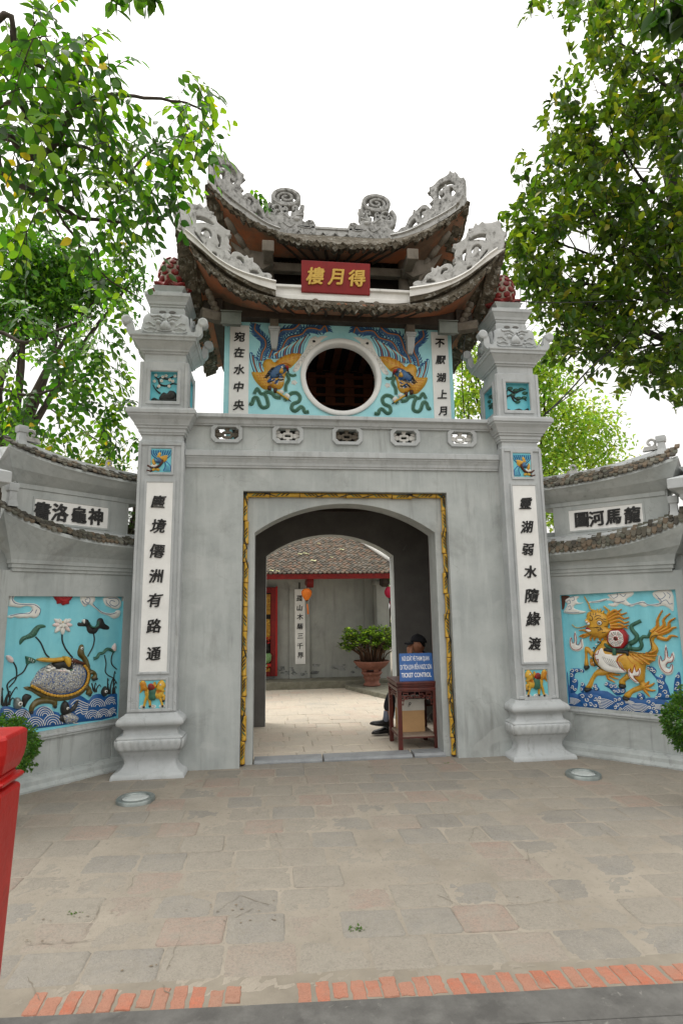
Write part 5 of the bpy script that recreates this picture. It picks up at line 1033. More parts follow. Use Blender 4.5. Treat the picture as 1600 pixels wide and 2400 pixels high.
for k, (cx, cy, a, l) in enumerate(((705, 500, 150, 62), (830, 500, 30, 62), (690, 545, 185, 60), (845, 545, -5, 55), (740, 505, 115, 50), (795, 505, 65, 50), (705, 600, 230, 66), (825, 595, -50, 55), (765, 615, -90, 66), (735, 560, 215, 45), (800, 560, -35, 45), (765, 560, -90, 55))):
    a = R(a); ux, uy = math.cos(a), -math.sin(a); L = [(cx+ux*l*p-uy*q*l, cy+uy*l*p+ux*q*l) for p, q in ((-.7, 0), (-.3, .38), (.3, .36), (.8, 0), (.3, -.36), (-.3, -.38))]
    rl(b, FL, L, .016, 'glaze_pink' if k in (2, 7, 3) else 'glaze_white', n=8, h0=.004+.003*(k//3))
px_disc(b, FL, (768, 517), 15, 'glaze_gold', h=.012); b.build('lotus_flower', panL)
b = MB(); rl(b, FL, [(245, 790), (240, 740), (270, 695), (330, 668), (370, 640), (410, 590), (450, 555), (500, 540), (550, 550), (560, 575), (500, 590), (470, 630), (440, 680), (380, 710), (310, 730), (270, 770)], .026, 'glaze_green')
for L in ([(275, 720), (300, 700), (320, 720)], [(330, 690), (350, 665), (385, 690)], [(390, 660), (410, 620), (440, 650)], [(440, 610), (460, 575), (490, 590)]): sk(b, FL, L, 9, 'glaze_jade', hgt=.004)
b.build('lotus_leaf', panL); b = MB(); rl(b, FL, [(950, 530), (970, 515), (1000, 520), (1010, 485), (1040, 473), (1085, 490), (1100, 540), (1140, 570), (1180, 550), (1190, 490), (1220, 463), (1260, 475), (1285, 530), (1338, 570), (1330, 602), (1270, 602), (1220, 590), (1190, 630), (1160, 655), (1100, 650), (1070, 620), (1055, 570), (1010, 565), (960, 560)], .026, 'glaze_black')
rl(b, FL, [(1085, 512), (1100, 545), (1140, 570), (1182, 550), (1192, 500), (1205, 520), (1190, 565), (1140, 585), (1100, 565)], .012, 'glaze_green', h0=.026); rl(b, FL, [(1002, 500), (1015, 478), (1030, 485), (1022, 530)], .008, 'glaze_white', h0=.026, n=6)
b.build('lotus_leaf', panL); b = MB(); rl(b, FL, [(310, 932), (350, 935), (420, 960), (440, 990), (420, 1015), (370, 1015), (340, 1042), (320, 1020), (315, 970)], .026, 'glaze_green')
for x, y in ((350, 955), (375, 965), (400, 980), (370, 985), (395, 1000), (345, 975)): px_disc(b, FL, (x, y), 5, 'glaze_white', h=.004)
b.build('lotus_pod', panL)
for L in ([(75, 925), (120, 920), (160, 950), (168, 990), (150, 1012), (110, 1000), (85, 970)], [(1410, 770), (1425, 810), (1420, 860), (1390, 875), (1368, 840), (1380, 800)]): b = MB(); rl(b, FL, L, .026, 'glaze_pink'); b.build('lotus_bud', panL)
b = MB()
sk(b, FL, [(1145, 960), (1190, 945), (1215, 900), (1260, 890), (1300, 850), (1340, 845), (1400, 875)], 36, 'glaze_green', hgt=.02, base=0); sk(b, FL, [(1145, 960), (1190, 945), (1215, 900), (1260, 890), (1300, 850), (1340, 845), (1400, 875)], 10, 'glaze_jade', hgt=.006, base=.018)
b.build('lotus_leaf', panL)
b = MB()   # waves
rl(b, FL, [(15, 1565), (90, 1542), (160, 1558), (195, 1580), (240, 1562), (300, 1565), (340, 1590), (380, 1640), (420, 1600), (470, 1560), (540, 1538), (600, 1560), (640, 1600), (720, 1620), (760, 1650), (840, 1490), (900, 1430), (980, 1410), (1050, 1450), (1090, 1470), (1140, 1410), (1210, 1390), (1260, 1410), (1300, 1430), (1350, 1395), (1438, 1392), (1432, 1660), (1000, 1735), (480, 1812), (15, 1775)], .014, 'glaze_blue', rad=.02, n=34, sm=2)
for cx, cy, r in ((75, 1690, 105), (265, 1690, 100), (545, 1660, 105), (430, 1790, 110), (640, 1770, 120), (1185, 1550, 95), (1360, 1520, 85), (1130, 1690, 95), (1265, 1670, 90), (1390, 1640, 75)):
    for k in range(4):
        q = r*(1-k*.23); pts = [(cx-q*math.cos(a), cy-q*1.05*math.sin(a)) for a in np.linspace(.0 if k else .15, math.pi-.1, 9)]
        pts = [p for p in pts if 20 < p[0] < 1415 and p[1] < 1800-max(0, p[0]-480)*.15]
        if len(pts) > 3: sk(b, FL, pts, 7.5, 'glaze_white', hgt=.004, k=2)
for k in range(6): sk(b, FL, [(860+k*12, 1520+k*24), (930+k*10, 1465+k*30), (1010, 1490+k*30), (1080-k*4, 1520+k*20)], 9, 'glaze_white', hgt=.004)
sk(b, FL, [(960, 1755), (900, 1745), (885, 1715), (915, 1705), (930, 1730)], 12, 'glaze_white', hgt=.006); sk(b, FL, [(830, 1755), (835, 1725), (860, 1710)], 9, 'glaze_white', hgt=.006)
b.build('waves', panL)
b = MB()   # turtle
rl(b, FL, [(480, 1440), (420, 1470), (370, 1530), (355, 1590), (368, 1630), (410, 1612), (430, 1560), (500, 1520), (580, 1512), (640, 1522), (650, 1560), (690, 1550), (706, 1510), (690, 1465), (600, 1440)], .035, 'glaze_olive')
rl(b, FL, [(1085, 1120), (1130, 1095), (1175, 1125), (1190, 1180), (1170, 1215), (1130, 1225), (1118, 1190), (1145, 1160), (1110, 1155), (1080, 1180)], .035, 'glaze_olive'); rl(b, FL, [(1050, 1270), (1090, 1285), (1125, 1340), (1130, 1390), (1085, 1410), (1050, 1390), (1060, 1350), (1020, 1350), (990, 1340)], .035, 'glaze_olive')
rl(b, FL, [(960, 840), (975, 800), (1005, 785), (1025, 800), (1030, 850), (1035, 900), (1080, 970), (1105, 1050), (1100, 1110), (1060, 1150), (1030, 1050), (1010, 980), (960, 930), (950, 880)], .042, 'glaze_olive')
rl(b, FL, [(290, 1312), (360, 1303), (500, 1360), (640, 1400), (780, 1400), (920, 1365), (1020, 1290), (1060, 1180), (1075, 1080), (1122, 1095), (1108, 1215), (1065, 1330), (960, 1425), (800, 1475), (640, 1475), (510, 1440), (390, 1365), (325, 1342)], .05, 'glaze_olive', n=24)
rl(b, FL, [(372, 1280), (420, 1190), (470, 1110), (560, 1050), (650, 1010), (740, 1000), (850, 1010), (960, 1005), (1030, 1050), (1058, 1120), (1050, 1210), (1010, 1300), (930, 1360), (820, 1395), (720, 1405), (600, 1388), (480, 1340)], .065, 'china_mosaic', rad=.16, n=24)
for i in range(46):
    x = i/45; P = smooth(FL.z([(372, 1290), (450, 1332), (560, 1385), (680, 1412), (800, 1408), (920, 1372), (1010, 1302), (1055, 1210), (1058, 1120), (1015, 1045)]), 8, False); p = P[int(x*(len(P)-1))]
    disc(b, FL, p, .014, 'glaze_yellow', .018, base=.036, n=8)
sk(b, FL, [(385, 1275), (460, 1318), (560, 1365), (680, 1390), (800, 1385), (910, 1350), (990, 1285), (1030, 1200), (1032, 1120), (1000, 1060)], 10, 'glaze_blue', hgt=.006)
for i in range(16):
    x, y = 560+rnd.uniform(-110, 340), 1075+rnd.uniform(-30, 50); rl(b, FL, [(x+26*math.cos(q), y+18*math.sin(q)) for q in np.linspace(0, 6.28, 7, False)], .018, rnd.choice(['glaze_white', 'glaze_white', 'glaze_jade', 'glaze_pink']), n=6, h0=.05, reg=False)
rl(b, FL, [(630, 1020), (720, 985), (830, 1000), (865, 1080), (800, 1100), (740, 1070), (690, 1095), (650, 1070)], .03, 'glaze_black', h0=.05)
rl(b, FL, [(440, 968), (520, 945), (640, 952), (740, 942), (760, 965), (740, 992), (650, 1002), (550, 1002), (470, 988)], .035, 'glaze_yellow', h0=.045); rl(b, FL, [(760, 935), (815, 938), (835, 990), (820, 1050), (790, 1060), (760, 1010)], .03, 'glaze_gold', h0=.065); rl(b, FL, [(835, 950), (900, 958), (960, 985), (1020, 1012), (1010, 1032), (920, 1020), (840, 1010)], .035, 'glaze_brown', h0=.045)
for L in ([(845, 960), (850, 1010)], [(880, 960), (885, 1015)]): sk(b, FL, L, 10, 'glaze_white', hgt=.006, k=1)
px_disc(b, FL, (988, 832), 15, 'glaze_white', h=.008); px_disc(b, FL, (990, 834), 7, 'glaze_black', h=.012)
for x, y in ((380, 1620), (1170, 1205), (1140, 1215), (1095, 1405), (670, 1550)): px_disc(b, FL, (x, y), 16, 'glaze_black', h=.012)
b.build('turtle', panL)
b = MB()   # fish heads rising from the waves
rl(b, FL, [(272, 1440), (320, 1390), (390, 1420), (340, 1490), (310, 1550), (285, 1545)], .022, 'glaze_black'); rl(b, FL, [(170, 1460), (200, 1435), (240, 1440), (270, 1490), (270, 1540), (240, 1570), (190, 1575), (165, 1540)], .036, 'metal_zinc', h0=.008); px_disc(b, FL, (225, 1508), 23, 'glaze_white', h=.008); px_disc(b, FL, (225, 1508), 11, 'glaze_black', h=.012)
b.build('fish_head', panL); b = MB(); rl(b, FL, [(770, 1650), (850, 1620), (920, 1650), (960, 1690), (930, 1730), (870, 1745), (800, 1750), (760, 1690)], .03, 'china_mosaic', h0=.012); rl(b, FL, [(715, 1690), (760, 1640), (790, 1700), (800, 1750), (740, 1730)], .02, 'glaze_black', h0=.01)
rl(b, FL, [(740, 1560), (770, 1490), (810, 1480), (840, 1530), (852, 1570), (935, 1470), (955, 1480), (920, 1580), (860, 1620), (800, 1650), (755, 1640)], .036, 'glaze_black', h0=.014); px_disc(b, FL, (805, 1565), 16, 'glaze_white', h=.008); px_disc(b, FL, (808, 1568), 8, 'glaze_black', h=.012)
b.build('fish_head', panL); b = MB(); rl(b, FL, [(1235, 1370), (1265, 1310), (1295, 1300), (1310, 1350), (1300, 1410), (1260, 1420)], .036, 'glaze_black', h0=.008); px_disc(b, FL, (1275, 1358), 17, 'glaze_white', h=.008); px_disc(b, FL, (1275, 1360), 8, 'glaze_black', h=.012)
b.build('fish_head', panL)
# ---------------------------------------------------------------- dragon-horse relief
FR = FRt.zoom(1300, 1360, 5.227); RP = panR
b = MB()
for L in ([(130, 235), (200, 200), (295, 195), (265, 240), (290, 275), (350, 270), (300, 290), (245, 300), (230, 340), (290, 365), (380, 385), (340, 405), (240, 415), (160, 410), (100, 390), (130, 340), (150, 290), (125, 262)],
          [(640, 180), (700, 168), (950, 142), (940, 190), (900, 210), (872, 242), (930, 290), (1010, 268), (1080, 255), (1130, 290), (1200, 290), (1280, 270), (1205, 200), (1212, 140), (1425, 125), (1450, 370), (1390, 340), (1320, 310), (1250, 322), (1150, 310), (1090, 327), (1010, 292), (940, 322), (870, 310), (800, 285), (750, 320), (680, 317), (650, 290), (720, 280), (690, 250), (620, 247), (540, 270), (430, 277), (400, 265), (500, 250), (600, 225), (670, 220)]):
    rl(b, FR, L, .014, 'glaze_white', rad=.015, n=34, sm=3)
for L in ([(150, 260), (180, 240), (190, 280), (160, 290)], [(190, 215), (230, 205), (240, 240), (210, 250)], [(120, 385), (200, 395), (300, 390)], [(160, 330), (190, 310), (200, 350), (170, 360)], [(680, 180), (720, 220), (770, 190), (760, 160)], [(800, 170), (840, 200), (870, 170)], [(700, 260), (780, 270), (860, 250)], [(900, 310), (1000, 285), (1080, 268), (1140, 300), (1220, 300), (1290, 285)], [(1230, 170), (1290, 230), (1350, 190), (1330, 150)], [(1300, 270), (1360, 240), (1400, 290), (1440, 280)], [(1370, 150), (1410, 180), (1400, 220)], [(1260, 220), (1300, 250), (1290, 290)], [(440, 268), (560, 255), (640, 235)]): sk(b, FR, L, 6, 'glaze_slate', hgt=.003)
b.build('clouds', RP)
b = MB(); rl(b, FR, [(66, 200), (180, 197), (130, 250), (112, 340), (84, 350)], .002, 'glaze_brown', n=8); b.build('rust_stain', RP)
b = MB()   # sea
rl(b, FR, [(130, 1140), (155, 1142), (165, 1270), (190, 1320), (240, 1380), (300, 1400), (380, 1370), (450, 1330), (540, 1350), (640, 1360), (740, 1420), (830, 1440), (900, 1430), (1000, 1440), (1060, 1460), (1140, 1440), (1230, 1440), (1330, 1460), (1440, 1510), (1530, 1550), (1535, 1660), (1360, 1640), (700, 1590), (155, 1535)], .010, 'glaze_blue', rad=.012, n=34, sm=2)
for L in ([(180, 1160), (190, 1095), (230, 1080), (340, 1090), (352, 1130), (310, 1122), (250, 1140), (240, 1200), (280, 1230), (272, 1330), (230, 1385), (182, 1370)], [(605, 1270), (640, 1240), (690, 1270), (740, 1272), (770, 1320), (850, 1320), (855, 1380), (760, 1412), (700, 1362), (660, 1322), (618, 1300)], [(1120, 1060), (1200, 1062), (1240, 1110), (1222, 1160), (1280, 1190), (1300, 1150), (1352, 1170), (1342, 1230), (1380, 1300), (1402, 1380), (1420, 1460), (1225, 1450), (1260, 1370), (1250, 1235), (1190, 1150)], [(1475, 1180), (1530, 1142), (1545, 1540), (1470, 1470), (1450, 1330)], [(310, 1300), (340, 1252), (370, 1300), (345, 1380), (310, 1350)], [(465, 1290), (500, 1265), (520, 1300), (545, 1340), (480, 1350)], [(1005, 1400), (1040, 1375), (1090, 1400), (1100, 1450), (1010, 1450)], [(280, 1400), (340, 1370), (430, 1380), (560, 1420), (560, 1560), (400, 1560), (300, 1500)], [(720, 1440), (800, 1420), (850, 1480), (800, 1590), (720, 1580)], [(1120, 1470), (1220, 1470), (1250, 1560), (1240, 1640), (1130, 1620)]):
    rl(b, FR, L, .016, 'glaze_blue', rad=.02, n=14)
for cx, cy, r in ((215, 1110, 26), (270, 1108, 20), (325, 1112, 20), (205, 1165, 26), (245, 1225, 26), (215, 1300, 22), (250, 1330, 22), (335, 1275, 24), (325, 1335, 20), (490, 1290, 22), (505, 1330, 18), (630, 1262, 22), (690, 1300, 24), (740, 1300, 24), (780, 1350, 26), (830, 1350, 24), (730, 1360, 18), (1140, 1075, 20), (1180, 1085, 22), (1215, 1120, 22), (1300, 1180, 26), (1280, 1230, 24), (1320, 1260, 22), (1300, 1310, 26), (1350, 1370, 30), (1280, 1400, 26), (1380, 1420, 22), (1240, 1430, 18), (1505, 1180, 26), (1500, 1260, 26), (1495, 1330, 26), (1510, 1400, 24), (1490, 1450, 22), (1040, 1405, 22), (1060, 1440, 18), (340, 1420, 28), (400, 1460, 28), (440, 1410, 26), (500, 1450, 26), (540, 1490, 24), (440, 1520, 26), (380, 1520, 24), (500, 1530, 24), (550, 1440, 18), (740, 1470, 24), (790, 1450, 20), (770, 1520, 26), (820, 1500, 24), (740, 1560, 22), (800, 1570, 20), (1150, 1490, 24), (1200, 1510, 24), (1160, 1560, 24), (1215, 1570, 24), (1180, 1610, 20), (1245, 1610, 18)):
    f = rnd.choice((1, -1)); sk(b, FR, spiral((cx, cy), r, r*.25, .95, rnd.uniform(2.5, 4), 10, f), 9, 'glaze_white', hgt=.004, k=2)
for cx, cy, r0, n_ in ((190, 1560, 150, 6), (560, 1610, 200, 7), (1010, 1660, 190, 6), (1250, 1640, 150, 5), (880, 1560, 110, 4)):
    for k in range(n_):
        q = r0*(1-.11*k); pts = [(cx+q*1.15*math.cos(a), cy-q*.8*math.sin(a)) for a in np.linspace(.75, 1.75 if cx != 1010 else 2.6, 7)]; pts = [p for p in pts if 175 < p[0] < 1500]
        if len(pts) > 2: sk(b, FR, pts, 7, 'glaze_white', hgt=.003, k=2)
b.build('waves', RP)
def strands(b, Fr, S, w0=34, m='glaze_yellow', line='glaze_orange', h=.018):
    for pts in S: sk(b, Fr, pts, w0, m, hgt=h, base=.006, taper=.75); sk(b, Fr, pts, w0*.25, line, hgt=.004, base=h+.003, taper=.3)
b = MB()
sk(b, FR, [(905, 780), (980, 740), (1000, 680), (945, 610), (935, 560), (980, 530), (1052, 495)], 60, 'glaze_green', hgt=.02, base=.002, taper=.3); sk(b, FR, [(930, 840), (1030, 840), (1060, 790), (1045, 735), (1080, 690), (1140, 690), (1172, 610)], 50, 'glaze_green', hgt=.02, base=.002, taper=.3)
b.build('ribbon', RP)
b = MB()   # animal
strands(b, FR, [[(1180, 640), (1250, 570), (1255, 480), (1315, 365)], [(1220, 640), (1330, 560), (1330, 480), (1410, 405)], [(1240, 650), (1380, 580), (1400, 510), (1475, 460)], [(1250, 670), (1380, 625), (1440, 585), (1488, 577)], [(1250, 690), (1360, 725), (1420, 680), (1500, 692)]], 60)
rl(b, FR, [(1100, 895), (1175, 860), (1160, 760), (1155, 690), (1180, 640), (1230, 610), (1290, 650), (1285, 690), (1235, 700), (1210, 750), (1262, 830), (1250, 900), (1180, 935)], .04, 'glaze_yellow')
rl(b, FR, [(470, 965), (430, 920), (400, 885), (398, 950), (410, 1045), (358, 1045), (365, 930), (360, 830), (390, 812), (430, 835), (480, 900)], .034, 'glaze_yellow'); rl(b, FR, [(560, 1085), (680, 1120), (610, 1165), (520, 1172), (480, 1222), (440, 1322), (373, 1312), (400, 1270), (440, 1190), (490, 1115)], .036, 'glaze_yellow')
rl(b, FR, [(880, 1140), (925, 1190), (862, 1240), (862, 1280), (788, 1272), (788, 1220), (840, 1175)], .034, 'glaze_yellow')
rl(b, FR, [(960, 1150), (1095, 1150), (1092, 1230), (1125, 1290), (1112, 1332), (1030, 1357), (950, 1392), (912, 1442), (840, 1420), (860, 1380), (950, 1318), (1025, 1285), (1030, 1255)], .042, 'glaze_yellow')
for L in ([(353, 1043), (412, 1043), (420, 1075), (375, 1107), (358, 1082)], [(368, 1308), (450, 1322), (437, 1352), (380, 1372), (356, 1350)], [(783, 1268), (864, 1275), (857, 1327), (783, 1317)], [(835, 1413), (914, 1445), (892, 1482), (828, 1457)]): rl(b, FR, L, .042, 'glaze_black', n=8, sm=2)
rl(b, FR, [(590, 725), (680, 735), (720, 830), (920, 868), (1050, 888), (1180, 898), (1235, 960), (1150, 1030), (1112, 1050), (1102, 1160), (1090, 1245), (1030, 1262), (950, 1200), (880, 1130), (780, 1132), (640, 1132), (560, 1082), (490, 1012), (468, 940), (488, 860), (540, 790)], .065, 'glaze_yellow', rad=.10, n=26)
rl(b, FR, [(600, 815), (640, 880), (740, 900), (850, 900), (800, 930), (780, 980), (820, 1060), (885, 1105), (850, 1128), (760, 1128), (650, 1110), (570, 1060), (530, 1000), (495, 930), (520, 870), (560, 840)], .02, 'glaze_white', rad=.03, h0=.05, n=18)
for i in range(9): sk(b, FR, [(600+i*26, 930+i*8), (630+i*26, 990+i*6), (690+i*20, 1040+i*6)], 7, 'stone_carved', hgt=.003)
sk(b, FR, [(570, 760), (500, 830), (470, 930), (500, 1020), (560, 1080)], 10, 'glaze_black', hgt=.006)
for i in range(11):
    a = i/10; p = smooth([(560, 745), (500, 815), (462, 900), (470, 990), (540, 1065)], 6, False)[int(a*24)]; sk(b, FR, [p, (p[0]-26, p[1]-10+24*a)], 20, 'glaze_brown' if i % 2 else 'glaze_white', hgt=.012, base=.01, taper=.3, k=1)
sk(b, FR, [(855, 905), (800, 930), (778, 985), (815, 1060), (885, 1110)], 9, 'glaze_red', hgt=.006); sk(b, FR, [(560, 830), (540, 900), (505, 900), (520, 970), (550, 960), (540, 1010)], 8, 'glaze_red', hgt=.004)
strands(b, FR, [[(640, 1150), (650, 1200), (690, 1225), (735, 1250)], [(660, 1150), (710, 1190), (780, 1210)], [(680, 1145), (740, 1155), (805, 1160)], [(1095, 1290), (1135, 1260), (1150, 1235)], [(1110, 1305), (1180, 1285), (1217, 1255)], [(1110, 1325), (1180, 1350), (1232, 1345)], [(1085, 1330), (1130, 1390), (1162, 1427)], [(450, 960), (440, 1010), (450, 1045)], [(465, 990), (465, 1030), (480, 1055)]], 44)
FR.hs.append((FR.z([(900, 860), (1280, 860), (1280, 1050), (900, 1050)]), lambda q: np.full(len(q), .058)))
for pts in ([(920, 880), (980, 950), (1085, 1022)], [(960, 890), (1060, 960), (1168, 1028)], [(1020, 890), (1120, 955), (1236, 978)], [(1080, 895), (1160, 920), (1262, 918)], [(900, 930), (950, 1000), (1010, 1030)], [(1120, 890), (1200, 880), (1255, 850)]):
    sk(b, FR, pts, 52, 'glaze_yellow', hgt=.016, base=.05, taper=.6, taper0=.5); sk(b, FR, pts, 9, 'glaze_orange', hgt=.005, base=.065)
sk(b, FR, [(920, 875), (1020, 890), (1120, 888), (1180, 850), (1195, 780), (1180, 720), (1210, 680), (1270, 675)], 8, 'glaze_black', hgt=.004, base=.062)
FR.hs.pop()
# head
strands(b, FR, [[(640, 450), (720, 372), (770, 382), (818, 352)], [(650, 470), (760, 402), (810, 420), (882, 395)], [(660, 490), (780, 442), (840, 470), (906, 455)], [(670, 525), (780, 490), (850, 522), (908, 505)], [(680, 555), (790, 540), (850, 562), (902, 547)], [(680, 580), (790, 585), (850, 572), (892, 592)], [(640, 680), (690, 670), (720, 650)]], 50, h=.024)
strands(b, FR, [[(430, 640), (350, 612), (298, 615)], [(430, 660), (345, 670), (298, 690)], [(470, 670), (435, 705), (442, 745)], [(420, 655), (360, 695), (318, 690)], [(500, 680), (480, 720), (490, 735)], [(560, 690), (550, 730), (570, 745)], [(620, 690), (610, 730), (640, 740)], [(660, 650), (660, 710), (690, 720)]], 44, h=.022)
rl(b, FR, [(395, 405), (440, 380), (520, 370), (600, 400), (650, 450), (662, 520), (645, 580), (700, 600), (692, 650), (640, 685), (560, 715), (480, 690), (420, 660), (385, 640), (410, 605), (388, 575), (415, 540), (398, 505), (385, 485)], .06, 'glaze_yellow', rad=.09, n=24, h0=.012)
rl(b, FR, [(392, 575), (440, 582), (492, 590), (440, 603), (395, 598)], .008, 'glaze_red', h0=.055, n=10); rl(b, FR, [(396, 598), (450, 604), (510, 604), (450, 630), (405, 622)], .01, 'glaze_white', h0=.055, n=10)
rl(b, FR, [(380, 480), (420, 478), (450, 510), (430, 545), (395, 520)], .03, 'glaze_yellow', h0=.05); px_disc(b, FR, (410, 505), 12, 'glaze_pink', h=.01); px_disc(b, FR, (430, 530), 16, 'glaze_white', h=.006)
sk(b, FR, [(208, 542), (260, 580), (330, 575), (400, 555), (480, 568), (540, 560)], 24, 'glaze_yellow', hgt=.02, taper0=.8); sk(b, FR, [(490, 372), (435, 355), (412, 290), (360, 200)], 24, 'glaze_yellow', hgt=.02, base=.01, taper=.5); sk(b, FR, [(640, 430), (662, 380), (630, 345), (600, 318)], 30, 'glaze_yellow', hgt=.022, base=.012, taper=.4)
for L in ([(490, 400), (500, 360)], [(520, 395), (530, 350)], [(550, 395), (570, 345)], [(580, 405), (610, 370)]): sk(b, FR, L, 36, 'glaze_yellow', hgt=.024, base=.03, taper=.7, k=1)
px_disc(b, FR, (565, 520), 30, 'glaze_black', h=.006); px_disc(b, FR, (565, 520), 25, 'glaze_white', h=.010); px_disc(b, FR, (565, 520), 15, 'glaze_black', h=.013); px_disc(b, FR, (567, 517), 6, 'glaze_white', h=.016)
for L in ([(440, 430), (470, 440), (480, 480), (450, 490), (445, 465)], [(520, 480), (560, 460), (610, 490)], [(500, 450), (540, 430), (580, 440)], [(620, 560), (650, 570)], [(540, 600), (580, 590), (600, 610)], [(590, 640), (640, 630)], [(480, 570), (530, 580), (570, 570), (580, 600), (540, 620)], [(610, 470), (640, 480)], [(610, 500), (645, 510)], [(450, 400), (455, 425)], [(480, 395), (485, 425)], [(515, 395), (515, 425)]): sk(b, FR, L, 8, 'glaze_black', hgt=.004)
b.build('dragon_horse', RP)
b = MB()   # table and eight-trigram disc on its back
rl(b, FR, [(610, 835), (640, 825), (760, 848), (900, 862), (912, 920), (885, 915), (875, 890), (740, 885), (640, 872), (625, 900), (612, 895)], .02, 'glaze_black', h0=.06, n=14, sm=2); rl(b, FR, [(615, 790), (630, 765), (690, 810), (740, 830), (870, 828), (905, 780), (940, 810), (935, 850), (880, 848), (760, 840), (650, 828)], .03, 'glaze_green', h0=.06, n=14); rl(b, FR, [(725, 830), (762, 832), (765, 912), (745, 908), (722, 905)], .012, 'glaze_green', h0=.075, n=8, sm=2)
o8 = [(690, 607), (850, 598), (908, 680), (895, 770), (842, 833), (720, 825), (652, 742), (660, 665)]
rl(b, FR, o8, .03, 'glaze_red', rad=.02, h0=.06, n=14, sm=1)
w8 = [(700, 618), (800, 612), (852, 660), (860, 745), (820, 803), (740, 808), (682, 755), (676, 680)]
rl(b, FR, w8, .006, 'glaze_white', rad=.008, h0=.092, n=14, sm=1)
c8 = (768, 708)
for i in range(8):
    m_ = ((w8[i][0]+w8[i-1][0])/2, (w8[i][1]+w8[i-1][1])/2); ux, uy = m_[0]-c8[0], m_[1]-c8[1]; l = math.hypot(ux, uy); ux /= l; uy /= l
    sk(b, FR, [(c8[0]+(w8[i][0]-c8[0])*.28, c8[1]+(w8[i][1]-c8[1])*.28), (c8[0]+(w8[i][0]-c8[0])*.97, c8[1]+(w8[i][1]-c8[1])*.97)], 5, 'glaze_red', hgt=.003, k=1)
    for j in range(3):
        r_ = 48+j*15; hw = 10+j*5; A_ = (c8[0]+ux*r_-uy*hw, c8[1]+uy*r_+ux*hw); B_ = (c8[0]+ux*r_+uy*hw, c8[1]+uy*r_-ux*hw)
        if (i >> j) & 1: sk(b, FR, [A_, B_], 7, 'glaze_black', hgt=.003, k=1)
        else:
            for p, q in ((0, .4), (.6, 1)): sk(b, FR, [(A_[0]+(B_[0]-A_[0])*p, A_[1]+(B_[1]-A_[1])*p), (A_[0]+(B_[0]-A_[0])*q, A_[1]+(B_[1]-A_[1])*q)], 7, 'glaze_black', hgt=.003, k=1)
px_disc(b, FR, c8, 26, 'glaze_red', h=.006); px_disc(b, FR, c8, 20, 'glaze_brown', h=.008); px_disc(b, FR, (762, 712), 9, 'glaze_black', h=.011)
b.build('trigram_disc', RP)
for L, h0 in (([(245, 620), (268, 720), (262, 790), (300, 790), (330, 710), (345, 770), (345, 830), (290, 870), (220, 862), (180, 812), (175, 740), (190, 690), (202, 770), (240, 752), (235, 680)], 0), ([(1355, 782), (1370, 850), (1380, 930), (1420, 940), (1442, 872), (1465, 940), (1440, 1002), (1382, 1012), (1352, 1060), (1400, 1092), (1430, 1040), (1450, 1062), (1435, 1140), (1370, 1165), (1300, 1112), (1260, 1020), (1270, 912), (1300, 992), (1340, 950), (1340, 850)], 0), ([(988, 1010), (1002, 1080), (1020, 1112), (1050, 1066), (1060, 1130), (1032, 1172), (975, 1172), (992, 1210), (1035, 1252), (1000, 1250), (940, 1202), (908, 1150), (912, 1090), (932, 1062), (932, 1120), (960, 1122)], .055)):
    b = MB(); rl(b, FR, L, .012, 'glaze_white', rad=.014, h0=h0, n=20, sm=3)
    sk(b, FR, [(p[0]*.82+q*.18, p[1]*.82+r_*.18) for p in L for q, r_ in [(np.mean([u[0] for u in L]), np.mean([u[1] for u in L]))]], 7, 'glaze_red', hgt=.003, k=3, closed=True)
    b.build('flame', RP)
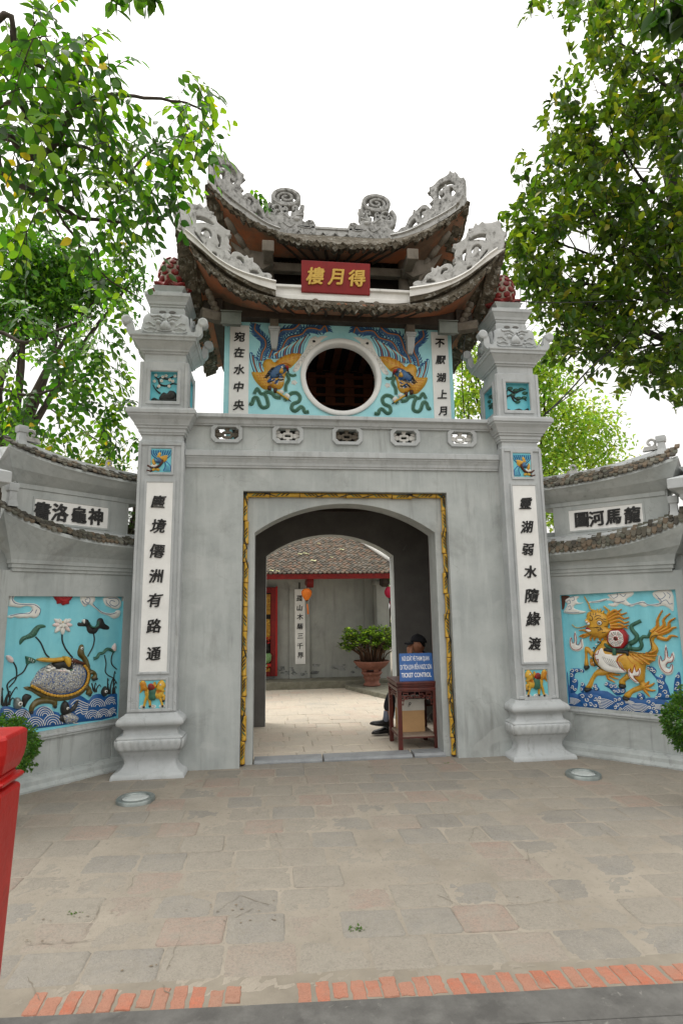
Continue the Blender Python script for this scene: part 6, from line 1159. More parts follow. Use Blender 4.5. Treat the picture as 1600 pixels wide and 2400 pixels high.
# ================================================================ OUTER CORNER PILLARS
for s in (-1, 1):
    o = np.array((-2.40, .33, 0)) if s < 0 else np.array((2.42, .13, 0)); d = np.array((s*.7071, -.7071, 0)); n = np.array((-s*.7071, -.7071, 0))
    e = atY(-32 if s < 0 else 1611, 1230, -1.15 if s < 0 else -1.10); c = e+np.array((s*.24, 0, 0))
    t = thing('corner_pillar', (c[0], c[1], 0), 'grey corner pillar cut off by the %s edge beside the wing wall' % ('left' if s < 0 else 'right'), 'pillar', 'corner pillars ending the wing walls')
    q4 = lambda h, z: [tuple(c*np.array((1, 1, 0))+d*u*h+n*v*h+np.array((0, 0, z))) for u, v in ((-1, -1), (1, -1), (1, 1), (-1, 1))]
    dz = .0 if s < 0 else .02
    b = MB(); b.loft([q4(.19, -.05), q4(.19, 2.62)], 'plaster_pale', False); b.build('shaft', t, .01)
    b = MB(); b.loft([q4(h, z+dz) for h, z in ((.19, 2.6205), (.19, 2.68), (.21, 2.70), (.21, 2.74), (.25, 2.78), (.27, 2.79), (.29, 2.795), (.30, 2.80), (.30, 2.90), (.28, 2.91), (.16, 2.95), (.16, 2.99), (.20, 3.03), (.12, 3.04))], 'plaster_pale', False); b.build('capital', t, .005)
    b = MB(); b.loft([[(c[0]+(r+w_*math.cos(6*q))*math.cos(q), c[1]+(r+w_*math.cos(6*q))*math.sin(q), z+dz) for q in np.linspace(0, 6.2832, 36, False)] for r, z, w_ in ((.1, 3.04, 0), (.17, 3.07, .02), (.15, 3.10, .02), (.10, 3.11, 0))], 'glaze_red')
    for row in range(3):
        for i in range(7):
            a = 2*math.pi*(i+.5*row)/7; z0 = 3.10+.075*row; P = lambda da, r, z: (c[0]+r*math.cos(a+da), c[1]+r*math.sin(a+da), z+dz)
            b.loft([[P(-.3, .10, z0), P(0, .125, z0-.01), P(.3, .10, z0), P(0, .08, z0)], [P(-.4, .135-.02*row, z0+.06), P(0, .155-.02*row, z0+.06), P(.4, .135-.02*row, z0+.06), P(0, .1, z0+.06)], [P(-.05, .12-.03*row, z0+.13), P(0, .125-.03*row, z0+.13), P(.05, .12-.03*row, z0+.13), P(0, .11-.03*row, z0+.13)]], 'glaze_red', True)
    b.build('lotus_bud', t)
# ================================================================ RED BRIDGE POST
pp = atY(57, 1780, -4.30); t = thing('bridge_post', (pp[0]-.085, -4.385, 0), 'glossy red wooden bridge post at the left edge in the foreground', 'post')
b = MB(); px_, py_ = pp[0]-.085, -4.385
def rsq(h, z, ch=.012, dx=0): return [(px_+dx+u*h+a*ch, py_+v*h+bb*ch, z) for (u, v), cs in (((1, 1), ((0, -1), (-1, 0))), ((-1, 1), ((1, 0), (0, -1))), ((-1, -1), ((0, 1), (1, 0))), ((1, -1), ((-1, 0), (0, 1)))) for a, bb in cs]
b.loft([rsq(h, z, .012, dx) for h, z, dx in ((.076, -.05, -.026), (.085, 1.092, 0), (.079, 1.104, 0), (.066, 1.108, 0))], 'red_paint', False); b.build('shaft', t, .005)
b = MB(); b.loft([rsq(h, z) for h, z in ((.066, 1.1085), (.068, 1.113), (.088, 1.122), (.092, 1.130), (.088, 1.136), (.072, 1.140), (.070, 1.148))], 'red_paint', False); b.build('neck_ring', t, .004)
b = MB(); b.loft([rsq(h, z, .014) for h, z in ((.070, 1.1485), (.080, 1.160), (.089, 1.19), (.093, 1.22), (.093, 1.265), (.087, 1.277), (.02, 1.283))], 'red_paint', False); b.build('cap', t, .005)
b = MB(); b.box(px_-1.6, px_-.088, py_-.03, py_+.03, .90, .99, 'red_paint'); b.box(px_-1.6, px_-.088, py_-.02, py_+.02, .62, .70, 'red_paint')
for i in range(3): b.box(px_-1.6, px_-.088, py_-.034, py_-.0301, .915+i*.025, .92+i*.025, 'red_wood')
b.build('rail', t, .01)
# ================================================================ IN-GROUND LIGHTS
for nm, x, y in (('left', -2.034, -.902), ('right', 2.166, -.846)):
    t = thing('ground_light', (x, y, 0), 'round uplight set in the paving in front of the %s pillar' % nm, 'ground light', 'uplights in the paving')
    b = MB(); b.loft([[(x+r*math.cos(q), y+r*math.sin(q), z) for q in np.linspace(0, 6.2832, 40, False)] for r, z in ((.165, -.02), (.165, .028), (.158, .036), (.122, .038), (.115, .034), (.115, .024))], 'metal_zinc', True, True, False); b.build('ring', t)
    b = MB(); b.loft([[(x+r*math.cos(q), y+r*math.sin(q), z) for q in np.linspace(0, 6.2832, 40, False)] for r, z in ((.1155, .024), (.11, .031), (.05, .034), (.001, .035))], 'glass_dark', True, True, False); b.build('lens', t)
# ================================================================ TICKET TABLE
tx0, tx1, ty0, ty1 = .600, 1.075, .352, .92
t = thing('ticket_table', ((tx0+tx1)/2, (ty0+ty1)/2, .012), 'dark red carved wooden stand with a lower shelf in the passage', 'table')
for x, y in ((tx0, ty0), (tx1, ty0), (tx0, ty1), (tx1, ty1)):
    x0 = x if x == tx0 else x-.05; y0 = y if y == ty0 else y-.05
    b = MB(); b.loft([[(x0+a, y0+c, z) for a, c in ((0, 0), (.05, 0), (.05, .05), (0, .05))] for z in (.012, .68)], 'mahogany', False); b.build('leg', t, .004)
b = MB(); b.box(tx0-.012, tx1+.012, ty0-.012, ty1+.012, .758, .785, 'mahogany'); b.box(tx0-.002, tx1+.002, ty0-.002, ty1+.002, .735, .7575, 'mahogany'); b.box(tx0+.01, tx1-.01, ty0+.01, ty1-.01, .715, .7345, 'mahogany'); b.box(tx0-.004, tx1+.004, ty0-.004, ty1+.004, .681, .7145, 'mahogany'); b.build('tabletop', t, .006)
b = MB()
def fret(P):    # angular carved apron, P(u,v) u 0..1 along, v downward
    def bar(u0, v0, u1, v1): b.loft([[P(a, c, h) for a, c in ((u0, v0), (u1, v0), (u1, v1), (u0, v1))] for h in (0, .018)], 'mahogany', False)
    bar(0, 0, 1, .012); k = .022
    for f in (0, 1):
        g = lambda u: 1-u if f else u
        for u0, v0, u1, v1 in ((0, .05, .22, .06), (.05, .02, .07, .05), (.07, .02, .2, .03), (.2, .02, .22, .075), (.12, .075, .22, .085), (.1, .06, .12, .085), (0, .09, .07, .1), (.07, .06, .09, .1), (.0, .13, .05, .14), (.05, .1, .065, .14), (.28, .03, .42, .04), (.28, .03, .30, .075), (.30, .065, .38, .075), (.36, .05, .38, .075), (.22, .05, .28, .06), (.42, .012, .44, .06), (.40, .06, .5, .07)): bar(min(g(u0), g(u1)), v0, max(g(u0), g(u1)), v1)
fret(lambda u, v, h: (tx0+.05+(tx1-tx0-.1)*u, ty0+.012+h, .681-v*1.15)); fret(lambda u, v, h: (tx0+.012+h, ty0+.05+(ty1-ty0-.1)*u, .681-v*1.15)); b.build('apron', t)
b = MB(); b.box(tx0+.02, tx1-.02, ty0+.02, ty1-.02, .165, .18, 'shelf_wood'); b.build('shelf', t)
b = MB()
for q in ((tx0+.051, tx1-.051, ty0+.008, ty0+.03), (tx0+.051, tx1-.051, ty1-.03, ty1-.008), (tx0+.008, tx0+.03, ty0+.051, ty1-.051), (tx1-.03, tx1-.008, ty0+.051, ty1-.051)): b.box(*q, .150, .1645, 'mahogany')
b.build('shelf_rail', t, .003)
# sign
sx0, sx1, sz0, sz1, sy = .640, 1.052, .786, 1.103, .40
SF = lambda a, z, h: (a, sy-h+(z-sz0)*.16, z)
t = thing('ticket_sign', ((sx0+sx1)/2, sy, sz0), 'blue ticket control sign with white lettering standing on the carved table', 'sign')
b = MB(); b.loft([[SF(a, z, h) for a, z in ((sx0, sz0), (sx1, sz0), (sx1, sz1), (sx0+.012, sz1))] for h in (0, .012)], 'sign_blue', False); b.box(.80, .86, .43, .55, .786, .80, 'sign_blue'); b.build('board', t, .002)
b = MB()
def line(txt, z, hgt, x0, x1, fat):
    cu = bpy.data.curves.new('t', 'FONT'); cu.body = txt; cu.size = 1; cu.extrude = .002; cu.offset = fat; vs, fs = curve_mesh(cu); V = np.array(vs)
    capu = .72; k = (x1-x0)/(V[:, 0].max()-V[:, 0].min()); m0 = V[:, 0].min()
    b.add([SF(x0+(x-m0)*k, z+y*hgt/capu, .0125+max(0, w_)*.5) for x, y, w_ in V], fs, 'white_letter')
line('NƠI SOÁT VÉ THAM QUAN', 1.018, .052, .682, 1.012, .012); line('DI TÍCH LSVH ĐỀN NGỌC SƠN', .920, .054, .656, 1.034, .012); line('TICKET CONTROL', .832, .050, .664, 1.024, .022)
b.build('lettering', t)
# boxes on the shelf
b = MB(); b.box(.672, .965, .56, .86, .1805, .425, 'cardboard'); b.box(.6715, .9655, .559, .5599, .285, .335, 'cardboard'); o = b.build('cardboard_box', None, .004, 'brown cardboard box with a taped seam on the shelf of the table', 'box')
b = MB(); b.box(.675, .968, .555, .85, .4255, .555, 'box_white'); b.box(.670, .973, .550, .855, .545, .558, 'box_white')
b.tube([(.775, .5535, .50), (.772, .5535, .47)], .003, 'black_letter', 5); b.tube([(.79+.012*math.cos(q), .5535, .508+.012*math.sin(q)) for q in np.linspace(0, 6.2, 10)], .004, 'black_letter', 5); b.tube([(.79, .5535, .50), (.787, .5535, .478)], .003, 'black_letter', 5)
b.build('white_box', None, .003, 'white lidded carton stacked on the brown cardboard box', 'box')
# ================================================================ PERSON ON A FOLDING CHAIR
def skin(name, joints, edges, mat, parent, sub=2):
    me = bpy.data.meshes.new(name); me.from_pydata([j[:3] for j in joints], edges, [])
    o = bpy.data.objects.new(name, me); col.objects.link(o); md = o.modifiers.new('s', 'SKIN'); md.use_smooth_shade = True
    for i, j in enumerate(joints):
        r = j[3] if isinstance(j[3], tuple) else (j[3], j[3]); me.skin_vertices[0].data[i].radius = r; me.skin_vertices[0].data[i].use_root = (i == 0)
    sb = o.modifiers.new('d', 'SUBSURF'); sb.levels = sub; sb.render_levels = sub
    dg = bpy.context.evaluated_depsgraph_get(); m2 = bpy.data.meshes.new_from_object(o.evaluated_get(dg)); vs = [tuple(v.co) for v in m2.vertices]; fs = [tuple(p.vertices) for p in m2.polygons]
    bpy.data.objects.remove(o); bpy.data.meshes.remove(me); bpy.data.meshes.remove(m2)
    b = MB(); b.add(vs, fs, mat, True); return b
px0, py0 = 1.145, 1.22          # seat point
man = thing('person', (px0, py0, .012), 'seated person in black cap and dark shirt resting a hand on the face, legs crossed', 'person')
HX, HZ = 1.065, 1.155           # head centre
# body: pelvis, spine, neck, both arms, both legs
J = [(px0, py0, .50, (.15, .13)), (px0+.03, py0, .64, (.13, .16)), (px0+.02, py0, .80, (.125, .17)), (px0-.005, py0, .93, (.10, .15)), (px0-.02, py0, 1.00, (.055, .06)), (HX+.03, py0, 1.06, (.05, .05)),
     (px0-.005, py0-.17, .93, .058), (px0-.10, py0-.22, .74, .045), (px0-.20, py0-.16, .84, .038), (HX-.105, py0-.075, 1.03, .030),
     (px0-.005, py0+.17, .93, .058), (px0-.03, py0+.24, .70, .045), (px0-.22, py0+.12, .60, .036), (px0-.30, py0+.06, .60, .028),
     (px0-.10, py0-.09, .50, .085), (px0-.44, py0-.10, .56, .062), (px0-.50, py0-.09, .40, .052), (px0-.53, py0-.08, .235, .036),
     (px0-.10, py0+.09, .49, .085), (px0-.44, py0+.08, .47, .062), (px0-.46, py0+.06, .28, .05), (px0-.50, py0+.03, .09, .036)]
Eg = [(0, 1), (1, 2), (2, 3), (3, 4), (4, 5), (3, 6), (6, 7), (7, 8), (8, 9), (3, 10), (10, 11), (11, 12), (12, 13), (0, 14), (14, 15), (15, 16), (16, 17), (0, 18), (18, 19), (19, 20), (20, 21)]
b = skin('body', [(x, y, z, (r if isinstance(r, tuple) else (r, r))) for x, y, z, r in J], Eg, 'skin', man)
# head with face turned left (-x)
rg = []
for i in range(17):
    v = -1+2*i/16; z = HZ+v*.118; k = math.sqrt(max(0, 1-v*v)); L = []
    for j in range(28):
        a = 2*math.pi*j/28; cx, cy = math.cos(a), math.sin(a); rx = .098*k; ry = .076*k
        x = HX+.012+cx*rx; y = py0+cy*ry
        f = max(0, -cx)**3*max(0, 1-abs(cy)*1.1)
        if cx < 0:
            x -= .010*k*(v < -.1)                                                     # jaw
            x -= f*(.030*math.exp(-((v+.16)/.15)**2)+.010*math.exp(-((v+.48)/.10)**2)+.012*math.exp(-((v+.78)/.14)**2)-.010*math.exp(-((v-.05)/.10)**2)+.008*math.exp(-((v-.22)/.09)**2))
        L.append((x, y, z))
    rg.append(L)
b.loft(rg, 'skin', True)
for sy_ in (-1, 1):   # ears, eyes
    c = np.array((HX+.020, py0+sy_*.078, HZ-.012)); b.loft([[tuple(c+np.array((.024*r*math.cos(q)*(1 if z0 else 1), sy_*o_, .034*r*math.sin(q)))) for q in np.linspace(0, 6.2832, 12, False)] for r, o_, z0 in ((.7, -.01, 0), (1, .006, 1), (.8, .013, 1), (.45, .006, 1))], 'skin', True)
    c = np.array((HX-.074, py0+sy_*.032, HZ+.010)); b.loft([[tuple(c+np.array((.012*k-.006, .013*r*math.cos(q), .007*r*math.sin(q)))) for q in np.linspace(0, 6.2832, 10, False)] for r, k in ((1, 0), (.6, -.5), (.1, -.6))], 'hair_black', True)
b.tube([(HX-.094, py0-.022, HZ-.056), (HX-.103, py0, HZ-.055), (HX-.094, py0+.022, HZ-.056)], .005, 'glaze_brown', 6)
# hands: near hand propped at the mouth, far one in the lap
def hand(w_, palm, fing, thumb):
    w_ = np.array(w_); u = np.array(palm, float); u /= np.linalg.norm(u); f = np.array(fing, float); f /= np.linalg.norm(f); n_ = np.cross(u, f)
    b.loft([[tuple(w_+u*l+n_*a*wd+f*c*th) for a, c in ((-1, -1), (0, -1.2), (1, -1), (1.15, 0), (1, 1), (0, 1.2), (-1, 1), (-1.15, 0))] for l, wd, th in ((-.02, .022, .016), (.0, .026, .017), (.035, .036, .015), (.075, .040, .013), (.085, .036, .010))], 'skin', True)
    for k, (o_, ln) in enumerate(((-.030, .068), (-.010, .077), (.010, .072), (.030, .056))):
        p = w_+u*.078+n_*o_; q1 = p+u*ln*.42+f*ln*.18; q2 = q1+u*ln*.12+f*ln*.34; q3 = q2-u*ln*.12+f*ln*.24; b.tube([p-u*.02, p, q1, q2, q3], [.0085, .0092, .0086, .0078, .005], 'skin', 8)
    p = w_+u*.02-n_*.034; th = np.array(thumb, float); th /= np.linalg.norm(th); b.tube([p-u*.01+n_*.012, p, p+th*.03+u*.012, p+th*.052+u*.03], [.012, .012, .010, .006], 'skin', 8)
hand((HX-.118, py0-.068, 1.038), (.10, .20, .95), (.65, .72, -.1), (.2, .9, .3)); hand((px0-.30, py0+.06, .60), (-.9, -.35, -.1), (-.2, 0, -1), (-.3, -.8, .1))
b.build('body', man)
b = skin('shirt', [(px0, py0, .49, (.165, .15)), (px0+.03, py0, .64, (.15, .18)), (px0+.025, py0, .80, (.145, .19)), (px0+.005, py0, .93, (.12, .165)), (px0-.005, py0, .985, (.075, .085)), (px0, py0-.175, .93, .075), (px0-.05, py0-.21, .83, .066), (px0-.085, py0-.22, .77, .060), (px0, py0+.175, .93, .075), (px0-.02, py0+.22, .80, .066), (px0-.03, py0+.24, .73, .060)], [(0, 1), (1, 2), (2, 3), (3, 4), (3, 5), (5, 6), (6, 7), (3, 8), (8, 9), (9, 10)], 'cloth_black', man)
b.tube([(HX+.085+.0*q, py0+.05*math.sin(q), 1.03+.02*math.cos(q)) for q in np.linspace(-1.6, 1.6, 8)], .018, 'cloth_black', 8); b.build('shirt', man)
b = skin('trousers', [(px0, py0, .49, (.16, .14)), (px0-.10, py0-.09, .50, .098), (px0-.44, py0-.10, .565, .078), (px0-.50, py0-.09, .42, .070), (px0-.525, py0-.085, .315, .062), (px0-.10, py0+.09, .49, .098), (px0-.44, py0+.08, .48, .078), (px0-.46, py0+.06, .28, .068), (px0-.495, py0+.035, .13, .06)], [(0, 1), (1, 2), (2, 3), (3, 4), (0, 5), (5, 6), (6, 7), (7, 8)], 'cloth_trousers', man); b.build('trousers', man)
def shoe(p, fw, up, L=.27):
    p = np.array(p); fw = np.array(fw, float); fw /= np.linalg.norm(fw); up = np.array(up, float); up -= fw*(up@fw); up /= np.linalg.norm(up); sd_ = np.cross(up, fw)
    b = MB(); rg = []
    for x, wd, h in ((-.07, .022, .045), (-.06, .032, .075), (-.02, .036, .085), (.03, .037, .075), (.08, .042, .052), (.13, .046, .040), (.17, .040, .032), (.195, .024, .022), (.203, .008, .014)):
        rg.append([tuple(p+fw*x+sd_*wd*a+up*h*c) for a, c in ((-1, .12), (-1, .45), (-.75, .8), (-.3, 1), (.3, 1), (.75, .8), (1, .45), (1, .12))])
    b.loft(rg, 'leather_black', True)
    b.loft([[tuple(p+fw*x+sd_*wd*a+up*c) for a, c in ((-1, -.012), (1, -.012), (1, .006), (-1, .006))] for x, wd in ((-.075, .026), (-.06, .036), (0, .036), (.08, .045), (.13, .049), (.175, .042), (.2, .026), (.21, .01))], 'cable_black', False)
    b.loft([[tuple(p+fw*x+sd_*.03*a+up*c) for a, c in ((-1, -.03), (1, -.03), (1, -.0125), (-1, -.0125))] for x in (-.07, -.01)], 'cable_black', False)
    for k in range(3): b.tube([p+fw*(.035+.022*k)+sd_*.02*a+up*(.078-.009*k+.005*(1-abs(a))) for a in (-1, -.5, 0, .5, 1)], .003, 'metal_zinc', 5)
    b.build('shoe', man)
shoe((px0-.545, py0-.09, .150), (-.93, 0, .16), (.16, 0, .97)); shoe((px0-.505, py0+.03, .044), (-1, -.05, 0), (0, 0, 1))
for a, c in (((px0-.528, py0-.085, .33), (px0-.545, py0-.085, .205)), ((px0-.497, py0+.032, .15), (px0-.507, py0+.03, .10))):
    b = MB(); b.tube([a, (np.array(a)+np.array(c))/2, c], [.040, .040, .042], 'sock_grey', 14); b.build('sock', man)
# cap
b = MB(); rg = []
for i in range(9):
    v = i/8; k = math.cos(v*1.5); L = []
    for j in range(28):
        a = 2*math.pi*j/28; L.append((HX+.014+math.cos(a)*.112*k+.01*(1-v), py0+math.sin(a)*.090*k, HZ+.035+.100*math.sin(v*1.5)-.02*(1-v)*max(0, math.cos(a))))
    rg.append(L)
b.loft(rg, 'cloth_black', True)
rg = []
for i in range(7):
    v = i/6; rg.append([(HX-.06-.115*v+(.03*abs(q)**2*v), py0+q*.078*(1-.25*v*v), HZ+.042-.020*v-.02*abs(q)**2+h) for q in np.linspace(-1, 1, 9) for h in (0,)])
top = rg; bot = [[(x, y, z-.006) for x, y, z in r] for r in rg]
b.loft([r+bq[::-1] for r, bq in zip(top, bot)], 'cloth_black', False); b.tube([(HX+.014, py0, HZ+.132), (HX+.014, py0, HZ+.142)], .008, 'cloth_black', 8); b.build('cap', man)
b = MB(); rg = []
for i in range(5):
    z = HZ+.045-.019*i; L = []
    for j in range(15):
        h_ = 1.62-.16*i; a = -h_+2*h_*j/14; k = math.sqrt(max(0, 1-((z-HZ)/.12)**2)); L.append((HX+.013+math.cos(a)*.1005*max(k, .55), py0+math.sin(a)*.0785*max(k, .55), z))
    rg.append(L)
b.loft(rg, 'hair_black', True, False, False); b.build('hair', man)
t = thing('folding_chair', (px0+.05, py0, .012), 'folding chair with steel tube legs under the seated person', 'chair')
b = MB(); b.box(px0-.19, px0+.2, py0-.19, py0+.19, .385, .41, 'glaze_brown'); b.build('seat', t, .01)
b = MB(); b.box(px0+.235, px0+.26, py0-.19, py0+.19, .66, .86, 'glaze_brown'); b.build('backrest', t, .01)
for sy_ in (-.2, .2):
    b = MB(); b.tube([(px0+.27, py0+sy_, .88), (px0+.2, py0+sy_, .55), (px0-.17, py0+sy_, .02)], .012, 'steel', 8); b.build('leg', t); b = MB(); b.tube([(px0-.15, py0+sy_*.92, .39), (px0+.25, py0+sy_*.92, .02)], .012, 'steel', 8); b.build('leg', t)
# ================================================================ COURTYARD HALL
hall = thing('temple_hall', (-.6, 7, 0), 'low grey hall with mossy brown tiled roof and red eave seen through the arch', 'building')
HY = 6.35
bw = MB(); bw.box(-4, 1.62, HY, HY+3, .0, 2.6, 'hall_plaster')
b = MB(); b.box(-.50, -.06, HY-.07, HY-.001, .15, 2.5, 'hall_plaster'); b.box(-.56, 0, HY-.10, HY-.0005, 2.22, 2.30, 'hall_plaster'); b.box(-.53, -.03, HY-.085, HY-.0007, 2.15, 2.2195, 'hall_plaster'); b.build('pilaster', hall, .006)
b = MB(); b.box(1.16, 1.36, HY-.05, HY-.001, .15, 2.5, 'hall_plaster'); b.box(1.361, 1.63, HY-.45, HY-.001, .15, 2.3, 'hall_plaster'); b.box(1.33, 1.66, HY-.48, HY, 2.12, 2.2, 'hall_plaster'); b.build('corner_pillar', hall, .008)
b = bw    # flaking patches low on the wall
r4 = random.Random(9)
for i in range(26):
    x = r4.choice([r4.uniform(-.95, -.55), r4.uniform(-.05, 1.1)]); z = .42-abs(r4.gauss(0, .10)); r = r4.uniform(.02, .07)
    b.add([(x+r*1.5*math.cos(q)*r4.uniform(.5, 1.2), HY-.004-.0003*i, z+r*math.sin(q)*r4.uniform(.4, 1.1)) for q in np.linspace(0, 6.2832, 13, False)], [tuple(range(13))], 'hall_stain')
for i in range(9):
    x = r4.uniform(-.48, -.1); z = .38-abs(r4.gauss(0, .08)); r = r4.uniform(.02, .05); b.add([(x+r*1.4*math.cos(q)*r4.uniform(.5, 1.2), HY-.074-.0003*i, z+r*math.sin(q)*r4.uniform(.4, 1.1)) for q in np.linspace(0, 6.2832, 13, False)], [tuple(range(13))], 'hall_stain')
b.build('wall', hall)
b = MB(); b.box(-4, 1.75, 5.72, HY+.2, -.02, .155, 'kerb_stone'); b.build('step', hall, .012)
EY, EZ, SL = 5.36, 2.30, .50
b = MB(); r5 = random.Random(4)
for row in range(52):
    y = EY+row*.072*.894; z = EZ+.05+(y-EY)*SL; x = -2.6+.043*(row % 2); xr = 1.86-(y-EY)*.45
    while x < xr:
        wd = .085*r5.uniform(.90, 1.0); c = r5.choice([(.12, .095, .07), (.095, .08, .062), (.15, .115, .085), (.075, .066, .055), (.17, .11, .078), (.105, .096, .08), (.16, .14, .115)])
        dz = r5.uniform(-.006, .006); P = lambda a, u, h: (x+a*wd, y+u, z+u*SL+h+dz)
        b.loft([[P(.04, .0, h), P(.25, -.022, h), P(.5, -.03, h), P(.75, -.022, h), P(.96, 0, h), P(.96, .12, h-.02), P(.04, .12, h-.02)] for h in (0, .022)], 'tile', False, True, True, c); x += .092
b.build('roof_tiles', hall)
b = MB(); ytop = EY+3.3; b.add([(-4.2, EY, EZ+.02), (1.9, EY, EZ+.02), (1.9-3.3*.45, ytop, EZ+.02+3.3*SL), (-4.2, ytop, EZ+.02+3.3*SL)], [(0, 1, 2, 3)], 'wood_dark'); b.add([(1.9, EY, EZ+.02), (1.9, 9.5, EZ+.02), (1.9-3.3*.45, ytop, EZ+.02+3.3*SL)], [(0, 1, 2)], 'tile_old'); b.build('roof_deck', hall)
b = MB(); b.tube([(1.90, EY-.02, EZ+.08), (1.9-1.6*.45, EY+1.6, EZ+.12+1.6*SL), (1.9-3.2*.45, EY+3.2, EZ+.12+3.2*SL)], .045, 'ridge_white', 8); b.build('hip_ridge', hall)
b = MB(); b.box(-4.2, 1.9, EY+.0, EY+.03, EZ-.07, EZ+.035, 'red_wood'); b.build('eave_board', hall, .004)
for x in (-.09, 1.5):
    b = MB(); b.loft([[(x-.07, y, z) for y, z in L]+[] for L in ([(5.5, 2.24), (5.5, 2.14), (5.62, 2.06), (5.8, 2.10), (6.35, 2.14), (6.35, 2.24)],)]+[[(x+.07, y, z) for y, z in [(5.5, 2.24), (5.5, 2.14), (5.62, 2.06), (5.8, 2.10), (6.35, 2.14), (6.35, 2.24)]]], 'red_wood' if x < 0 else 'wood_dark', False); b.build('rafter_end', hall, .01)
b = MB(); b.add([(x+.0, y, z) for x, y, z in ((-.18, HY-.03, 2.06), (-.3, HY-.03, 2.06), (-.3, HY-.03, 2.2), (-.18, HY-.03, 2.2))], [(0, 1, 2, 3)], 'wood_dark') if False else b.box(-.30, -.27, HY-.09, HY-.071, 2.06, 2.20, 'cable_black'); b.build('board_hook', hall)
# doorway with altar
b = MB(); b.box(-1.2, -.90, HY-.03, HY-.0008, .30, 2.02, 'dark_room'); b.build('doorway', hall)  # near-black slab on the wall stands in for the shaded interior
b = MB()
b.box(-.905, -.765, HY-.10, HY-.0009, .22, 2.10, 'red_wood'); b.box(-1.25, -.9055, HY-.10, HY-.0009, 1.98, 2.10, 'red_wood'); b.box(-1.25, -.9055, HY-.12, HY-.0009, .22, .33, 'red_wood'); b.box(-.80, -.76, HY-.115, HY-.1005, .22, 2.12, 'red_paint'); b.build('door_frame', hall, .006)
b = MB(); b.box(-1.19, -.915, HY-.045, HY-.031, 1.52, 1.95, 'gold_panel'); b.box(-1.19, -.915, HY-.045, HY-.031, .98, 1.42, 'gold_panel'); b.build('altar_panel', hall)
b = MB(); b.loft([[(-.99+r*math.cos(q), HY-.16+r*math.sin(q)*.6, z) for q in np.linspace(0, 6.28, 16, False)] for r, z in ((.05, .50), (.10, .56), (.11, .66), (.09, .70))], 'ceramic_green'); b.build('green_bowl', None, 0, 'pale green bowl on the altar behind the red doorway', 'bowl')
b = MB(); b.box(-1.25, -.92, HY-.28, HY-.05, .34, .40, 'gold_panel')
for i in range(12):
    c = (-.96+r4.uniform(-.05, .05), HY-.2+r4.uniform(-.04, .04), .42+r4.uniform(0, .05)); b.loft([[(c[0]+.025*math.sin(a)*math.cos(q), c[1]+.025*math.sin(a)*math.sin(q), c[2]+.025*math.cos(a)) for q in np.linspace(0, 6.28, 8, False)] for a in (.2, .9, 1.57, 2.2, 2.9)], 'flower_red' if i % 3 else 'ceramic_green')
b.build('offering_tray', None, 0, 'gold tray of red and green fruit on the altar', 'tray')
b = MB(); b.lathe((-.985, HY-.15, .72), [(.03, 0), (.045, .06), (.03, .14), (.035, .2)], 'glaze_black', 12)
for i in range(18):
    c = np.array((-.985+r4.gauss(0, .04), HY-.15+r4.gauss(0, .03), .98+r4.gauss(0, .04))); b.add([c+np.array(v)*.03 for v in ((1, 0, .2), (0, 1, -.2), (-1, 0, .3), (0, -1, 0), (0, 0, .9))], [(0, 1, 4), (1, 2, 4), (2, 3, 4), (3, 0, 4)], 'flower_red')
b.build('flower_vase', None, 0, 'dark vase of red flowers on the altar', 'vase')
cb = thing('couplet_board', (-.28, HY-.09, .44), 'long white hanging board with a column of black characters on the hall wall', 'board')
GF = Frame((0, HY-.085, 0), (1, 0, 0), (0, -1, 0)); q0 = GF.px(620+565/7.8375, 1340+1700/7.84); q1 = GF.px(620+735/7.8375, 1340+320/7.84)
b = MB(); b.loft([[GF.p(a, z, h) for a, z in ((q0[0]-.003, q0[1]), (q1[0]+.015, q0[1]), (q1[0]+.005, q1[1]), (q0[0]-.015, q1[1]))] for h in (-.012, .012)], 'white_plaster', False); b.build('board', cb, .004)
b = MB(); letters(b, lambda a, z, h: GF.p(a, z, .0125+h), [(ch, GF.px(620+x/7.84, 1340+y/7.84)[0], GF.px(620+x/7.84, 1340+y/7.84)[1], .135) for ch, x, y in zip('孤山木蔭三千界', (640, 640, 648, 652, 652, 650, 655), (487, 665, 825, 1003, 1178, 1362, 1535))], 'black_letter', .003, .016, .003, .12); b.build('inscription', cb)
b = MB()
for px, py, r in ((440, 480, .06), (470, 475, .05), (490, 480, .04), (525, 522, .075), (705, 452, .06), (820, 400, .06), (260, 585, .06), (300, 588, .05), (640, 500, .04), (560, 415, .04)):
    p = unp(540+px/2.703, 1120+py/2.703, (0, -SL, 1), (0, EY, EZ+.105)); b.add([p+np.array((r*math.cos(q)*.9, r*.5*math.sin(q), SL*r*.5*math.sin(q)+.012*math.cos(3*q))) for q in (0, 1, 2.2, 3.2, 4.4, 5.4)], [(0, 1, 2, 3, 4, 5)], 'roof_leaf')
b.build('fallen_leaves', None, 0, 'pale dry leaves scattered on the hall roof tiles', 'leaves', kind='stuff')
